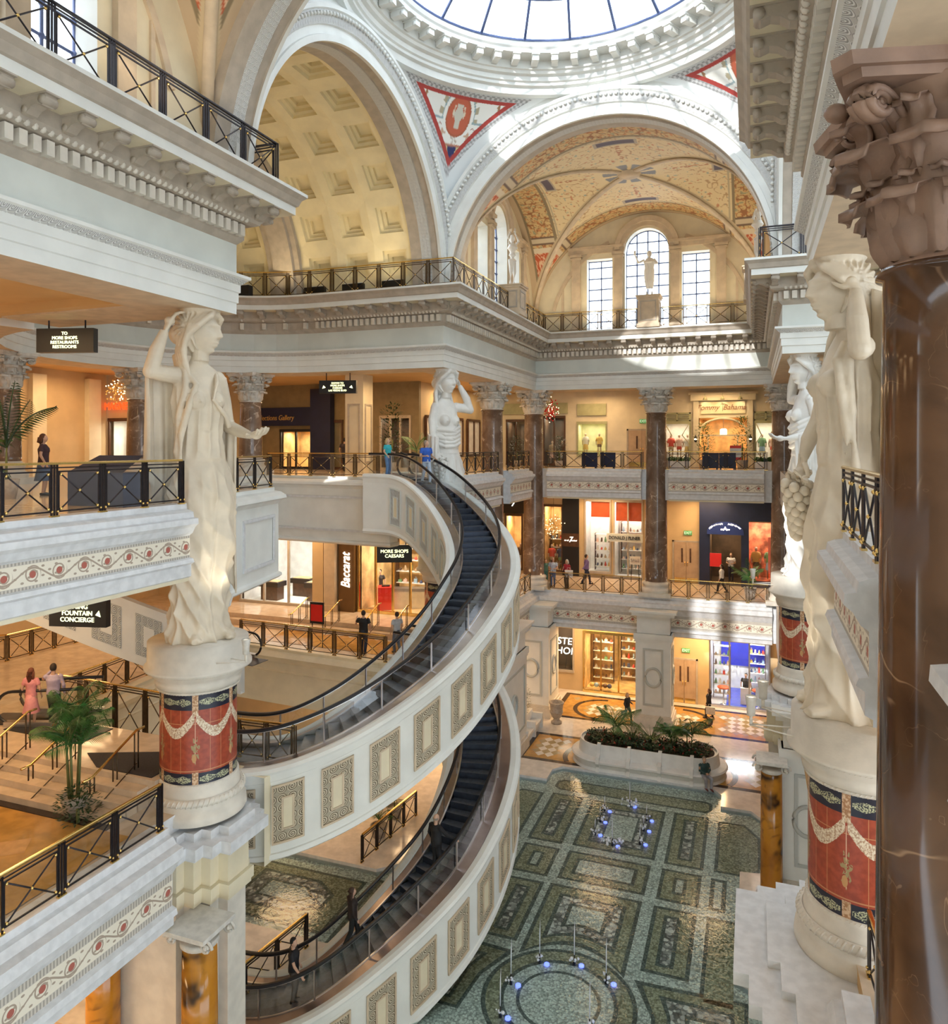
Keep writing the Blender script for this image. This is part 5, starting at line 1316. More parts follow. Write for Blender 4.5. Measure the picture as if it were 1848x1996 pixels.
# ---- lettering
def text(body, size, mat, parent, loc, rot=(pi/2, 0, 0), depth=.02, shear=0, sx=1, name='lettering', align='CENTER'):
    cu = bpy.data.curves.new(name, 'FONT'); cu.body = body; cu.size = size; cu.extrude = depth; cu.shear = shear; cu.align_x = align; cu.align_y = 'CENTER'; cu.resolution_u = 3; cu.space_line = 1.0
    t = bpy.data.objects.new(name, cu); COL.objects.link(t); bpy.context.view_layer.update()
    me = bpy.data.meshes.new_from_object(t); bpy.data.objects.remove(t); me.materials.clear(); me.materials.append(mat)
    me.transform(Matrix.Diagonal((sx, 1, 1, 1)))
    o = bpy.data.objects.new(name, me); COL.objects.link(o); o.parent = parent; o.location = loc; o.rotation_euler = rot; return o
def hang_sign(label, x, y, z, w, h, lines, ang, rod=.45, size=.17, arrow=None, mat=SIGNG):
    c = thing('hanging_sign', label, 'sign', (x, y, z), ang, 'black backlit direction signs')
    b = MB(); b.box(-w/2, w/2, -.1, .1, 0, h); obj('sign_box', b, BLACK, c, True)
    for s in (-.32, .32): b = MB(); b.bar((w*s, 0, h), (w*s, 0, h+rod), .02, 8); obj('rod', b, IRON, c, True)
    text('\n'.join(lines), size, mat, c, (0, -.115, h/2+(len(lines)-1)*size*.0), depth=.006)
    for s in (arrow or ()):
        b = MB(); b.add([(s*w*.38, -.112, h*.62), (s*w*.38-.1*s, -.112, h*.45), (s*w*.38+.05*s, -.112, h*.38)], [(0, 1, 2)]); obj('arrow', b, mat, c, True)
hang_sign('black hanging sign reading TO MORE SHOPS in the near left gallery', -16.7, 14.6, 2.42, 1.55, .62, ['TO', 'MORE SHOPS', 'RESTAURANTS', 'RESTROOMS'], radians(16), .5, .115)
hang_sign('black hanging sign reading DOWN TO MORE SHOPS CAESARS, left of the far statue', -17.4, 29.4, 2.34, 1.7, .58, ['DOWN TO', 'MORE SHOPS', 'CAESARS', 'LAS VEGAS BLVD'], radians(14), .6, .11, (-1, 1))
hang_sign('black sign reading CONCIERGE below the near left ledge', -16.6, 14.9, -4.75, 1.6, .72, ['DINING', 'FOUNTAIN', 'CONCIERGE'], radians(14), .97, .17, (1,))
hang_sign('black hanging sign with green-white lines under the plain balcony beside the inner cladding', -14.4, 29.0, -5.0, 1.5, .75, ['MORE SHOPS', 'CAESARS'], radians(25), 1.1, .2)

# ---- shop interiors
PAL = [(.7, .08, .05), (.85, .8, .7), (.08, .1, .2), (.5, .35, .2), (.75, .5, .15), (.2, .4, .2), (.9, .6, .5), (.15, .08, .05), (.35, .5, .65)]
GOODS = [simple('merchandise fabric %s' % n, c_, .5) for n, c_ in zip(('red', 'ivory', 'navy', 'brown', 'gold', 'green', 'peach', 'umber', 'blue'), PAL)]
SKIN_M = simple('mannequin', (.62, .45, .32), .4)
def box_room(b, x0, x1, y0, y1, z0, z1, m=0, mf=None, mc=None):
    b.box(x0-.05, x0, y0, y1, z0, z1, m); b.box(x1, x1+.05, y0, y1, z0, z1, m); b.box(x0, x1, y1, y1+.05, z0, z1, m)
    b.box(x0, x1, y0, y1, z1, z1+.05, mc if mc is not None else m); b.box(x0, x1, y0, y1, z0-.02, z0+.01, mf if mf is not None else m)
def shop(label, x0, x1, y, z0, z1, depth=2.2, room=SHOPG, frame=GREIGE, power=120, col=(1, .8, .55), door=None, mull=2, name='shopfront', group=None, glaz=True, cat='shop', fw=.09):
    c = thing(name, label, cat, ((x0+x1)/2, y, z0), group=group)
    b = MB(); box_room(b, x0, x1, y, y+depth, z0, z1); obj('display_room', b, room, c)
    b = MB()
    for x in [x0+(x1-x0)*i/mull for i in range(mull+1)]: b.box(x-fw/2, x+fw/2, y-.08, y+.04, z0, z1)
    b.box(x0-.05, x1+.05, y-.1, y+.05, z1-.1, z1+.06); b.box(x0-.05, x1+.05, y-.1, y+.05, z0, z0+.14); obj('window_frame', b, frame, c)
    if glaz: b = MB(); b.add([(x0, y-.01, z0+.1), (x1, y-.01, z0+.1), (x1, y-.01, z1), (x0, y-.01, z1)], [(0, 1, 2, 3)]); obj('window_pane', b, GLASS, c)
    area(((x0+x1)/2, y+depth*.4, z1-.1), min(x1-x0, 2)*.8, power, col, sy=.5)
    return c
def mannequin(x, y, z, mi, label, h=1.7, g='shop window mannequins', ang=0):
    c = thing('mannequin', label, 'mannequin', (x, y, z), ang, g); s = h/1.75; b = MB()
    b.ball((0, 0, 1.63*s), .1*s, 0, 10, 8, (.85, 1, 1.2)); b.tube([(0, 0, 1.45*s), (0, 0, 1.57*s)], .045*s, 8)
    for q in (-1, 1):
        b.tube([(q*.09*s, 0, .9*s), (q*.1*s, .03*s, .48*s), (q*.1*s, 0, .05*s)], [.08*s, .06*s, .04*s], 8); b.tube([(q*.19*s, 0, 1.42*s), (q*.25*s, 0, 1.12*s), (q*.22*s, -.1*s, .86*s)], [.05*s, .04*s, .03*s], 8); b.ball((q*.1*s, -.05, .04), .06*s, 0, 8, 5, (.7, 1.6, .6))
    obj('figure', b, SKIN_M, c, True)
    b = MB(); b.lathe([(.17*s, .86*s), (.15*s, 1.08*s), (.19*s, 1.3*s), (.17*s, 1.46*s), (.05*s, 1.5*s)], n=14); b.v = [(p[0]*1.15, p[1]*.7, p[2]) for p in b.v]
    for q in (-1, 1): b.tube([(q*.17*s, 0, 1.42*s), (q*.24*s, 0, 1.14*s)], [.07*s, .06*s], 8)
    obj('top', b, GOODS[mi % 9], c, True)
    b = MB(); b.lathe([(.22*s, .5*s), (.16*s, .92*s)] if mi % 2 else [(.17*s, .7*s), (.16*s, .92*s)], n=14); obj('skirt' if mi % 2 else 'shorts', b, GOODS[(mi+3) % 9], c, True)
def shelf_goods(x0, x1, y, z, label, n=6, g='goods on shop shelves', levels=3, dz=.55, seed=1):
    c = thing('display_shelf', label, 'shelf', ((x0+x1)/2, y, z)); rnd = random.Random(seed)
    for l in range(levels+1):
        b = MB(); b.box(x0, x1, y-.18, y+.18, z+.25+l*dz-.03, z+.25+l*dz); obj('shelf_board', b, SHOPW, c)
    b = MB(); b.box(x0-.03, x0, y-.2, y+.2, z, z+.3+levels*dz); b.box(x1, x1+.03, y-.2, y+.2, z, z+.3+levels*dz); obj('side_panel', b, DKWOOD, c)
    for l in range(levels):
        for i in range(n):
            x = x0+(x1-x0)*(i+.5)/n; w = (x1-x0)/n*.3; hh = rnd.uniform(.15, .36); zz_ = z+.25+l*dz; b = MB(); k = rnd.randrange(3)
            if k == 0: b.lathe([(.01, 0), (w*.8, 0), (w, hh*.3), (w*.5, hh*.8), (w*.3, hh), (.01, hh)], n=10); nm, ct = 'vase', 'vase'
            elif k == 1: b.prism([(-w, -.07), (w, -.07), (w*.8, .07), (-w*.8, .07)], 0, hh*.7); b.tube([(-w*.5, 0, hh*.7), (-w*.3, 0, hh), (w*.3, 0, hh), (w*.5, 0, hh*.7)], .012, 6); nm, ct = 'handbag', 'bag'
            else: b.ball((0, 0, .06), .07, 0, 8, 6, (1.0, 1.9, .8)); b.tube([(0, .06, .05), (0, .08, hh*.9)], [.06, .05], 8); nm, ct = 'boot', 'shoe'
            b.v = [(p[0]+x, p[1]+y, p[2]+zz_) for p in b.v]; o = obj(nm, b, GOODS[rnd.randrange(9)])
            props(o, '%s, %s on %s board of %s' % (nm, ('first', 'second', 'third', 'fourth', 'fifth', 'sixth', 'seventh', 'eighth', 'ninth')[i], ('lowest', 'second', 'third', 'fourth', 'top')[l], label), ct, '%s, %s' % (g, nm))
# upper far wall -------------------------------------------------------------
Y = 48.0
def hx(a): return wx(a, Y)
tb0, tb1 = hx(1295), hx(1345); cb0, cb1 = hx(1363), hx(1456); rb0, rb1 = hx(1472), hx(1514); wb0, wb1 = hx(1126), hx(1182); sb0, sb1 = hx(1060), hx(1101); ab0, ab1 = hx(988), hx(1024)
door0, door1 = hx(1222), hx(1262)
b = MB(); seg_wall(b, Y, -17, 9, zb3, zt3, [(tb0, tb1, -.9, 1.45), (cb0, cb1, -1.34, 1.7), (rb0, rb1, -.9, 1.45), (wb0, wb1, -.7, 1.5), (sb0, sb1, -1.3, 1.9), (ab0, ab1, -1.3, 1.7)], 0)
struct('wall_far_upper', b, [CREAM])
s = shop('lit shop window left of the palm-lettered entrance, with an orange dress', tb0, tb1, Y, -.9, 1.45, 1.6, SHOPW, GREENL, 60, mull=1)
for i in range(3): mannequin(tb0+.35+.5*i, Y+.6, -.88, (0, 6, 1)[i], 'mannequin in %s behind the lattice window' % ('a red dress', 'peach clothes', 'pale clothes')[i], 1.6)
c = thing('shopfront', 'shop entrance under the Tommy Bahama sign with a white arch', 'shop', ((cb0+cb1)/2, Y, zb3))
b = MB(); box_room(b, cb0, cb1, Y, Y+3.4, zb3, 1.7); obj('display_room', b, SHOPG, c)
b = MB()
for x in (cb0-.18, cb1+.18): b.box(x-.16, x+.16, Y-.2, Y+.02, zb3, 2.9)
b.box(cb0-.5, cb1+.5, Y-.34, Y, 2.75, 3.1); b.box(cb0-.6, cb1+.6, Y-.44, Y, 3.1, 3.25); b.box(cb0, cb1, Y-.1, Y, 1.7, 1.82)
xm, hw = (cb0+cb1)/2, (cb1-cb0)/2
b.tube([(xm-hw*cos(t), Y-.08, .75+.9*sin(t)) for t in [pi*i/24 for i in range(25)]], .07, 8); b.box(cb0, cb1, Y-.06, Y+.02, .58, .68); b.box(xm-hw*.62-.04, xm-hw*.62+.04, Y-.06, Y+.02, zb3, .6); b.box(xm+hw*.62-.04, xm+hw*.62+.04, Y-.06, Y+.02, zb3, .6); obj('door_surround', b, CREAM, c)
b = MB(); b.box(cb0+.1, cb1-.1, Y-.12, Y-.02, 1.95, 2.68); obj('sign_board', b, simple('cream sign board', (.8, .72, .45), .5), c)
text("Tommy  Bahama's", .46, simple('brown sign lettering', (.28, .10, .04), .5), c, (0, -.14, 2.32-zb3), shear=.35, depth=.008, sx=.92)
b = MB(); b.tube([(xm-.02, Y-.15, 2.1), (xm+.02, Y-.15, 2.5)], .015, 6)
for k in range(5): b.tube([(xm+.02, Y-.15, 2.5), (xm+.02+.16*cos(.3+k*.65), Y-.15, 2.5+.12*sin(.3+k*.65))], .012, 5)
obj('palm_emblem', b, GREENL, c)
for i in range(3):
    x = xm+(i-1)*1.0; b = MB(); b.tube([(x, Y-.1, 3.1), (x, Y-.55, 3.15), (x, Y-.6, 2.95)], .015, 6); b.lathe([(.03, 2.98), (.14, 2.78), (.13, 2.78)], (x, Y-.6), 14, smooth=True); o = obj('sign_lamp', b, GREENL, c); spot((x, Y-.6, 2.78), (x, Y-.1, 2.2), 25, (1, .85, .6), 90, .05)
b = MB(); b.bar((xm, Y+1.2, 1.0), (xm, Y+1.2, 1.7), .01, 6); obj('lantern_rod', b, IRON, c); b = MB(); b.lathe([(.14, .6), (.2, .66), (.2, 1.0), (.12, 1.06)], (xm, Y+1.2), 6); obj('lantern', b, GLOWC, c)
area((xm, Y+1.6, 1.6), 1.6, 150, (1, .75, .45))
for i, x in enumerate((cb0-.2, cb1+.2)):
    l = thing('wall_lantern', 'small lantern on the pilaster %s of the arched entrance' % ('left', 'right')[i], 'lamp', (x, Y-.2, .4)); b = MB(); b.lathe([(.05, -.18), (.09, -.1), (.09, .12), (.03, .2), (.01, .3)], (0, 0), 6); obj('lantern_frame', b, IRON, l, True); b = MB(); b.ball((0, -.02, 0), .085, 0, 8, 6); obj('bulb', b, GLOWW, l, True)
s = shop('lit shop window right of the palm-lettered entrance, behind the statue hand', rb0, rb1, Y, -.9, 1.45, 1.6, SHOPW, GREENL, 60, mull=1)
for i in range(2): mannequin(rb0+.4+.6*i, Y+.6, -.88, 5+i, 'mannequin in the window right of the arched entrance, %s one' % ('left', 'right')[i], 1.6)
def louvre(label, x0, x1, z0, z1):
    c = thing('louvred_shutter', label, 'shutter', ((x0+x1)/2, Y-.1, z0), group='sage louvred shutters'); b = MB(); b.box(x0-.05, x1+.05, Y-.1, Y, z0, z0+.08); b.box(x0-.05, x1+.05, Y-.1, Y, z1-.08, z1)
    for x in (x0, (x0+x1)/2, x1): b.box(x-.05, x+.05, Y-.1, Y, z0, z1)
    obj('shutter_frame', b, GREENL, c); b = MB(); z = z0+.12
    while z < z1-.1: b.box(x0, x1, Y-.08, Y-.02, z, z+.05); z += .1
    obj('slat', b, GREENL, c)['kind'] = 'stuff'
louvre('louvred shutter above the left lattice window', tb0, tb1, 1.5, 2.05); louvre('louvred shutter above the right lattice window', rb0, rb1, 1.5, 2.05)
def lattice(label, x0, x1, z0, z1):
    b = MB(); w = x1-x0
    for sx in (-1, 1):
        xm_ = (x0+x1)/2; pts = [(xm_+sx*w*.12, z0), (xm_+sx*w*.45, z0+(z1-z0)*.22), (xm_+sx*w*.45, z0+(z1-z0)*.45), (xm_+sx*w*.2, z0+(z1-z0)*.66), (xm_+sx*w*.48, z1)]
        b.tube([(p[0], Y-.06, p[1]) for p in pts], .035, 6)
    o = obj('window_lattice', b, CREAM); props(o, label, 'lattice')
lattice('pale bent lattice across the left clothes window', tb0, tb1, -.8, 1.4); lattice('pale bent lattice across the right clothes window', rb0, rb1, -.8, 1.4)
s = shop('pale lit shop window with clothes, upper level left of the centre column', wb0, wb1, Y, -.7, 1.5, 1.5, simple('pale lime shop', (.8, .8, .5), .5), GREENL, 60, mull=1)
for i in range(2): mannequin(wb0+.4+.9*i, Y+.6, -.68, 1+i*3, 'mannequin in the pale window left of the centre column, %s one' % ('left', 'right')[i], 1.5)
b = MB(); x_ = (wb0+wb1)/2; b.box(wb0, wb1, Y-.14, Y-.01, 1.95, 2.7); o = obj('panelled_board', b, GREENL); props(o, 'sage green panelled board over the pale window', 'board')
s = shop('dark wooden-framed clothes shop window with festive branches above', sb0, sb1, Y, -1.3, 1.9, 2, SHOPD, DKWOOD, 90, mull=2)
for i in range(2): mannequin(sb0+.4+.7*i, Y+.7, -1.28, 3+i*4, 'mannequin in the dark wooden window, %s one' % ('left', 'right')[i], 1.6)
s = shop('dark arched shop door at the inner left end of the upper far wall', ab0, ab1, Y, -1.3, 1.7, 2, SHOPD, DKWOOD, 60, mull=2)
b = MB(); b.box(hx(1064), hx(1107), Y-.14, Y-.01, 2.1, 2.8); o = obj('panelled_board', b, GREENL); props(o, 'sage green sign board over the dark wooden window', 'board')
b = MB(); b.box(ab0-.3, ab1+.2, Y-.14, Y-.01, 2.1, 2.8); o = obj('panelled_board', b, GREENL); props(o, 'sage green sign board over the dark arched door', 'board')
def service_door(name, x0, x1, y, z0, h, label):
    w = (x1-x0)/2; c = MB(); c.box(x0-.1, x0, y-.06, y, z0, z0+h+.1); c.box(x1, x1+.1, y-.06, y, z0, z0+h+.1); c.box(x0-.1, x1+.1, y-.06, y, z0+h, z0+h+.1)
    d = struct(name, c, [GREIGE])
    for i in range(2):
        b = MB(); b.box(x0+w*i+.01, x0+w*(i+1)-.01, y-.05, y-.005, z0, z0+h); o = obj('door_leaf', b, simple('door leaf beige', (.5, .36, .24), .45), d)
        b = MB(); q = x0+w*(i+.5)+(.12 if i == 0 else -.12); b.box(q-.05, q+.05, y-.065, y-.04, z0+h*.5, z0+h*.85); obj('vision_panel', b, DKWOOD, o)
        b = MB(); b.box(x0+w*i+.04, x0+w*(i+1)-.04, y-.06, y-.04, z0+.02, z0+.3); obj('kick_plate', b, BRASS, o)
        b = MB(); q = x0+w+(.08 if i else -.08); b.bar((q, y-.1, z0+h*.42), (q, y-.1, z0+h*.52), .02, 6); obj('door_handle', b, BRASS, o)
    e = thing('exit_sign', label, 'sign', ((x0+x1)/2+.1, y-.08, z0+h+.45)); b = MB(); b.box(-.24, .24, 0, .06, 0, .26); obj('sign_box', b, EXITG, e, True); text('EXIT', .22, simple('exit letters', (.7, .9, .7), .5, 0, 0, 1, 0, 1, 1), e, (0, -.02, .13))
service_door('door_1', door0+.1, door1+.5, Y, zb3, 2.3, 'green exit sign over the upper door beside the centre column')
# middle far wall -------------------------------------------------------------
d0, d1 = hx(1314), hx(1362); a0, a1 = hx(1364), hx(1512); p0, p1 = hx(1141), hx(1190); q0, q1 = hx(1197), hx(1252); k0, k1 = hx(1060), hx(1096); f0, f1 = hx(986), hx(1018)
b = MB(); seg_wall(b, Y, -17, 9, zb2, -3.06, [(p0, p1, -8.2, -3.5), (q0, q1, -8.46, -3.5), (k0, k1, -8.3, -3.9), (f0, f1, -8.3, -4.6), (hx(1384), hx(1445), -8.46, -5.4), (hx(1460), hx(1510), -8.2, -4.6)]); struct('wall_far_middle', b, [TANW])
service_door('door_2', d0, d1, Y, zb2, 2.5, 'green exit sign over the double doors beside the black shopfront')
s = shop('bright shoe shop window under a red-orange blind, left of the shop name board', p0, p1, Y, -8.2, -3.5, 1.8, SHOPW, GREIGE, 220, (1, .93, .82), mull=1)
b = MB(); b.box(p0+.35, p1, Y+.15, Y+.2, -4.6, -3.55); obj('blind', b, ORP, s)
shelf_goods(p0+.5, p1-.1, Y+.9, -8.1, 'the white shoe stand in the bright window', 4, levels=4, dz=.52, seed=3)
s = shop('shoe shop entrance with red-orange blind behind the centre column', q0, q1, Y, -8.46, -3.5, 2.4, SHOPW, GREIGE, 240, (1, .9, .75), mull=2)
b = MB(); b.box(q0+.1, q1, Y+.15, Y+.2, -4.8, -3.55); obj('blind', b, ORP, s)
shelf_goods(q0+.2, q1-.2, Y+1.8, -8.3, 'the shelves inside the shoe shop entrance', 6, levels=5, dz=.6, seed=5)
sg = thing('shop_sign', 'grey name board reading DONALD J PLINER', 'sign', (wx(1220, Y-.5), Y-.5, -6.05)); b = MB(); b.box(-1.2, 1.05, -.08, .08, 0, .5); obj('sign_board', b, FRZ, sg, True); b = MB(); b.box(-.9, -.8, .08, .5, .2, .3); b.box(.7, .8, .08, .5, .2, .3); obj('bracket', b, STEEL, sg, True); text('DONALD J PLINER', .3, BLACK, sg, (-.08, -.1, .25), sx=.8)
sg = thing('sale_sign', 'white SALE board on an easel in front of the shoe shop', 'sign', (wx(1238, Y-1), Y-1, zb2)); b = MB(); b.box(-.33, .33, -.02, .02, 1.1, 1.6); obj('board', b, SHOPW, sg, True)
for q in (-.25, .25): b = MB(); b.bar((q, .02, 0), (q*.8, .02, 1.2), .02, 6); obj('leg', b, BLACK, sg, True)
text('SALE', .3, simple('grey letters', (.4, .36, .36), .5), sg, (0, -.035, 1.35), sx=.85)
s = shop('dim clothes shop window with a lit tree, left of the tall black panel', k0, k1, Y, -8.3, -3.9, 2.0, SHOPG, DKWOOD, 110, mull=1)
for i in range(2): mannequin(k0+.35+.6*i, Y+.8, -8.28, i*2, 'mannequin beside the lit tree, %s one' % ('left', 'right')[i], 1.7)
shelf_goods(k0+.1, k1-.1, Y+1.6, -8.2, 'the back shelf of the dim clothes shop', 4, levels=4, seed=8)
bp = thing('wall_panel', 'tall black wall panel with a brown band lettered 7 left of the shoe shop', 'panel', ((hx(1097)+hx(1129))/2, Y-.1, zb2)); b = MB(); w_ = (hx(1129)-hx(1097))/2; b.box(-w_, w_, 0, .1, 0, 5.1); obj('board', b, BLACK, bp, True); b = MB(); b.box(-w_, w_, -.02, 0, 1.9, 2.75); obj('band', b, DKWOOD, bp, True); text('for all    mankind', .12, SIGNW, bp, (0, -.04, 2.3), shear=.3); text('7', .5, SIGNW, bp, (0, -.04, 2.35), shear=.2)
s = shop('clothes shop with a dark fascia lettered 7, left of the inner corner column', f0, f1, Y, -8.3, -4.6, 2.0, SHOPG, DKWOOD, 130, mull=1)
for i in range(2): mannequin(f0+.35+.5*i, Y+.7, -8.28, 2+i*5, 'mannequin under the dark fascia lettered 7, %s one' % ('left', 'right')[i], 1.7)
b = MB(); b.box(f0-.2, f1+.2, Y-.2, Y-.02, -4.5, -3.2); o = obj('fascia_board', b, BLACK, s); text('7', .6, SIGNW, s, (0, -.24, 8.3-3.85), shear=.2)
c = thing('shopfront', 'black shopfront with arched navy sign reading CHRISTIAN AUDIGIER', 'shop', ((a0+a1)/2, Y, zb2))
b = MB(); seg_wall(b, Y-.35, a0, a1, zb2, -3.2, [(hx(1384), hx(1445), -8.47, -5.3), (hx(1460), hx(1506), -8.1, -4.5)], th=.33); obj('facade', b, NAVY, c)
b = MB(); box_room(b, hx(1384), hx(1445), Y, Y+3, zb2, -5.2); obj('display_room', b, SHOPD, c); area(((hx(1384)+hx(1445))/2, Y+1.4, -5.4), 1.4, 120, (1, .75, .45))
b = MB(); box_room(b, hx(1460), hx(1506), Y, Y+1.4, -8.1, -4.5); obj('window_display', b, simple('orange graffiti backdrop', (.72, .25, .12), .6, 0, .7, 2), c); area(((hx(1460)+hx(1506))/2, Y+.6, -4.6), 1.2, 120, (1, .85, .7), sy=.4)
xm = (hx(1384)+hx(1445))/2; b = MB(); b.prism([(0, 0)], 0, 0) if 0 else None
fan = [(xm-1.05, -5.35), (xm+1.05, -5.35)]+[(xm+1.05*cos(t), -5.2+.62*sin(t)) for t in [pi*i/20 for i in range(21)]]
b.add([(x, Y-.5, z) for x, z in fan]+[(x, Y-.36, z) for x, z in fan], [tuple(range(len(fan)))]+[(i, (i+1) % len(fan), len(fan)+(i+1) % len(fan), len(fan)+i) for i in range(len(fan))]); obj('arched_sign', b, simple('navy sign', (.02, .04, .2), .4), c)
for wd, sgn in (('CHRISTIAN', -1), ('AUDIGIER', 1)):
    for i, ch in enumerate(wd):
        t = (pi/2+.2+(len(wd)-1-i)*.118) if sgn < 0 else (pi/2-.2-i*.118); r_ = .98
        text(ch, .15, SIGNW, c, (xm-(a0+a1)/2+r_*cos(t), -.53, -5.2-zb2+.5*sin(t)-.0), (pi/2, -(pi/2-t)*-.6*-1, 0), .006)
text('EST   1999', .12, SIGNW, c, (xm-(a0+a1)/2, -.53, -5.05-zb2)); text('A', .34, SIGNW, c, (xm-(a0+a1)/2, -.53, -5.0-zb2))
for i in range(2): mannequin(hx(1474)+.75*i, Y+.35, -8.0, (4, 5)[i], 'mannequin in %s in the orange display window' % ('an orange top', 'a green top')[i], 1.9)
b = MB(); b.box(hx(1497), hx(1507), Y-.45, Y-.4, -7.5, -5.4); o = obj('poster', b, simple('poster pink red', (.8, .25, .2), .5)); props(o, 'tall pink sale poster at the right side of the orange display window', 'poster')
sg = thing('easel_board', 'red framed price board on a stand at the black shop entrance', 'sign', (hx(1396), Y-.7, zb2)); b = MB(); b.box(-.33, .33, -.03, .03, 1.2, 2.0); obj('board', b, REDP, sg, True)
for q in (-.25, .25): b = MB(); b.bar((q, .03, 0), (q, .03, 1.3), .02, 6); obj('leg', b, IRON, sg, True)
# ground far wall -------------------------------------------------------------
Y = 46.8
def hx(a): return wx(a, Y)
g0, g1 = hx(1071), hx(1118); t0, t1 = hx(1138), hx(1241); e0, e1 = hx(1311), hx(1357); v0, v1 = hx(1384), hx(1500)
b = MB(); seg_wall(b, Y, -17, 9, zb1, -10.62, [(g0, g1, -14.4, -11.4), (t0, t1, -15.5, -11.7), (v0, v1, -15.5, -11.3)]); struct('wall_far_ground', b, [TANW])
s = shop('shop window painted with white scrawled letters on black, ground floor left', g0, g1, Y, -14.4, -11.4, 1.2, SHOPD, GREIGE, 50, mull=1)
text('MISTER\nCHOR', .62, SIGNW, s, ((0), .3, 1.55), shear=.1); b = MB(); b.tube([(g0+.9, Y+.7, -14.35), (g0+1.0, Y+.7, -13.4)], .02, 6); b.tube([(g0+1.3, Y+.7, -14.35), (g0+1.2, Y+.7, -13.4)], .02, 6); b.lathe([(.01, -13.4), (.2, -13.4), (.2, -13.34), (.01, -13.34)], (g0+1.1, Y+.7), 12); o = obj('bar_stool', b, BLACK); props(o, 'black stool in the scrawled window', 'stool')
s = shop('colourful toy-like shop with glass doors left of the ground floor centre pier', t0, t1, Y, -15.5, -11.7, 3.6, SHOPG, BRASS, 320, (1, .75, .42), mull=3)
shelf_goods(t0+.2, t0+1.5, Y+2.2, -15.4, 'the left rack of the colourful ground floor shop', 4, levels=5, dz=.58, seed=11); shelf_goods(t1-1.4, t1-.15, Y+3.0, -15.4, 'the right rack of the colourful ground floor shop', 4, levels=5, dz=.58, seed=12)
for i in range(5):
    b = MB(); b.ball((t0+.4+.28*i, Y+.6, -15.2), .15, 0, 10, 8); o = obj('ball', b, GOODS[(i*4+4) % 9]); props(o, 'toy ball on the floor of the colourful shop, %s from the left' % ('first', 'second', 'third', 'fourth', 'fifth')[i], 'ball', 'toy balls in the shop window')
service_door('door_3', e0, e1, Y, zb1, 2.6, 'green exit sign over the ground floor double doors')
s = shop('bright white shop with blue floor and orange stools at the right on the ground floor', v0, v1, Y, -15.5, -11.3, 4, SHOPW, STEEL, 420, (1, .97, .95), mull=3)
b = MB(); b.box(v0+.9, v1-.1, Y+.1, Y+3.9, -15.48, -15.46); obj('blue_floor', b, simple('blue gloss floor', (.05, .09, .6), .15), s); b = MB(); b.box(v0+.5, v1-.2, Y+3.85, Y+3.95, -14, -11.6); obj('blue_wall', b, simple('blue wall', (.04, .05, .5), .5), s)
b = MB(); b.box(v0+1.7, v0+2.3, Y+.8, Y+2.6, -15.46, -14.5); o = obj('display_counter', b, SHOPW); props(o, 'white display counter inside the blue-floored shop', 'counter')
shelf_goods(v0+.15, v0+1.1, Y+1.6, -15.4, 'the left shelves of the blue-floored shop', 4, levels=5, dz=.58, seed=21); shelf_goods(v1-1.1, v1-.2, Y+2.6, -15.4, 'the right shelves of the blue-floored shop', 4, levels=5, dz=.58, seed=22)
for i, x in enumerate((v0+.75, v1-.6)):
    c = thing('round_table', 'orange-topped round table inside the blue-floored shop, %s one' % ('left', 'right')[i], 'table', (x, Y+.5, -15.48)); b = MB(); b.lathe([(.01, .98), (.34, .98), (.36, 1.05), (.01, 1.06)], n=20); obj('table_top', b, ORP, c, True); b = MB(); b.lathe([(.22, 0), (.04, .06), (.04, .98)], n=12); obj('leg', b, STEEL, c, True)
# middle left wall, y=32 -------------------------------------------------------
Y = 32.0; ZR = -8.0
def hx(a): return wx(a, Y)
w0, w1 = hx(470), hx(612); r0, r1 = hx(700), hx(835)
b = MB(); seg_wall(b, Y, -27.6, -11.5, -8.46, -3.06, [(w0, w1, ZR, -4.2), (r0, r1, ZR, -4.2)]); struct('wall_side_middle', b, [TANW])
s = shop('white cosmetics-like shop with dark counters, seen under the plain balcony', w0, w1, Y, ZR, -4.2, 4.5, SHOPW, GREIGE, 420, (1, .95, .88), mull=3)
for i, (x, y) in enumerate(((w0+1.2, Y+1.0), (w0+2.2, Y+2.4), (w1-.7, Y+1.5))):
    c = thing('display_counter', 'dark display counter in the white shop, %s one' % ('left front', 'middle back', 'right')[i], 'counter', (x, y, ZR)); b = MB(); b.box(-.6, .6, -.4, .4, .7, .95); obj('counter_top', b, BLACK, c, True); b = MB(); b.box(-.5, .5, -.3, .3, 0, .7); obj('counter_body', b, DKWOOD, c, True); b = MB(); b.box(-.5, .5, -.3, .3, .95, .97); obj('tray', b, SHOPG, c, True)
s = shop('jewellery shop with white cases behind the leaning man and a red counter', r0, r1, Y, ZR, -4.2, 4.0, SHOPG, BRASS, 420, (1, .9, .75), mull=4)
shelf_goods(r0+.3, r0+2.4, Y+3.6, ZR, 'the tall wall shelf of the jewellery shop', 7, levels=5, dz=.6, seed=31)
c = thing('counter', 'bright red square counter in the jewellery shop', 'counter', (wx(752, Y+1), Y+1.0, ZR)); b = MB(); b.box(-.38, .38, -.38, .38, 0, 1.1, rz=.5); obj('counter_body', b, REDP, c, True); b = MB(); b.box(-.2, .2, -.12, .12, 1.1, 1.16, rz=.5); obj('tray', b, BLACK, c, True)
c = thing('counter', 'long white glass-topped counter right of the red one', 'counter', (wx(795, Y+1.3), Y+1.6, ZR)); b = MB(); b.box(-1.2, 1.2, -.3, .3, 0, .85, rz=.35); obj('counter_body', b, SHOPW, c, True); b = MB(); b.box(-1.2, 1.2, -.3, .3, .85, 1.0, rz=.35); obj('counter_top', b, STEEL, c, True)
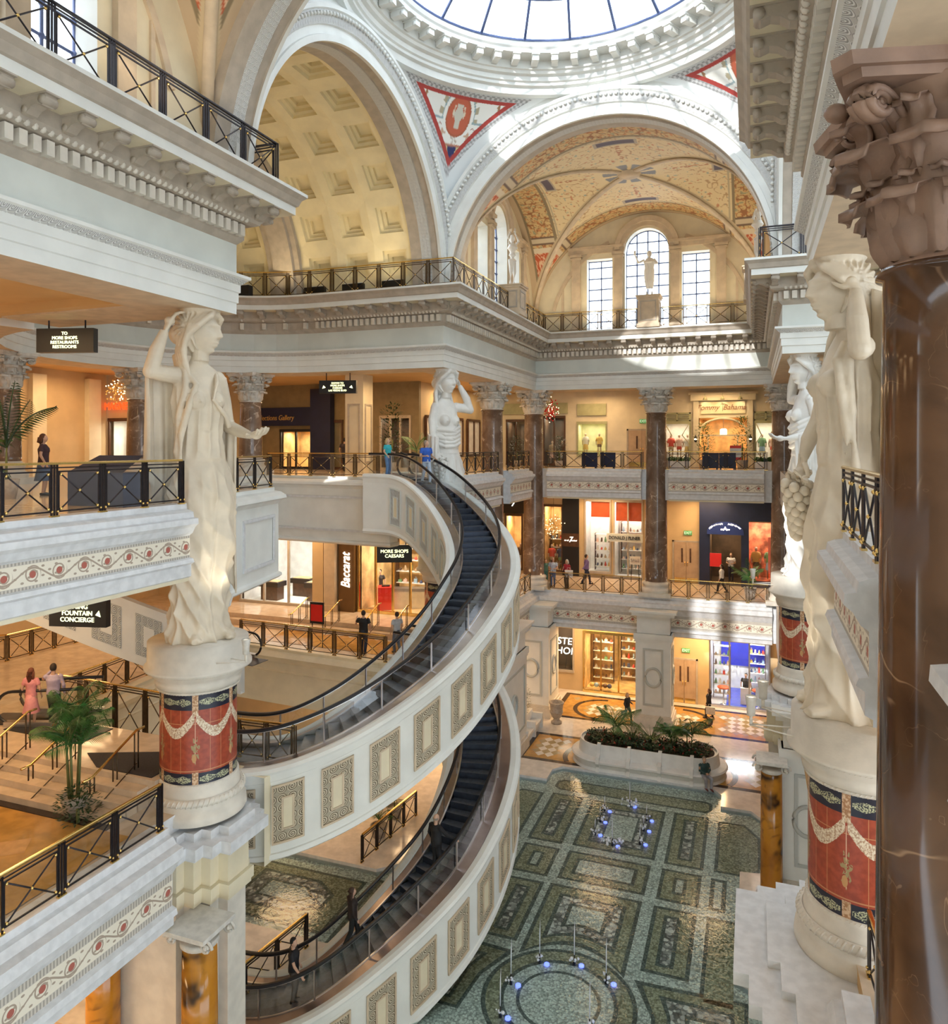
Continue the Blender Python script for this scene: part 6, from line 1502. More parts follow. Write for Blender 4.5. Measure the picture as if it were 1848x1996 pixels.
sgp = thing('sign_pylon', 'brown wall pillar with vertical glowing script sign', 'sign', (hx(681), Y-.3, ZR)); b = MB(); b.box(-.42, .42, 0, .3, 0, 3.9); obj('pillar', b, simple('bronze brown panel', (.16, .085, .03), .35, .2), sgp, True); text('Baccarat', .68, SIGNW, sgp, (.0, -.04, 2.0), (pi/2, -pi/2, 0), shear=.3, sx=.72)
for i, x in enumerate((630, 652)):
    b = MB(); b.box(hx(x)-.3, hx(x)+.3, Y-.5, Y, ZR, -4.1); b.box(hx(x)-.36, hx(x)+.36, Y-.56, Y, ZR, ZR+.3); o = obj('wall_pilaster', b, [TANW, SOFF][i]); props(o, '%s pilaster between the white shop and the glowing script sign' % ('tan', 'paler')[i], 'pilaster')
sg = thing('easel_board', 'dark red framed board on a stand by the far middle railing', 'sign', (wx(618, 27.2), 27.2, -8.46)); b = MB(); b.box(-.33, .33, -.03, .03, 1.0, 1.9); obj('frame', b, BLACK, sg, True); b = MB(); b.box(-.28, .28, -.04, -.03, 1.1, 1.8); obj('board', b, REDP, sg, True)
for q in (-.25, .25): b = MB(); b.bar((q, .03, 0), (q, .03, 1.1), .02, 6); obj('leg', b, IRON, sg, True)
# upper left walls -------------------------------------------------------------
Y = 28.6
m0, m1_ = wx(214, Y), wx(318, Y)
b = MB(); seg_wall(b, Y, -30.4, -26.3, zb3, zt3, [(m0, m1_, zb3, 1.3)]); struct('wall_side_upper', b, [TANW])
s = shop('brightly lit gift shop under red glowing letters reading MAGNET MAXIMUS', m0, m1_, Y, zb3, 1.3, 1.6, SHOPW, DKWOOD, 260, (1, .85, .65), mull=2)
text('MAGNET MAXIMUS', .5, SIGNR, s, (.1, -.25, 1.92-zb3), sx=.85)
shelf_goods(m0+.8, m1_-.1, Y+1.0, zb3, 'the wall of the red-lettered gift shop', 9, levels=5, dz=.42, seed=41)
b = MB(); b.box(-30.02, -29.9, 19.5, 22.6, zb3, 1.2); struct('door_4', b, [ORANGEW]); b = MB()
for y in (18.6, 24.2, 27.2): b.box(-30, -29.7, y, y+.7, zb3, 3.2)
o = struct('trim_17b', b, [CREAM]); o.name = 'trim_18'
Y = 37.0
def hx(a): return wx(a, Y)
n0, n1 = hx(548), hx(608)
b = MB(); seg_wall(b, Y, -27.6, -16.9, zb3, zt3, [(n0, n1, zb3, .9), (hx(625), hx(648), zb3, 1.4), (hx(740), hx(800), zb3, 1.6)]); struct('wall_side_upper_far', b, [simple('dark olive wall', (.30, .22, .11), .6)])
s = shop('gallery shop with gilt lettering Collections Gallery on black', n0, n1, Y, zb3, .9, 2.0, SHOPG, BLACK, 160, (1, .85, .6), mull=2)
b = MB(); b.box(n0-2.2, n1+.2, Y-.3, Y-.05, 1.15, 2.2); obj('fascia_board', b, NAVY, s); text('Collections Gallery', .42, GOLDL, s, (-1.35, -.33, 1.6-zb3), shear=.15, sx=.85)
b = MB(); b.box(n1+.2, n1+1.5, Y-.5, Y-.05, zb3, 3.2); o = obj('black_pillar', b, NAVY); props(o, 'broad black pillar right of the gilt-lettered shop', 'pillar')
s = shop('dim doorway between the black pillar and the cream pillar', hx(650), hx(668), Y, zb3, 1.4, 2.0, SHOPG, DKWOOD, 60, mull=1)
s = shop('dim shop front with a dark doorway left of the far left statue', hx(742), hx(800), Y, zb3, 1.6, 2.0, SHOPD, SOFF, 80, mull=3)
pl = thing('square_pillar', 'cream square pillar with inlaid panels on the upper level', 'pillar', (wx(700, 33), 33, zb3)); b = MB(); b.box(-.5, .5, -.5, .5, 0, 4.84); obj('shaft', b, CREAM, pl, True); b = MB(); wall_frame(b, (-.35, -.5), (.35, -.5), .5, 3.4, .02, .08, .05); wall_frame(b, (.5, -.35), (.5, .35), .5, 3.4, .02, .08, .05); obj('panel_frame', b, GREIGE, pl, True)
b = MB(); b.box(-17.3, -17, 37.27, 48, zb3, zt3); struct('wall_side_gallery_upper', b, [TANW])
b = MB(); b.box(-17.3, -17, 36.8, 48, zb2, -3.06); struct('wall_side_gallery_middle', b, [TANW])
for i, y in enumerate((39.0, 42.4, 45.5)):
    c = thing('shop_window', 'warm lit shop window on the side gallery of the upper level, %s one' % ('nearest', 'middle', 'farthest')[i], 'window', (-16.95, y, -.6), group='side gallery windows'); b = MB(); b.box(-.02, .04, -1.1, 1.1, 0, 2.2); obj('display_panel', b, GLOWW if 0 else SHOPW, c, True); b = MB()
    for q in (-1.1, 0, 1.1): b.box(-.02, .12, q-.06, q+.06, 0, 2.2)
    b.box(-.02, .12, -1.1, 1.1, 2.14, 2.3); b.box(-.02, .12, -1.1, 1.1, -.1, .06); obj('window_frame', b, DKWOOD, c, True); area((-15.6, y, 3.4), .8, 60, (1, .8, .5))
# ================================================================ statues
def ridge(p): return 1-abs(sin(p))**.7
def lofted(b, rows, fn, n=120, nz=150):
    z0, z1 = rows[0][0], rows[-1][0]
    tabs = [[(r[0], r[k]) for r in rows] for k in range(1, 5)]
    def g(u, v):
        a = 2*pi*u; z = z0+(z1-z0)*v; cx, cy, A, B = [interp(t, z) for t in tabs]
        d = fn(a, z); x, y = cos(a)*(A+d), sin(a)*(B+d); return (cx+x, cy+y, z)
    base = len(b.v); b.grid(g, n, nz, closeu=True)
    N = nz+1; b.f.append([base+i*N for i in range(n)][::-1]); b.f.append([base+i*N+nz for i in range(n)])
    for _ in (0, 1): b.m.append(0); b.sm.append(True); b.uv.append(None)
def hand(b, w, d, nrm, s=1, curl=.5, spread=.09):
    """palm from wrist w along d; nrm = back of the hand; five fingers"""
    w, d, nrm = Vector(w), Vector(d).normalized(), Vector(nrm).normalized(); t = d.cross(nrm).normalized(); nrm = t.cross(d)
    b.tube([w, w+d*.12*s, w+d*.30*s], [.095*s, .12*s, .13*s], 10, flat=.55); b.ball(w+d*.26*s, .13*s, 0, 10, 6, (1, 1, .8))
    for k, L in enumerate((.30, .36, .38, .33)):
        o = (k-1.5)*.068*s; p = w+d*.32*s+t*o; pts = [p-d*.06*s]; dr = (d+t*(k-1.5)*spread).normalized(); a = 0
        for q, l in enumerate((.42, .33, .25)):
            a += curl*(.5, .8, .7)[q]; dv = dr*cos(a)-nrm*sin(a); p = p+dv*L*l*s; pts.append(p)
        b.tube(pts, [.045*s, .042*s, .037*s, .028*s], 8)
    p = w+d*.1*s-t*.12*s; dv = (d*.7-t*.6-nrm*curl*.4).normalized(); b.tube([p, p+dv*.16*s, p+dv*.27*s+d*.06*s], [.055*s, .045*s, .032*s], 8)
def head_fn(S=1):
    def f(d):
        x, y, z = d[0], d[1], d[2]; G = lambda A, y0, z0, sy, sz: A*exp(-((y-y0)/sy)**2-((z-z0)/sz)**2)
        y *= 1-.35*max(0, -z-.12)/.4; dx = 0
        if x > 0:
            if -.12 < z < .2: dx += (.035+.08*(.17-z)/.27)*exp(-(y/.055)**2)*min(1, (z+.12)/.04)
            dx += G(.035, 0, .17, .3, .05)
            for s in (-1, 1): dx += G(-.085, s*.14, .075, .075, .06)+G(.05, s*.14, .07, .045, .026)+G(.02, s*.17, -.1, .1, .1)+G(.028, s*.05, -.09, .035, .03)
            dx += G(.055, 0, -.215, .10, .028)+G(-.035, 0, -.245, .09, .012)+G(.055, 0, -.28, .08, .028)+G(-.03, 0, -.335, .1, .03)+G(.07, 0, -.41, .11, .07)
        else: x *= 1.05
        return Vector((x+dx, y, z))
    return f
def sheet(b, pts, z_top, z_bot, th=.05, folds=5, amp=.07, n=60, nz=20, lean=(0, 0), ph=0):
    """hanging cloth along a plan curve; z_top, z_bot are functions of 0..1"""
    P = [Vector(p) for p in pts]
    def at(u):
        k = min(len(P)-2, int(u*(len(P)-1))); f = u*(len(P)-1)-k; return P[k].lerp(P[k+1], f), (P[k+1]-P[k]).normalized()
    vs = []; 
    for side in (0, 1):
        for i in range(n+1):
            u = i/n; p, d = at(u); nn = Vector((d.y, -d.x))
            for j in range(nz+1):
                v = j/nz; z = z_top(u)+(z_bot(u)-z_top(u))*v; o = amp*(.25+.75*v)*sin(folds*2*pi*u+ph+.8*sin(v*3))+(th if side else -th)
                q = p+nn*o; vs.append((q.x+lean[0]*v, q.y+lean[1]*v, z))
    N = (n+1)*(nz+1); fs = []
    for i in range(n):
        for j in range(nz):
            a = i*(nz+1)+j; fs.append((a, a+1, a+nz+2, a+nz+1)); fs.append((N+a, N+a+nz+1, N+a+nz+2, N+a+1))
        a = i*(nz+1); fs.append((a, a+nz+1, N+a+nz+1, N+a)); a += nz; fs.append((a, N+a, N+a+nz+1, a+nz+1))
    for j in range(nz):
        fs.append((j, N+j, N+j+1, j+1)); a = n*(nz+1)+j; fs.append((a, a+1, N+a+1, N+a))
    b.add(vs, fs, None, 0, True)
def caryatid(label, x, y, face, kind, arms, headyaw, mat, z0=-4.65, hx=0):
    c = thing('caryatid_statue', label, 'statue', (x, y, z0), face, 'giant caryatid statues at the crossing corners')
    b = MB(); dress = kind == 'dress'
    rows = [(-.0, .0, .0, .66, .76), (.12, .0, .0, .66, .76), (.4, .02, 0, .58, .69), (.9, .04, .0, .55, .66), (1.5, .06, .02, .55, .67), (2.1, .10, .03, .57, .70), (2.8, .06, .05, .60, .76), (3.5, .0, .07, .60, .80), (4.0, -.02, .06, .54, .73), (4.5, -.02, .03, .45, .59), (4.85, -.02, .0, .41, .53), (5.3, .0, -.02, .46, .56), (5.75, .02, -.03, .48, .61), (6.1, .0, -.03, .36, .60), (6.35, -.02, -.02, .29, .60), (6.52, -.03, 0, .24, .44), (6.64, -.03, 0, .2, .24), (6.8, hx*.5, 0, .18, .18), (7.15, .03+hx, 0, .17, .17)]
    def fn(a, z):
        aa = (a+pi) % (2*pi)-pi; d = 0
        leg = max(0, min(1, (3.75-z)/.5)); d -= .10*leg*exp(-(aa/.16)**2)*min(1, z/.8)             # valley between the legs
        d += .12*exp(-((aa-.55)/.4)**2-((z-2.2)/.45)**2)-.05*exp(-((aa+.5)/.3)**2-((z-1.2)/.6)**2)
        d += .06*leg*exp(-((abs(aa)-.5)/.3)**2)
        if z < 4.3:
            w = min(1, (4.3-z)/.5); thigh = exp(-((abs(aa)-.62)/.36)**2)*min(1, max(0, (z-1.7)/.5)); q = 1-.85*thigh
            d += w*q*.125*(ridge(4.6*z+4.4*aa+.8*sin(2*aa+z))-.5)*(1-.6*exp(-(aa/.22)**2))
            d += w*.12*ridge(aa*7.5+.5*sin(z*1.2))*(.25+.75*exp(-(aa/.3)**2)+.5*(abs(aa) > 1.15))
            d += w*thigh*.035*sin(7*z+6*aa)
            d += .03*ridge(aa*13+z)*max(0, 1-z/1.2)
        elif dress and z < 6.1:
            w = min(1, (z-4.3)/.3)*min(1, (6.1-z)/.4); d += w*.085*ridge(aa*7+.5*sin(z*2))
        if not dress and 4.5 < z < 5.5:
            d += .10*min(1, (z-4.5)/.2)*min(1, (5.5-z)/.2)*(1+.35*sin(z*17+aa*2.2))
        if 4.3 < z < 5.0: d += .03*exp(-(aa/.6)**2)
        return d
    lofted(b, rows, fn)
    for s in (-1, 1): b.ball((.34, s*.25-.03, 5.72), .25, 0, 16, 12, (1, .95, 1)); b.ball((.59, s*.26-.03, 5.70), .035, 0, 8, 6)
    b.ball((-.02, .50, 6.3), .2, 0, 12, 8); b.ball((-.02, -.50, 6.3), .2, 0, 12, 8)
    hy = radians(headyaw); HM = Matrix.Translation((.06+hx, 0, 7.36)) @ Matrix.Rotation(hy, 4, 'Z') @ Matrix.Diagonal((1.16, 1.16, 1.08, 1))
    h = MB(); h.ball((0, 0, 0), 1, 0, 72, 60, (.40, .315, .50), head_fn()); h.tube([(.0, 0, -.62), (.02, 0, -.2)], [.18, .16], 16)
    for s in (-1, 1): h.ball((-.03, s*.31, .0), .07, 0, 8, 6, (.8, .5, 1.4))
    b.merge(h, HM)
    if arms == 'A':
        b.tube([(0, -.5, 6.32), (-.02, -.85, 6.34), (.05, -1.22, 6.36)], [.21, .2, .165], 14); b.ball((.05, -1.24, 6.36), .165, 0, 12, 8)
        b.tube([(.05, -1.22, 6.38), (.08, -1.1, 6.85), (.1, -.92, 7.32)], [.17, .165, .10], 14); hand(b, (.1, -.9, 7.34), (.05, .35, .8), (-.2, -.9, .3), .98, .55)
        b.tube([(0, .52, 6.3), (-.08, .72, 5.75), (-.06, .82, 5.18)], [.2, .18, .155], 14); b.ball((-.06, .83, 5.16), .16, 0, 12, 8)
        b.tube([(-.06, .83, 5.14), (.4, .86, 5.0), (.92, .84, 4.9)], [.165, .15, .09], 14); hand(b, (.9, .84, 4.9), (1, -.05, .02), (0, .1, -1), 1.05, .45)
    else:
        b.tube([(0, .5, 6.32), (.12, .85, 6.28), (.26, 1.12, 6.2)], [.21, .2, .17], 14); b.ball((.27, 1.13, 6.2), .175, 0, 12, 8)
        b.tube([(.27, 1.12, 6.22), (.24, .95, 6.7), (.14, .66, 7.24)], [.17, .17, .105], 14); hand(b, (.14, .64, 7.26), (.05, -.55, .6), (.1, .75, .6), .92, .3, .04)
        b.tube([(0, -.52, 6.3), (.08, -.74, 5.7), (.2, -.8, 5.12)], [.2, .18, .155], 14); b.ball((.2, -.8, 5.1), .16, 0, 12, 8)
        b.tube([(.2, -.8, 5.1), (.38, -.8, 4.75), (.5, -.74, 4.42)], [.165, .15, .09], 14); hand(b, (.5, -.74, 4.42), (.15, .05, -.8), (.9, -.1, .3), 1.05, .6)
    for s, fx_, an in ((1, .42, .25), (-1, .30, -.35)):        # feet with toes under the hem
        f = MB(); f.tube([(-.3, 0, .14), (0, 0, .14), (.3, 0, .1), (.42, 0, .08)], [.14, .17, .15, .1], 12, flat=.8)
        for k in range(5): f.ball((.40-.035*abs(k-1)*1.2-.02*k, (.125-.062*k)*s*-1, .075), .055-.004*k, 0, 8, 6, (1.7, .9, .9))
        b.merge(f, Matrix.Translation((fx_, s*.33, 0)) @ Matrix.Rotation(an, 4, 'Z'))
    obj('figure', b, mat, c, True, mods=[('REMESH', dict(mode='VOXEL', voxel_size=.023, use_smooth_shade=True)), ('SMOOTH', dict(factor=.5, iterations=1))])
    # hair: waved cap parted in the middle, roll over the temples, tresses on the neck
    h = MB()
    def hf(d):
        x, y, z = d; r = sqrt(x*x+y*y+z*z); t = atan2(z, x); q = abs(y); cut = 0
        w = .042*sin(20*t+10*q+1.8*sin(8*q))
        k = 1+w/r
        if x > .1 and z < .26: k *= .80
        if x > .1 and z < .0: k *= .6
        return Vector((x*k, y*k, z*k))
    h.ball((-.05, 0, .10), 1, 0, 90, 70, (.47, .40, .53), hf)
    for s in (-1, 1):
        for r in range(3): h.tube([(.33-.06*r, s*.05, .50-.0*r), (.34-.1*r, s*.24, .36+.02*r), (.15-.08*r, s*.385, .14), (-.08, s*.39, -.08), (-.2, s*.33, -.26-.05*r)], [.05, .075, .08, .075, .05], 8)
        for r in range(4): h.tube([(-.14-.07*r, s*(.34-.05*r), -.1), (-.18-.06*r, s*(.36-.05*r), -.42), (-.12-.07*r, s*(.42-.04*r)*.95, -.72-.05*r), (-.02-.06*r, s*(.40-.05*r), -1.02-.08*(r % 2)*2)], [.07, .085, .075, .03], 8)
    h.ball((-.42, 0, -.02), .24, 0, 20, 14, (1, 1.1, 1)); h.tube([(-.3, 0, -.1), (-.36, 0, -.5), (-.34, 0, -1.0)], [.26, .24, .16], 12)
    h.lathe([(.01, .42), (.36, .44), (.42, .53), (.01, .55)], n=24)
    h.xf(HM); obj('hair', h, mat, c, True, mods=[('REMESH', dict(mode='VOXEL', voxel_size=.024, use_smooth_shade=True))])
    k = MB()
    if dress and arms == 'B':
        sheet(k, [(-.28, .30), (-.5, .5), (-.52, .85), (-.25, 1.02)], lambda u: 7.35-.4*u, lambda u: 2.6-.5*u+.15*sin(u*9), .05, 3.5, .08)
        sheet(k, [(-.2, -.5), (-.5, -.3), (-.55, .1), (-.45, .4)], lambda u: 6.4, lambda u: 1.6+.2*sin(u*9), .05, 4, .08)
        k.tube([(.2, .38, 6.42), (.38, .5, 6.1), (.36, .62, 5.5), (.28, .66, 4.9), (.3, .66, 4.5)], [.07, .09, .09, .085, .03], 10)
        k.tube([(.05, .44, 6.45), (.22, .58, 6.1), (.22, .68, 5.2), (.16, .72, 4.3), (.2, .7, 3.9)], [.08, .09, .09, .085, .03], 10)
    elif dress:
        sg_ = 1
        sheet(k, [(-.15, -.35*sg_), (-.42, -.62*sg_), (-.42, -1.0*sg_), (-.15, -1.2*sg_)], lambda u: 6.42-.12*u, lambda u: 3.0+.9*u*u+.15*sin(u*9), .05, 3.5, .075)
        sheet(k, [(-.2, -.3*sg_), (-.52, .0), (-.5, .5*sg_), (-.28, .85*sg_), (.02, 1.0*sg_)], lambda u: 6.45 if u < .6 else 6.45-(u-.6)*3.4, lambda u: 2.6-1.5*u+.2*sin(u*11), .05, 6, .08, n=90)
        k.tube([(.22, -.42*sg_, 6.35), (.42, -.30*sg_, 6.1), (.46, -.5*sg_, 5.6), (.3, -.62*sg_, 4.9), (.25, -.62*sg_, 4.2), (.3, -.6*sg_, 3.9)], [.07, .08, .085, .08, .075, .03], 10)
        k.tube([(.02, -.5*sg_, 6.5), (.2, -.46*sg_, 6.42), (.3, -.5*sg_, 6.0), (.22, -.64*sg_, 5.3), (.15, -.66*sg_, 4.5), (.2, -.62*sg_, 4.15)], [.08, .09, .09, .085, .08, .03], 10)
        k.tube([(.2, .35*sg_, 6.38), (.44, .22*sg_, 6.15), (.6, .03, 5.75), (.52, .42*sg_, 5.35), (.4, .58*sg_, 5.1)], [.06, .06, .05, .06, .06], 10)
    else:
        for q in range(5):       # rolled himation across the waist and up over one shoulder
            z = 4.62+.17*q; k.tube([(-.3, -.5, z+.5), (.1, -.56-.02*q, z+.16), (.42, -.3, z-.02), (.50, .1, z), (.4, .45, z+.14), (.05, .6, z+.32), (-.35, .45, z+.5)], .085, 10)
        k.tube([(-.1, -.5, 6.45), (-.02, -.62, 6.2), (.12, -.68, 5.8), (.2, -.62, 5.4)], [.1, .12, .12, .08], 10)
        s2 = 1 if arms == 'A' else -1
        sheet(k, [(-.05, .72*s2), (.15, .98*s2), (.5, 1.0*s2), (.68, .82*s2)], lambda u: 5.2-.2*u, lambda u: 2.2-.5*sin(u*3)+.15*sin(u*14), .05, 5, .085, lean=(-.15, -.1*s2))
    obj('drapery', k, mat, c, True, mods=[('REMESH', dict(mode='VOXEL', voxel_size=.028, use_smooth_shade=True)), ('SMOOTH', dict(factor=.5, iterations=1))])
    if arms == 'B':
        g = MB(); rnd = random.Random(4)
        for i in range(46):
            t = i/46; r = .26*(1-t*.75); a = i*2.4; g.ball((.62+r*cos(a)*.8, -.72+r*sin(a), 3.95-1.0*t), .098, 0, 10, 8)
        obj('grape_bunch', g, mat, c, True)
        g = MB()
        for s in (-1, 1):
            pts = [(.6+.13*cos(t)*(1+.3*sin(5*t)), -.72+s*.17+.24*sin(t)*(1+.25*sin(5*t)), 4.12+.1*cos(t*2)) for t in [2*pi*i/30 for i in range(30)]]
            g.add(pts+[(p[0], p[1], p[2]-.05) for p in pts], [tuple(range(30)), tuple(range(30, 60))[::-1]]+[(i, (i+1) % 30, 30+(i+1) % 30, 30+i) for i in range(30)])
        g.tube([(.56, -.74, 4.5), (.62, -.72, 3.95)], .03, 6); obj('vine_leaf', g, mat, c, True)
    return c
FR = pi/2+.3552     # heading of the view direction
caryatid('giant veiled statue at left with one arm raised and one hand held out', *PP['P1'], radians(-20), 'dress', 'A', 34, STONE)
caryatid('bare-shouldered statue with raised left arm behind the escalator head', *PP['P2'], radians(-32), 'bare', 'B', 10, STONEW)
caryatid('white sunlit statue at far right holding one hand out over the railing', *PP['P3'], radians(197), 'bare', 'A', 8, STONEW)
caryatid('nearest giant statue at right, arm raised to the head, grapes in the other hand', 1.58, 14.65, radians(196), 'dress', 'B', 6, STONE, hx=.12)
def small_statue(label, x, y, z, face, h, nude, mat=STONEW, ph=1.4):
    p = thing('statue_pedestal', 'panelled pedestal of the '+label.replace(' in front of the arched far window', ' by the window').replace(' half hidden', ''), 'pedestal', (x, y, z)); w = .55; b = MB()
    b.box(-w-.06, w+.06, -w-.06, w+.06, 0, .2); b.box(-w, w, -w, w, .2, ph-.16); b.box(-w-.07, w+.07, -w-.07, w+.07, ph-.16, ph-.06); b.box(-w-.12, w+.12, -w-.12, w+.12, ph-.06, ph); obj('body', b, SOFF, p, True)
    b = MB()
    for q in ((-w, -w, w, -w), (w, -w, w, w), (-w, w, -w, -w)): wall_frame(b, Vector(q[:2])*.8+Vector((0, 0)), Vector(q[2:])*.8, .35, ph-.3, .13, .07, .03)
    obj('panel_frame', b, GREIGE, p, True)
    c = thing('figure_statue', label, 'statue', (x, y, z+ph), face); s = h/1.8; b = MB()
    b.ball((0, 0, 1.66*s), .115*s, 0, 14, 10, (.95, .85, 1.15)); b.ball((.1*s, 0, 1.65*s), .025*s, 0, 6, 4); b.tube([(0, 0, 1.45*s), (.01, 0, 1.6*s)], .055*s, 8)
    b.tube([(0, .02*s, .88*s), (.0, .01*s, 1.08*s), (.02*s, 0, 1.32*s), (0, 0, 1.48*s)], [.16*s, .13*s, .19*s, .1*s], 14)
    for q in (-1, 1):
        b.tube([(0, q*.09*s, .92*s), (.03*s, q*.1*s, .5*s), (0, q*.1*s, .1*s)], [.095*s, .065*s, .045*s], 10); b.tube([(-.04*s, q*.1*s, .04*s), (.14*s, q*.11*s, .03*s)], [.045*s, .03*s], 8)
    if nude: b.tube([(0, .17*s, 1.43*s), (.08*s, .3*s, 1.62*s), (.05*s, .12*s, 1.84*s)], [.055*s, .05*s, .03*s], 8); b.tube([(0, -.17*s, 1.43*s), (.06*s, -.3*s, 1.6*s), (.02*s, -.12*s, 1.86*s)], [.055*s, .05*s, .03*s], 8)
    else:
        b.tube([(0, .17*s, 1.43*s), (.1*s, .3*s, 1.25*s), (.28*s, .25*s, 1.2*s)], [.06*s, .05*s, .035*s], 8); b.tube([(0, -.18*s, 1.43*s), (.05*s, -.42*s, 1.34*s), (.12*s, -.52*s, 1.6*s)], [.06*s, .05*s, .03*s], 8)
    hand(b, (.12*s, -.52*s, 1.6*s) if not nude else (.05*s, .12*s, 1.84*s), (.1, -.1, .8), (1, 0, 0), .3*s, .2)
    obj('figure', b, mat, c, True, mods=[('REMESH', dict(mode='VOXEL', voxel_size=.022, use_smooth_shade=True)), ('SMOOTH', dict(factor=.5, iterations=2))])
    if not nude:
        b = MB(); lofted(b, [(.32*s, 0, .02, .12*s, .12*s), (.6*s, .02, 0, .15*s, .17*s), (.95*s, 0, -.01, .16*s, .19*s), (1.15*s, 0, 0, .14*s, .16*s), (1.35*s, 0, 0, .15*s, .205*s), (1.49*s, 0, 0, .07*s, .1*s)], lambda a, z: .022*s*ridge(a*6+z*3), 60, 40); obj('robe', b, mat, c, True)
small_statue('small robed statue with raised arm in front of the arched far window', -5.3, Y5-.75, 6.46, -pi/2, 2.55, False, ph=1.75)
small_statue('small white nude statue on the left cornice of the far arm', XL+.75, 35.8, 6.46, -.3, 2.6, True, ph=1.5)
small_statue('small white statue half hidden at the right cornice of the far arm', XR-.75, 35.8, 6.46, pi+.3, 2.6, True, ph=1.5)
for i, x in enumerate((-20.8, -17.9, -16.0, -14.1)):
    c = thing('cornice_floodlight', 'black floodlight box on the cornice at the foot of the coffered vault, %s from left' % ('first', 'second', 'third', 'fourth')[i], 'floodlight', (x, Y2-.35 if x > -18 else 27.0, 6.5), 0, 'black floodlight boxes before the coffered vault')
    b = MB(); b.box(-.5, .5, -.15, .15, .0, .42); obj('housing', b, BLACK, c, True); b = MB(); b.box(-.42, .42, -.1, .1, .42, .46); obj('lens', b, SHOPW, c, True)
# gallery floodlight box on the near left
c = thing('monitor_box', 'black sloped box behind the near left railing beside the statue', 'box', (-13.6, 12.9, -1.34)); b = MB(); b.prism([(-.8, -.3), (.8, -.3), (.8, .3), (-.8, .3)], 0, .75); b.add([(-.8, -.3, .75), (.8, -.3, .75), (.8, .3, 1.12), (-.5, .3, 1.12), (-.8, .3, .75)], [(0, 1, 2, 3), (0, 3, 4)]); obj('housing', b, NAVY, c, True)
# ================================================================ plants
def frond_mesh(L, droop, n=22, w=.34, wid=.028, rise=1.0):
    b = MB(); pts = []
    for i in range(n+1):
        t = i/n; pts.append(Vector((L*(t*.9), 0, L*(rise*t*.75-droop*t*t))))
    b.tube(pts, [.018*(1-.8*i/n)+.003 for i in range(n+1)], 5)
    for i in range(3, n+1):
        p = pts[i]; t = i/n; l = w*L*sin(pi*min(1, .15+t*.85))**.6*(1 if t < .97 else .6)
        for s in (-1, 1):
            d = Vector((.55, s*.85, -.25-.25*t)).normalized(); m_ = p+d*l*.5+Vector((0, 0, .02)); e = p+d*l+Vector((0, 0, -.12*l)); k = Vector((wid*L*.6, 0, 0))
            b.add([p, m_-k, e, m_+k], [(0, 1, 2, 3)], None, 0, True)
    return b
FMS = {}
def fm(key, mat):
    k = (key, mat.name)
    if k not in FMS:
        L, dr, ri, wd = {'a': (1, .55, 1.0, .34), 'b': (1, .85, 1.1, .34), 'c': (1, .25, 1.25, .3), 'f': (.75, .5, .9, .42), 'g': (.5, .3, 1.0, .45)}[key]
        FMS[k] = frond_mesh(L, dr, 22, wd, .025, ri).mesh('frond', mat)
    return FMS[k]
def palm(label, x, y, z, h, n, L, seed=0, mat=LEAF, pot=None, trunks=1, cat='plant', name='potted_palm', group=None, kinds='abc', levels=1):
    rnd = random.Random(seed); c = thing(name, label, cat, (x, y, z), 0, group); z0 = 0
    if pot:
        b = MB(); r, ph = pot; b.lathe([(.01, 0), (r*.7, 0), (r, ph), (r*.86, ph), (r*.84, ph-.08), (.01, ph-.08)], n=20); obj('pot', b, POT, c, True); z0 = ph-.1
    for t in range(trunks):
        a = 2*pi*t/max(1, trunks)+rnd.random(); o = .0 if trunks == 1 else .1; hh = h*(1-.25*rnd.random()*(trunks > 1)); tx, ty = o*cos(a)+.25*(hh)*cos(a)*.2*(trunks > 1), o*sin(a)+.25*hh*sin(a)*.2*(trunks > 1)
        if hh > .15: b = MB(); b.tube([(o*cos(a), o*sin(a), z0), ((o*cos(a)+tx)/2, (o*sin(a)+ty)/2, z0+hh*.5), (tx, ty, z0+hh)], [.035, .028, .02], 7); obj('stem', b, STEMM, c, True)
        for l in range(levels):
            zz_ = z0+hh*(1-.3*l)
            for i in range(n):
                an = 2*pi*i/n+rnd.uniform(-.3, .3)+l; sc = L*rnd.uniform(.75, 1.1); tilt = rnd.uniform(-.75, .3)
                inst(fm(kinds[i % len(kinds)], mat), 'frond', c, (tx, ty, zz_), (0, tilt, an), (sc, sc, sc))
    return c
def bush(label, x, y, z, r, h, mat=LEAFD, pot=None, seed=0, n=420, cat='plant', name='potted_bush', group=None):
    rnd = random.Random(seed); c = thing(name, label, cat, (x, y, z), 0, group); z0 = 0
    if pot: b = MB(); b.lathe([(.01, 0), (pot[0]*.7, 0), (pot[0], pot[1]), (pot[0]*.85, pot[1]), (.01, pot[1]-.05)], n=20); obj('pot', b, POT, c, True); z0 = pot[1]-.05
    b = MB(); b.tube([(0, 0, z0), (0, 0, z0+h*.4)], .04, 6); obj('stem', b, STEMM, c, True); b = MB()
    for i in range(n):
        a = rnd.uniform(0, 6.28); q = rnd.random()**.5*r; zz_ = z0+h*rnd.uniform(.05, 1); q *= sqrt(max(.05, 1-((zz_-z0-h*.5)/(h*.55))**2)); p = Vector((q*cos(a), q*sin(a), zz_)); d = Vector((cos(a), sin(a), rnd.uniform(-.3, .8))).normalized()*rnd.uniform(.1, .2)*max(.6, r*1.6); s = Vector((-sin(a), cos(a), 0))*.035*max(.7, r*1.6)
        b.add([p, p+d*.5+s, p+d, p+d*.5-s], [(0, 1, 2, 3)])
    obj('foliage', b, mat, c, True); return c
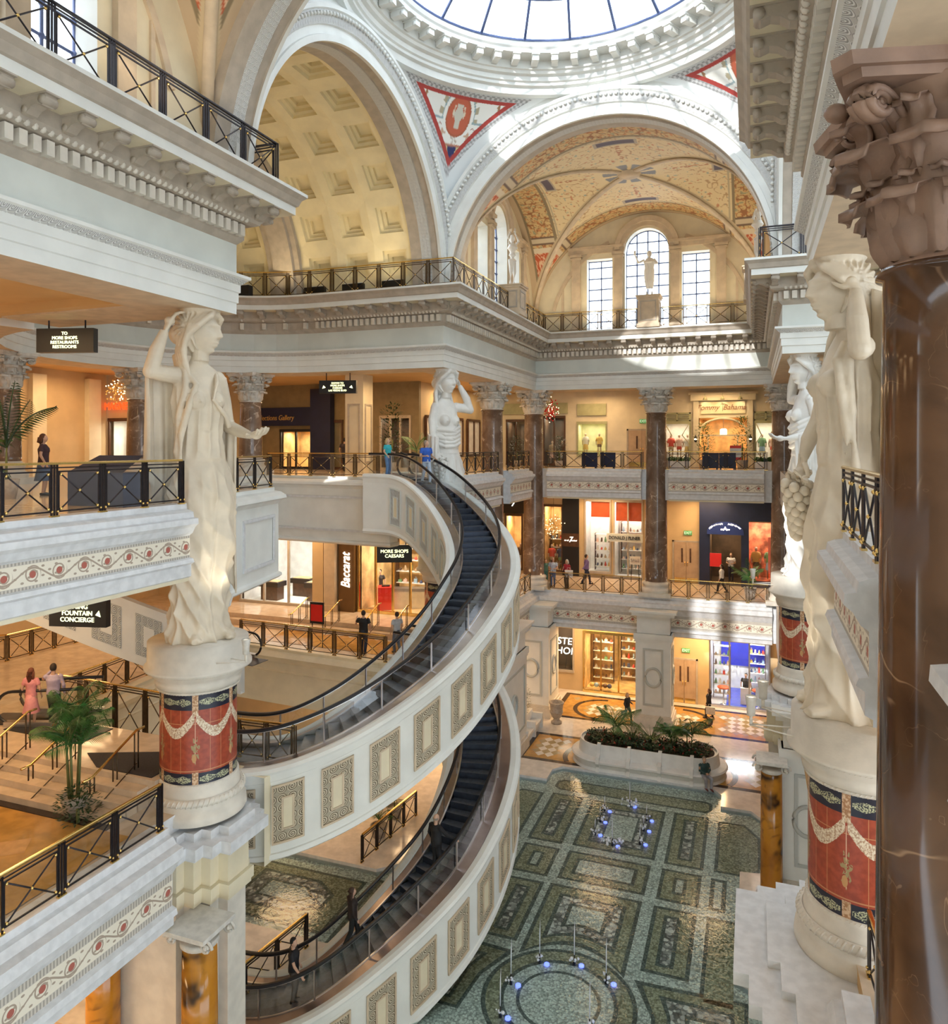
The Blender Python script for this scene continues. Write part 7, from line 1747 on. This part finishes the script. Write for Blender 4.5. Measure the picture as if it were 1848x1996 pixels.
palm('tall slender potted palm in front of the stairs at lower left', -14.6, 12.95, -8.45, 2.1, 6, 1.15, 3, LEAF, (.3, .45), 4, kinds='fga', levels=2)
bush('dense dark foliage at the foot of the tall palm by the stairs', -14.15, 12.65, -8.45, .45, .8, LEAFD, None, 5)
palm('upright palm behind the near left railing, beside the woman', -17.6, 13.6, -1.34, .9, 7, 1.5, 8, LEAFD, (.3, .5), 1, kinds='ca')
palm('drooping green palm behind the near left railing', -18.6, 13.2, -1.34, .5, 9, 1.25, 9, LEAF, (.3, .4), 2, kinds='ab')
palm('pale green palm near the orange doorway at far left', -26.2, 16.5, -1.34, 1.6, 6, 1.3, 10, LEAF2, (.3, .4), 1, kinds='ab')
bush('tall dark tree-like plant left of the far left statue', wx(765, 34), 34.0, -1.34, .75, 3.0, LEAFD, (.35, .5), 11, 600, name='potted_tree')
palm('green potted palm beside the bare-shouldered statue on the upper level', wx(812, 32), 32.0, -1.34, .7, 8, 1.1, 12, LEAF, (.35, .5), 1)
bush('bushy plant in front of the dark arched shop on the upper level', wx(1008, 46), 46.0, -1.34, .55, 1.6, LEAFD, (.3, .4), 13)
bush('bushy plant in front of the dark wooden clothes window', wx(1090, 46), 46.0, -1.34, .55, 1.6, LEAFD, (.3, .4), 14)
bush('green bush left of the arched entrance on the upper level', wx(1373, 46.6), 46.6, -1.34, .65, 2.2, LEAF, (.35, .5), 15, 600)
bush('tall green bush right of the arched entrance on the upper level', wx(1447, 46.6), 46.6, -1.34, .65, 2.6, LEAF, (.35, .5), 16, 700)
def hedge(label, x0, x1, y, z):
    c = thing('planter_box', label, 'planter', ((x0+x1)/2, y, z)); w = (x1-x0)/2; b = MB(); b.box(-w, w, -.2, .2, 0, .45); obj('trough', b, SHOPW, c, True); b = MB(); rnd = random.Random(3)
    for i in range(500):
        p = Vector((rnd.uniform(-w, w), rnd.uniform(-.2, .2), .43+rnd.uniform(0, .2))); a = rnd.uniform(0, 6.28); d = Vector((cos(a), sin(a), rnd.uniform(.1, 1))).normalized()*.16; s = Vector((-sin(a), cos(a), 0))*.03; b.add([p, p+d*.5+s, p+d, p+d*.5-s], [(0, 1, 2, 3)])
    obj('foliage', b, LEAF, c, True)
hedge('white trough of greenery left of the black boards, upper level', wx(1302, 44.4), wx(1345, 44.4), 44.5, -1.34); hedge('white trough of greenery at the right end of the upper level railing', wx(1472, 44.6), wx(1505, 44.6), 44.7, -1.34)
for i, (px, lb) in enumerate(((1150, 'left of the centre column, first'), (1185, 'left of the centre column, second'), (1385, 'right of the centre column, left one'), (1418, 'right of the centre column, right one'))):
    c = thing('barrier_screen', 'navy screen panel behind the upper railing, %s' % lb, 'screen', (wx(px, 43.6), 43.6, -1.34), group='navy screen panels'); b = MB(); b.box(-.44, .44, -.04, .04, .1, .95); obj('panel', b, NAVY, c, True)
    for q in (-.35, .35): b = MB(); b.box(q-.04, q+.04, -.15, .15, 0, .1); obj('foot', b, NAVY, c, True)
c = thing('notice_stand', 'white notice with red header behind the upper railing', 'sign', (wx(1434, 43.9), 43.9, -1.34)); b = MB(); b.box(-.3, .3, -.02, .02, .55, 1.35); obj('board', b, SHOPW, c, True); b = MB(); b.box(-.3, .3, -.03, -.02, 1.2, 1.35); b.box(-.3, .3, -.03, -.02, .55, .7); obj('header', b, REDP, c, True); b = MB(); b.bar((0, .02, 0), (0, .02, .6), .03, 6); obj('leg', b, BLACK, c, True)
# hanging festive baubles
for i, (px, y, z, lb) in enumerate(((1073, 44.5, 2.2, 'festive hanging bunch with red berries by the inner corner column'), (228, 27.2, 2.5, 'sparkling gold hanging bunch by the red lit letters'), (1079, 46.5, -5.2, 'gold lit hanging tree in the dim clothes shop window'))):
    c = thing('hanging_decoration', lb, 'decoration', (wx(px, y), y, z)); rnd = random.Random(i); b = MB()
    for k in range(70): b.ball((rnd.gauss(0, .22), rnd.gauss(0, .22), rnd.gauss(0, .3)), .05, 0, 6, 4)
    obj('berries', b, [REDP, GOLDL, GOLDL][i], c, True); b = MB()
    for k in range(40): b.ball((rnd.gauss(0, .25), rnd.gauss(0, .25), rnd.gauss(0, .33)), .03, 0, 6, 4)
    obj('lights', b, GLOWW, c, True); b = MB(); b.bar((0, 0, .2), (0, 0, (3.5 if z > 0 else -3.06)-z), .01, 6); obj('wire', b, IRON, c, True)
# ---- planter bench on the ground floor
pc = (-4.75, 37.0)
c = thing('planter_bench', 'long white stone planter with benches in front of the pool', 'planter', (pc[0], pc[1], -15.5))
b = MB(); sx0, sx1 = -2.15, 2.15
b.prism(stadium(sx0, sx1, 0, 1.05), 0, .95); b.prism(stadium(sx0, sx1, 0, 1.12), .88, 1.0); obj('planter_wall', b, STONEW, c, True)
b = MB(); b.flat(stadium(sx0, sx1, 0, .95), 1.003); obj('soil', b, SOIL, c, True)
for i in range(3):
    x0 = sx0+(sx1-sx0)*i/3; x1 = x0+(sx1-sx0)/3; b = MB()
    pr = [(-1.06, 0), (-1.06, 1.12), (-1.12, 1.12), (-1.2, .55), (-1.5, .5), (-1.58, .46), (-1.58, .38), (-1.48, .3), (-1.42, .12), (-1.5, .0)]
    n = len(pr); vs = [(x, y_, z_) for x in (x0+.06, x1-.06) for y_, z_ in pr]; b.add(vs, [tuple(range(n)), tuple(range(n, 2*n))[::-1]]+[(k, n+k, n+(k+1) % n, (k+1) % n) for k in range(n)]); obj('bench_seat', b, STONEW, c, True)
for i in range(4):
    x0 = sx0+(sx1-sx0)*i/3; b = MB(); pr = [(-1.0, 0), (-1.0, 1.2), (-1.16, 1.2), (-1.26, .75), (-1.6, .68), (-1.66, .4), (-1.5, .2), (-1.6, 0)]; n = len(pr); vs = [(x, y_, z_) for x in (x0-.08, x0+.08) for y_, z_ in pr]; b.add(vs, [tuple(range(n)), tuple(range(n, 2*n))[::-1]]+[(k, n+k, n+(k+1) % n, (k+1) % n) for k in range(n)]); obj('armrest', b, STONEW, c, True)
for s in (-1, 1):
    b = MB(); a0, a1 = (-pi/2, pi/2) if s > 0 else (pi/2, 3*pi/2); b.lathe([(1.06, 0), (1.06, 1.1), (1.12, 1.1), (1.2, .55), (1.5, .5), (1.56, .44), (1.48, .3), (1.42, .1), (1.5, 0), (1.06, 0)], (s*2.15, 0), 20, 0, False, a0, a1); obj('curved_bench_seat', b, STONEW, c, True)
b = MB(); rnd = random.Random(2)
for i in range(2600):
    t = rnd.uniform(sx0-.8, sx1+.8); q = rnd.uniform(-.85, .85)
    if dst(t, q, sx0, sx1, 0) > .9: continue
    p = Vector((t, q, 1.0+rnd.uniform(0, .22))); a = rnd.uniform(0, 6.28); d = Vector((cos(a), sin(a), rnd.uniform(.2, 1))).normalized()*.17; s = Vector((-sin(a), cos(a), 0))*.04; b.add([p, p+d*.5+s, p+d, p+d*.5-s], [(0, 1, 2, 3)], None, 1 if rnd.random() < .06 else 0)
o = obj('ground_cover', b, [LEAFD, simple('red flower', (.5, .05, .04), .5)], c, True); o['kind'] = 'stuff'
for i, (dx, dy, h, L, lb) in enumerate(((-1.55, .1, .7, 1.5, 'leftmost arching palm in the planter bench'), (-.75, .1, .1, .8, 'short spiky plant in the planter, left of the middle'), (.15, .2, .2, 1.05, 'bluish spiky plant in the middle of the planter'), (1.15, .15, .5, 1.3, 'arching palm right of the middle of the planter'), (1.95, .2, .8, 1.4, 'rightmost arching palm in the planter bench'))):
    palm(lb, pc[0]+dx, pc[1]+dy, -14.5, h, 8, L, 20+i, LEAF if i in (0, 3, 4) else LEAF2, None, 1 if i in (1, 2) else 2, name='palm', kinds='ab' if i not in (1, 2) else 'c')
# stepped planter bench at the left pier
c = thing('planter_bench', 'stepped stone bench planter along the left pier beyond the pool', 'planter', (-11.3, 37.9, -15.5), group=None)
b = MB(); b.box(-.9, -.1, -2.2, 2.2, 0, .95); obj('planter_wall', b, STONEW, c, True)
for i in range(3): b = MB(); b.box(-.1, .45, -2.1+1.42*i, -.8+1.42*i, .36, .5); b.box(-.1, .35, -2.05+1.42*i, -.85+1.42*i, 0, .36); obj('bench_seat', b, STONEW, c, True)
for i in range(4): b = MB(); b.box(-.15, .5, -2.25+1.42*i, -2.08+1.42*i, 0, .8); obj('armrest', b, STONEW, c, True)
bush('dark bush in the stepped planter by the left pier, taller one', -11.75, 39.0, -14.6, .5, 1.7, LEAFD, None, 31, name='bush'); bush('dark bush in the stepped planter by the left pier, nearer low one', -11.75, 37.0, -14.6, .5, .9, LEAFD, None, 32, name='bush')
c = thing('stone_urn', 'grey stone urn bin beside the inner left pier', 'urn', (-10.25, 40.9, -15.5)); b = MB(); b.lathe([(.01, 0), (.3, 0), (.3, .1), (.2, .16), (.16, .26), (.26, .36), (.36, .6), (.37, .62), (.37, .68), (.34, .7), (.37, 1.05), (.42, 1.12), (.42, 1.18), (.34, 1.18), (.32, 1.02), (.01, 1.0)], n=28); obj('body', b, POT, c, True); b = MB(); b.lathe([(.33, 1.0), (.01, 1.01)], n=20); obj('liner', b, BLACK, c, True)
palm('bushy potted plant on the ground floor behind the brass-topped railing', -13.9, 26.6, -15.5, .3, 9, .8, 41, LEAF, (.35, .45), 1)
palm('second potted plant on the ground floor behind the first', -14.0, 28.2, -15.5, .3, 8, .8, 42, LEAF2, (.35, .45), 1)
palm('green palm at the foot of the golden column by the pool', 1.35, 26.6, -15.5, .3, 9, .75, 43, LEAF, (.3, .3), 1)
palm('green potted palm at the right end of the middle far railing', -.1, 44.3, -8.46, .7, 9, 1.1, 44, LEAF, (.35, .6), 2)

# ================================================================ people
SK = [simple('skin light', (.62, .38, .27), .5, 0, .05), simple('skin tan', (.45, .26, .17), .5, 0, .05)]
def cm(col): return simple('cloth %.2f %.2f %.2f' % col, col, .75, 0, .12, 9)
RM = lambda v=.016: [('REMESH', dict(mode='VOXEL', voxel_size=v, use_smooth_shade=True)), ('SMOOTH', dict(factor=.5, iterations=1))]
def person(label, x, y, z, ang, h=1.72, top=(.1, .1, .1), bottom=(.05, .05, .08), hair=(.08, .05, .03), skin=0, stride=.0, larm=None, rarm=None, long_sleeve=False, hairlen=0, bald=False, sit=False, skirt=False, female=False, shoes=(.03, .03, .03), headturn=0, group=None, apron=None):
    """local: facing +X, left is +Y; arms given as (elbow, wrist)"""
    c = thing('person', label, 'person', (x, y, z), ang, group); s = h/1.75; V = lambda *p: tuple(q*s for q in p); b = MB(); sw = .175 if female else .2
    hipz = .47 if sit else .92
    T0 = hipz-.92
    HM = Matrix.Translation(V(.01, 0, 1.62+T0)) @ Matrix.Rotation(headturn, 4, 'Z')
    hd = MB()
    def hf(d):
        xx, yy, zz_ = d; yy *= 1-.3*max(0, -zz_-.03)/.1
        if xx > 0:
            xx += .022*exp(-(yy/.016)**2-((zz_+.005)/.028)**2)+.01*exp(-(yy/.03)**2-((zz_+.05)/.012)**2)+.012*exp(-(yy/.03)**2-((zz_+.09)/.02)**2)
            for q in (-1, 1): xx -= .012*exp(-((yy-q*.032)/.018)**2-((zz_-.018)/.012)**2)
        return Vector((xx, yy, zz_))
    hd.ball((0, 0, 0), 1, 0, 28, 22, V(.098, .076, .122), lambda d: hf(d/s)*s)
    for q in (-1, 1): hd.ball(V(-.005, q*.078, -.005), .022*s, 0, 8, 6, (.7, .5, 1.3))
    b.merge(hd, HM); b.tube([V(-.01, 0, 1.42+T0), V(0, 0, 1.56+T0)], [.058*s, .052*s], 10)
    tb_ = MB(); tb_.tube([V(0, 0, .92+T0), V(.01, 0, 1.12+T0), V(.01, 0, 1.32+T0), V(-.01, 0, 1.44+T0)], [.13*s, .11*s, .135*s, .07*s], 14); tb_.v = [(p[0]*.72, p[1], p[2]) for p in tb_.v]; b.merge(tb_)
    el = {1: larm or ((-.02, .27, 1.14), (.1, .25, .9)), -1: rarm or ((-.02, -.27, 1.14), (.1, -.25, .9))}
    for q in (1, -1):
        E, Wr = el[q]; E = (E[0], E[1], E[2]+T0); Wr = (Wr[0], Wr[1], Wr[2]+T0)
        b.tube([V(-.01, q*sw*.8, 1.42+T0), V(-.01, q*sw, 1.38+T0), V(*E)], [.05*s, .052*s, .04*s], 10); b.tube([V(*E), V(*Wr)], [.042*s, .027*s], 10); b.ball(V(*E), .042*s, 0, 8, 6)
        d = Vector(Wr)-Vector(E); hand(b, V(*Wr), d, (0, q, .1) if abs(d.normalized().y) < .9 else (1, 0, 0), .23*s, .45)
    if sit:
        K = {q: ((.48, q*.14, .47), (.42+.1*(q > 0), q*.1, .06)) for q in (1, -1)}
    else: K = {q: ((.06+q*stride*.45, q*.09, .5), (q*stride*.9-.03*(stride > 0), q*.085, .08+(.05 if stride and q < 0 else 0))) for q in (1, -1)}
    for q in (1, -1):
        k, f = K[q]; b.tube([V(0, q*.09, hipz), V(*k)], [.082*s, .06*s], 12); b.tube([V(*k), V(*f)], [.06*s, .036*s], 12); b.ball(V(*k), .06*s, 0, 8, 6); b.tube([V(f[0]-.05, f[1], f[2]-.04), V(f[0]+.14, f[1], f[2]-.05)], [.035*s, .028*s], 8)
    obj('body', b, SK[skin], c, True, mods=RM(.014))
    t = MB(); t.tube([V(0, 0, .9+T0), V(.01, 0, 1.12+T0), V(.01, 0, 1.32+T0), V(-.01, 0, 1.45+T0)], [.165*s, .152*s, .178*s, .09*s], 16)
    t.v = [(p[0]*.88, p[1]*(1.12 if not female else 1.0), p[2]) for p in t.v]
    for q in (1, -1):
        E, Wr = el[q]; E = (E[0], E[1], E[2]+T0); Wr = (Wr[0], Wr[1], Wr[2]+T0); S0 = Vector(V(-.01, q*sw*.7, 1.42+T0)); Ev = Vector(V(*E))
        if long_sleeve: t.tube([S0, Vector(V(-.01, q*sw, 1.39+T0)), Ev, Vector(V(*Wr))], [.062*s, .068*s, .054*s, .04*s], 10)
        else: t.tube([S0, Vector(V(-.01, q*sw, 1.39+T0)), Vector(V(-.01, q*sw, 1.39+T0)).lerp(Ev, .6)], [.062*s, .07*s, .062*s], 10)
        if female: t.ball(V(.1, q*.06, 1.27+T0), .065*s, 0, 10, 8)
    obj('shirt' if not long_sleeve else 'jacket', t, cm(top), c, True, mods=RM(.018))
    t = MB()
    if skirt: t.lathe([(.24*s, .42*s), (.18*s, .7*s), (.14*s, .98*s), (.01, .98*s)], n=20); obj('skirt', t, cm(bottom), c, True)
    else:
        t.tube([V(0, 0, hipz-.08), V(0, 0, hipz+.08)], [.15*s, .145*s], 14)
        for q in (1, -1):
            k, f = K[q]; t.tube([V(0, q*.085, hipz-.0), V(*k)], [.098*s, .074*s], 12); t.tube([V(*k), V(f[0], f[1], f[2]+.0)], [.074*s, .058*s], 12); t.ball(V(*k), .073*s, 0, 8, 6)
        obj('trousers', t, cm(bottom), c, True, mods=RM(.018))
    for q in (1, -1):
        k, f = K[q]; t = MB(); t.tube([V(f[0]-.07, f[1], f[2]-.04), V(f[0]+.05, f[1], f[2]-.035), V(f[0]+.18, f[1], f[2]-.05)], [.045*s, .048*s, .035*s], 10, flat=.85); obj('shoe', t, cm(shoes), c, True)
    t = MB()
    if not bald:
        t.ball(V(-.022, 0, .028), 1, 0, 22, 16, V(.098, .088, .115), lambda d: Vector((d[0]*(.78 if d[0] > 0 and d[2] < .055*s else 1), d[1], d[2])))
        if hairlen: t.tube([V(-.07, 0, .02), V(-.1, 0, -.12), V(-.09, 0, -.12-hairlen)], [.08*s, .075*s, .03*s], 12)
        if hairlen:
            for q in (-1, 1): t.tube([V(-.03, q*.075, .02), V(-.05, q*.085, -.12), V(-.06, q*.07, -.1-hairlen*.7)], [.04*s, .04*s, .015*s], 8)
    else: t.lathe([(.082*s, -.03*s), (.088*s, .02*s), (.05*s, .03*s)], (-.02*s, 0), 18, a0=radians(70), a1=radians(290))
    t.xf(HM); obj('hair', t, cm(hair), c, True)
    return c
def bag(label, x, y, z, col, w=.32, hh=.34, d=.12):
    c = thing('carrier_bag', label, 'bag', (x, y, z)); b = MB(); b.prism([(-w/2, -d/2), (w/2, -d/2), (w/2, d/2), (-w/2, d/2)], 0, hh); obj('body', b, cm(col), c, True)
    b = MB(); b.tube([(-w*.25, 0, hh), (-w*.2, 0, hh+.14), (w*.2, 0, hh+.14), (w*.25, 0, hh)], .008, 5); obj('handle', b, cm(col), c, True)
holdL = ((.02, .27, 1.12), (.26, .14, 1.12)); holdR = ((.02, -.27, 1.12), (.26, -.14, 1.12))
FV = pi/2+.3552
# escalator head
def onst(a, r, T=ZU): p = epos(a, r); return p[0], p[1], interp(T, a)-.08
x, y, z = onst(86, 5.25); person('blonde woman in turquoise top and jeans at the escalator head', x-.35, y-.3, z, radians(-10), 1.62, (.04, .42, .48), (.1, .2, .38), (.6, .42, .2), female=True, hairlen=.06, larm=holdL, rarm=((.0, -.26, 1.15), (.2, -.3, .98)))
x, y, z = onst(74, 5.6); person('man in blue T-shirt and light jeans stepping onto the upper escalator', x, y, z, radians(-40), 1.78, (.03, .12, .55), (.42, .5, .62), (.3, .25, .2), stride=.2, larm=((-.1, .3, 1.12), (-.15, .5, 1.0)), rarm=holdR, headturn=.6)
# lower escalator
x, y, z = onst(-22, 5.6, ZL); person('bald man in a black suit on the lower escalator holding the outer handrail', x, y, z, radians(68), 1.76, (.012, .012, .015), (.012, .012, .015), (.3, .25, .2), bald=True, long_sleeve=True, rarm=((.1, -.34, 1.2), (.3, -.5, 1.05)))
x, y, z = onst(-49, 5.15, ZL); person('woman in dark coat with long brown hair climbing the lower escalator', x, y, z, radians(40), 1.66, (.03, .02, .018), (.015, .015, .015), (.06, .03, .02), female=True, hairlen=.3, long_sleeve=True, stride=.25)
x, y, z = onst(-66, 5.7, ZL); person('man in black T-shirt looking down on the lower escalator, hand on the rail', x, y, z, radians(18), 1.74, (.015, .015, .02), (.07, .055, .045), (.01, .01, .01), rarm=((.12, -.33, 1.18), (.32, -.42, 1.0)), headturn=-.4)
# middle level
person('man in pink-grey shirt and black trousers standing by the escalator loops', -18.3, 16.25-.7, -7.83, radians(120), 1.75, (.42, .36, .5), (.012, .012, .02), (.03, .02, .015), long_sleeve=True, larm=((.1, .3, 1.3), (.15, .1, 1.52)), shoes=(.3, .12, .05), stride=.12)
person('woman in a pink dress with long red-brown hair beside the man on the landing', -18.9, 15.35, -7.83, radians(110), 1.62, (.7, .28, .3), (.7, .3, .32), (.14, .04, .02), female=True, hairlen=.28, skirt=True, shoes=(.5, .35, .25))
person('man in black T-shirt leaning at the bronze railing, seen from behind', -14.75, 26.9, -8.46, radians(105), 1.8, (.015, .015, .018), (.02, .03, .06), (.03, .02, .015), larm=((.05, .32, 1.2), (.3, .35, 1.35)), stride=.1)
person('young man in a light grey T-shirt at the railing behind the handrail', -13.6, 27.6, -8.46, radians(150), 1.68, (.5, .55, .62), (.12, .16, .24), (.05, .03, .02), stride=.08)
person('shop clerk in black behind the red counter', wx(741, 34.2), 34.2, -8.0, -1.4, 1.7, (.04, .03, .03), (.03, .03, .03), (.03, .02, .015), female=True)
person('older man in a light blue shirt and jeans at the middle far railing', wx(1078, 43.9), 43.9, -8.46, radians(-80), 1.75, (.5, .58, .7), (.1, .15, .28), (.5, .5, .5), bald=True, larm=holdL, rarm=holdR)
person('white-haired woman in a dark red coat carrying a white bag', wx(1105, 43.7), 43.7, -8.46, radians(-110), 1.7, (.35, .02, .04), (.02, .02, .02), (.75, .73, .7), female=True, hairlen=.03, long_sleeve=True, larm=holdL, rarm=holdR)
bag('white carrier bag held by the white-haired woman', wx(1109, 43.35), 43.35, -7.75, (.8, .8, .82), .45, .42)
person('man in a purple shirt and dark jeans walking past the shoe shop', wx(1143, 45.2), 45.2, -8.46, radians(25), 1.84, (.22, .15, .34), (.03, .04, .08), (.05, .03, .02), long_sleeve=True, stride=.3, rarm=((-.12, -.3, 1.15), (-.3, -.34, .95)))
person('child in green half hidden behind the corner column', wx(1064, 45.0), 45.0, -8.46, radians(-80), 1.45, (.08, .22, .2), (.06, .2, .22), (.15, .1, .06))
person('woman in a white jacket and black trousers walking on the middle level', wx(1407, 45.2), 45.2, -8.46, radians(178), 1.68, (.85, .85, .85), (.015, .015, .02), (.05, .03, .02), female=True, long_sleeve=True, stride=.3, hairlen=.1)
person('shop worker in a white shirt inside the black shopfront', wx(1425, 49.6), 49.6, -8.46, radians(-100), 1.75, (.75, .75, .78), (.06, .06, .09), (.15, .08, .04), larm=holdL, rarm=holdR)
# ground level
person('woman in black coat and green trousers walking past the centre pier', -6.55, 42.4, -15.5, radians(-30), 1.66, (.02, .02, .025), (.06, .12, .1), (.45, .3, .16), female=True, long_sleeve=True, stride=.28, hairlen=.08, larm=holdL)
person('person in a long dark coat with a white bag, walking right of the centre pier', -2.3, 44.6, -15.5, radians(170), 1.7, (.02, .02, .025), (.02, .02, .02), (.08, .04, .02), female=True, long_sleeve=True, stride=.2, hairlen=.15, group=None)
bag('white carrier bag swinging beside the person in the long dark coat', -2.2, 44.3, -15.15, (.82, .8, .74), .5, .42)
person('guard in a black uniform standing at the entrance of the blue-floored shop', -.35, 47.9, -15.46, radians(-100), 1.8, (.012, .012, .015), (.012, .012, .03), (.02, .015, .01), stride=.08)
person('man in a dark green jacket sitting at the right end of the planter bench', -2.05, 35.75, -15.5, radians(-62), 1.75, (.03, .07, .07), (.35, .36, .42), (.3, .25, .2), long_sleeve=True, sit=True, larm=((.05, .25, 1.15), (.28, .05, 1.1)), rarm=((.05, -.25, 1.15), (.28, -.05, 1.1)), shoes=(.14, .05, .05))
# upper left gallery
person('grey-haired man in a dark shirt behind the near left railing', -19.8, 14.6, -1.34, radians(160), 1.78, (.02, .025, .04), (.05, .05, .06), (.55, .52, .5), stride=.1)
person('woman in a dark sleeveless top and blue skirt behind the near left railing', -17.9, 14.9, -1.34, radians(40), 1.66, (.06, .03, .04), (.08, .12, .22), (.1, .04, .02), female=True, hairlen=.05, skirt=True)
person('person in dark clothes walking between the cream pillar and the black one', wx(672, 34.5), 34.5, -1.34, radians(100), 1.75, (.03, .02, .03), (.02, .02, .03), (.03, .02, .02), stride=.2)

# ---------------------------------------------------------------- pieces that sit on another part become its sub-parts
SUB = {'bulb': ('cup', 'lantern_frame'), 'lettering': ('sign_box', 'arched_sign', 'sign_board', 'fascia_board', 'board', 'pillar'), 'arrow': ('sign_box',), 'vine_leaf': ('grape_bunch',), 'lens': ('housing',),
       'header': ('board',), 'liner': ('body',), 'handle': ('body',), 'palm_emblem': ('sign_board',), 'band': ('board',), 'tray': ('counter_top', 'counter_body'), 'handrail': ('balustrade_glass',),
       'lights': ('berries',), 'panel_frame': ('shaft', 'body'), 'lamp': ('nozzle',), 'blind': ('display_room',), 'shoe': (), 'lantern': ('lantern_rod',)}
kids = {}
for o in list(COL.objects):
    if o.parent: kids.setdefault(o.parent, []).append(o)
base = lambda o: o.name.split('.')[0]
for p, ch in kids.items():
    if p.type != 'EMPTY': continue
    seen = {}
    for o in ch:
        for cand in SUB.get(base(o), ()):
            hs = [h for h in ch if base(h) == cand and h.location.length < 1e-6 and h is not o]
            if hs and (base(o) != 'lettering' or base(p) != 'shopfront' or cand in ('arched_sign', 'sign_board', 'fascia_board')):
                k = seen.get(base(o), 0); o.parent = hs[min(k, len(hs)-1)]; seen[base(o)] = k+1; break
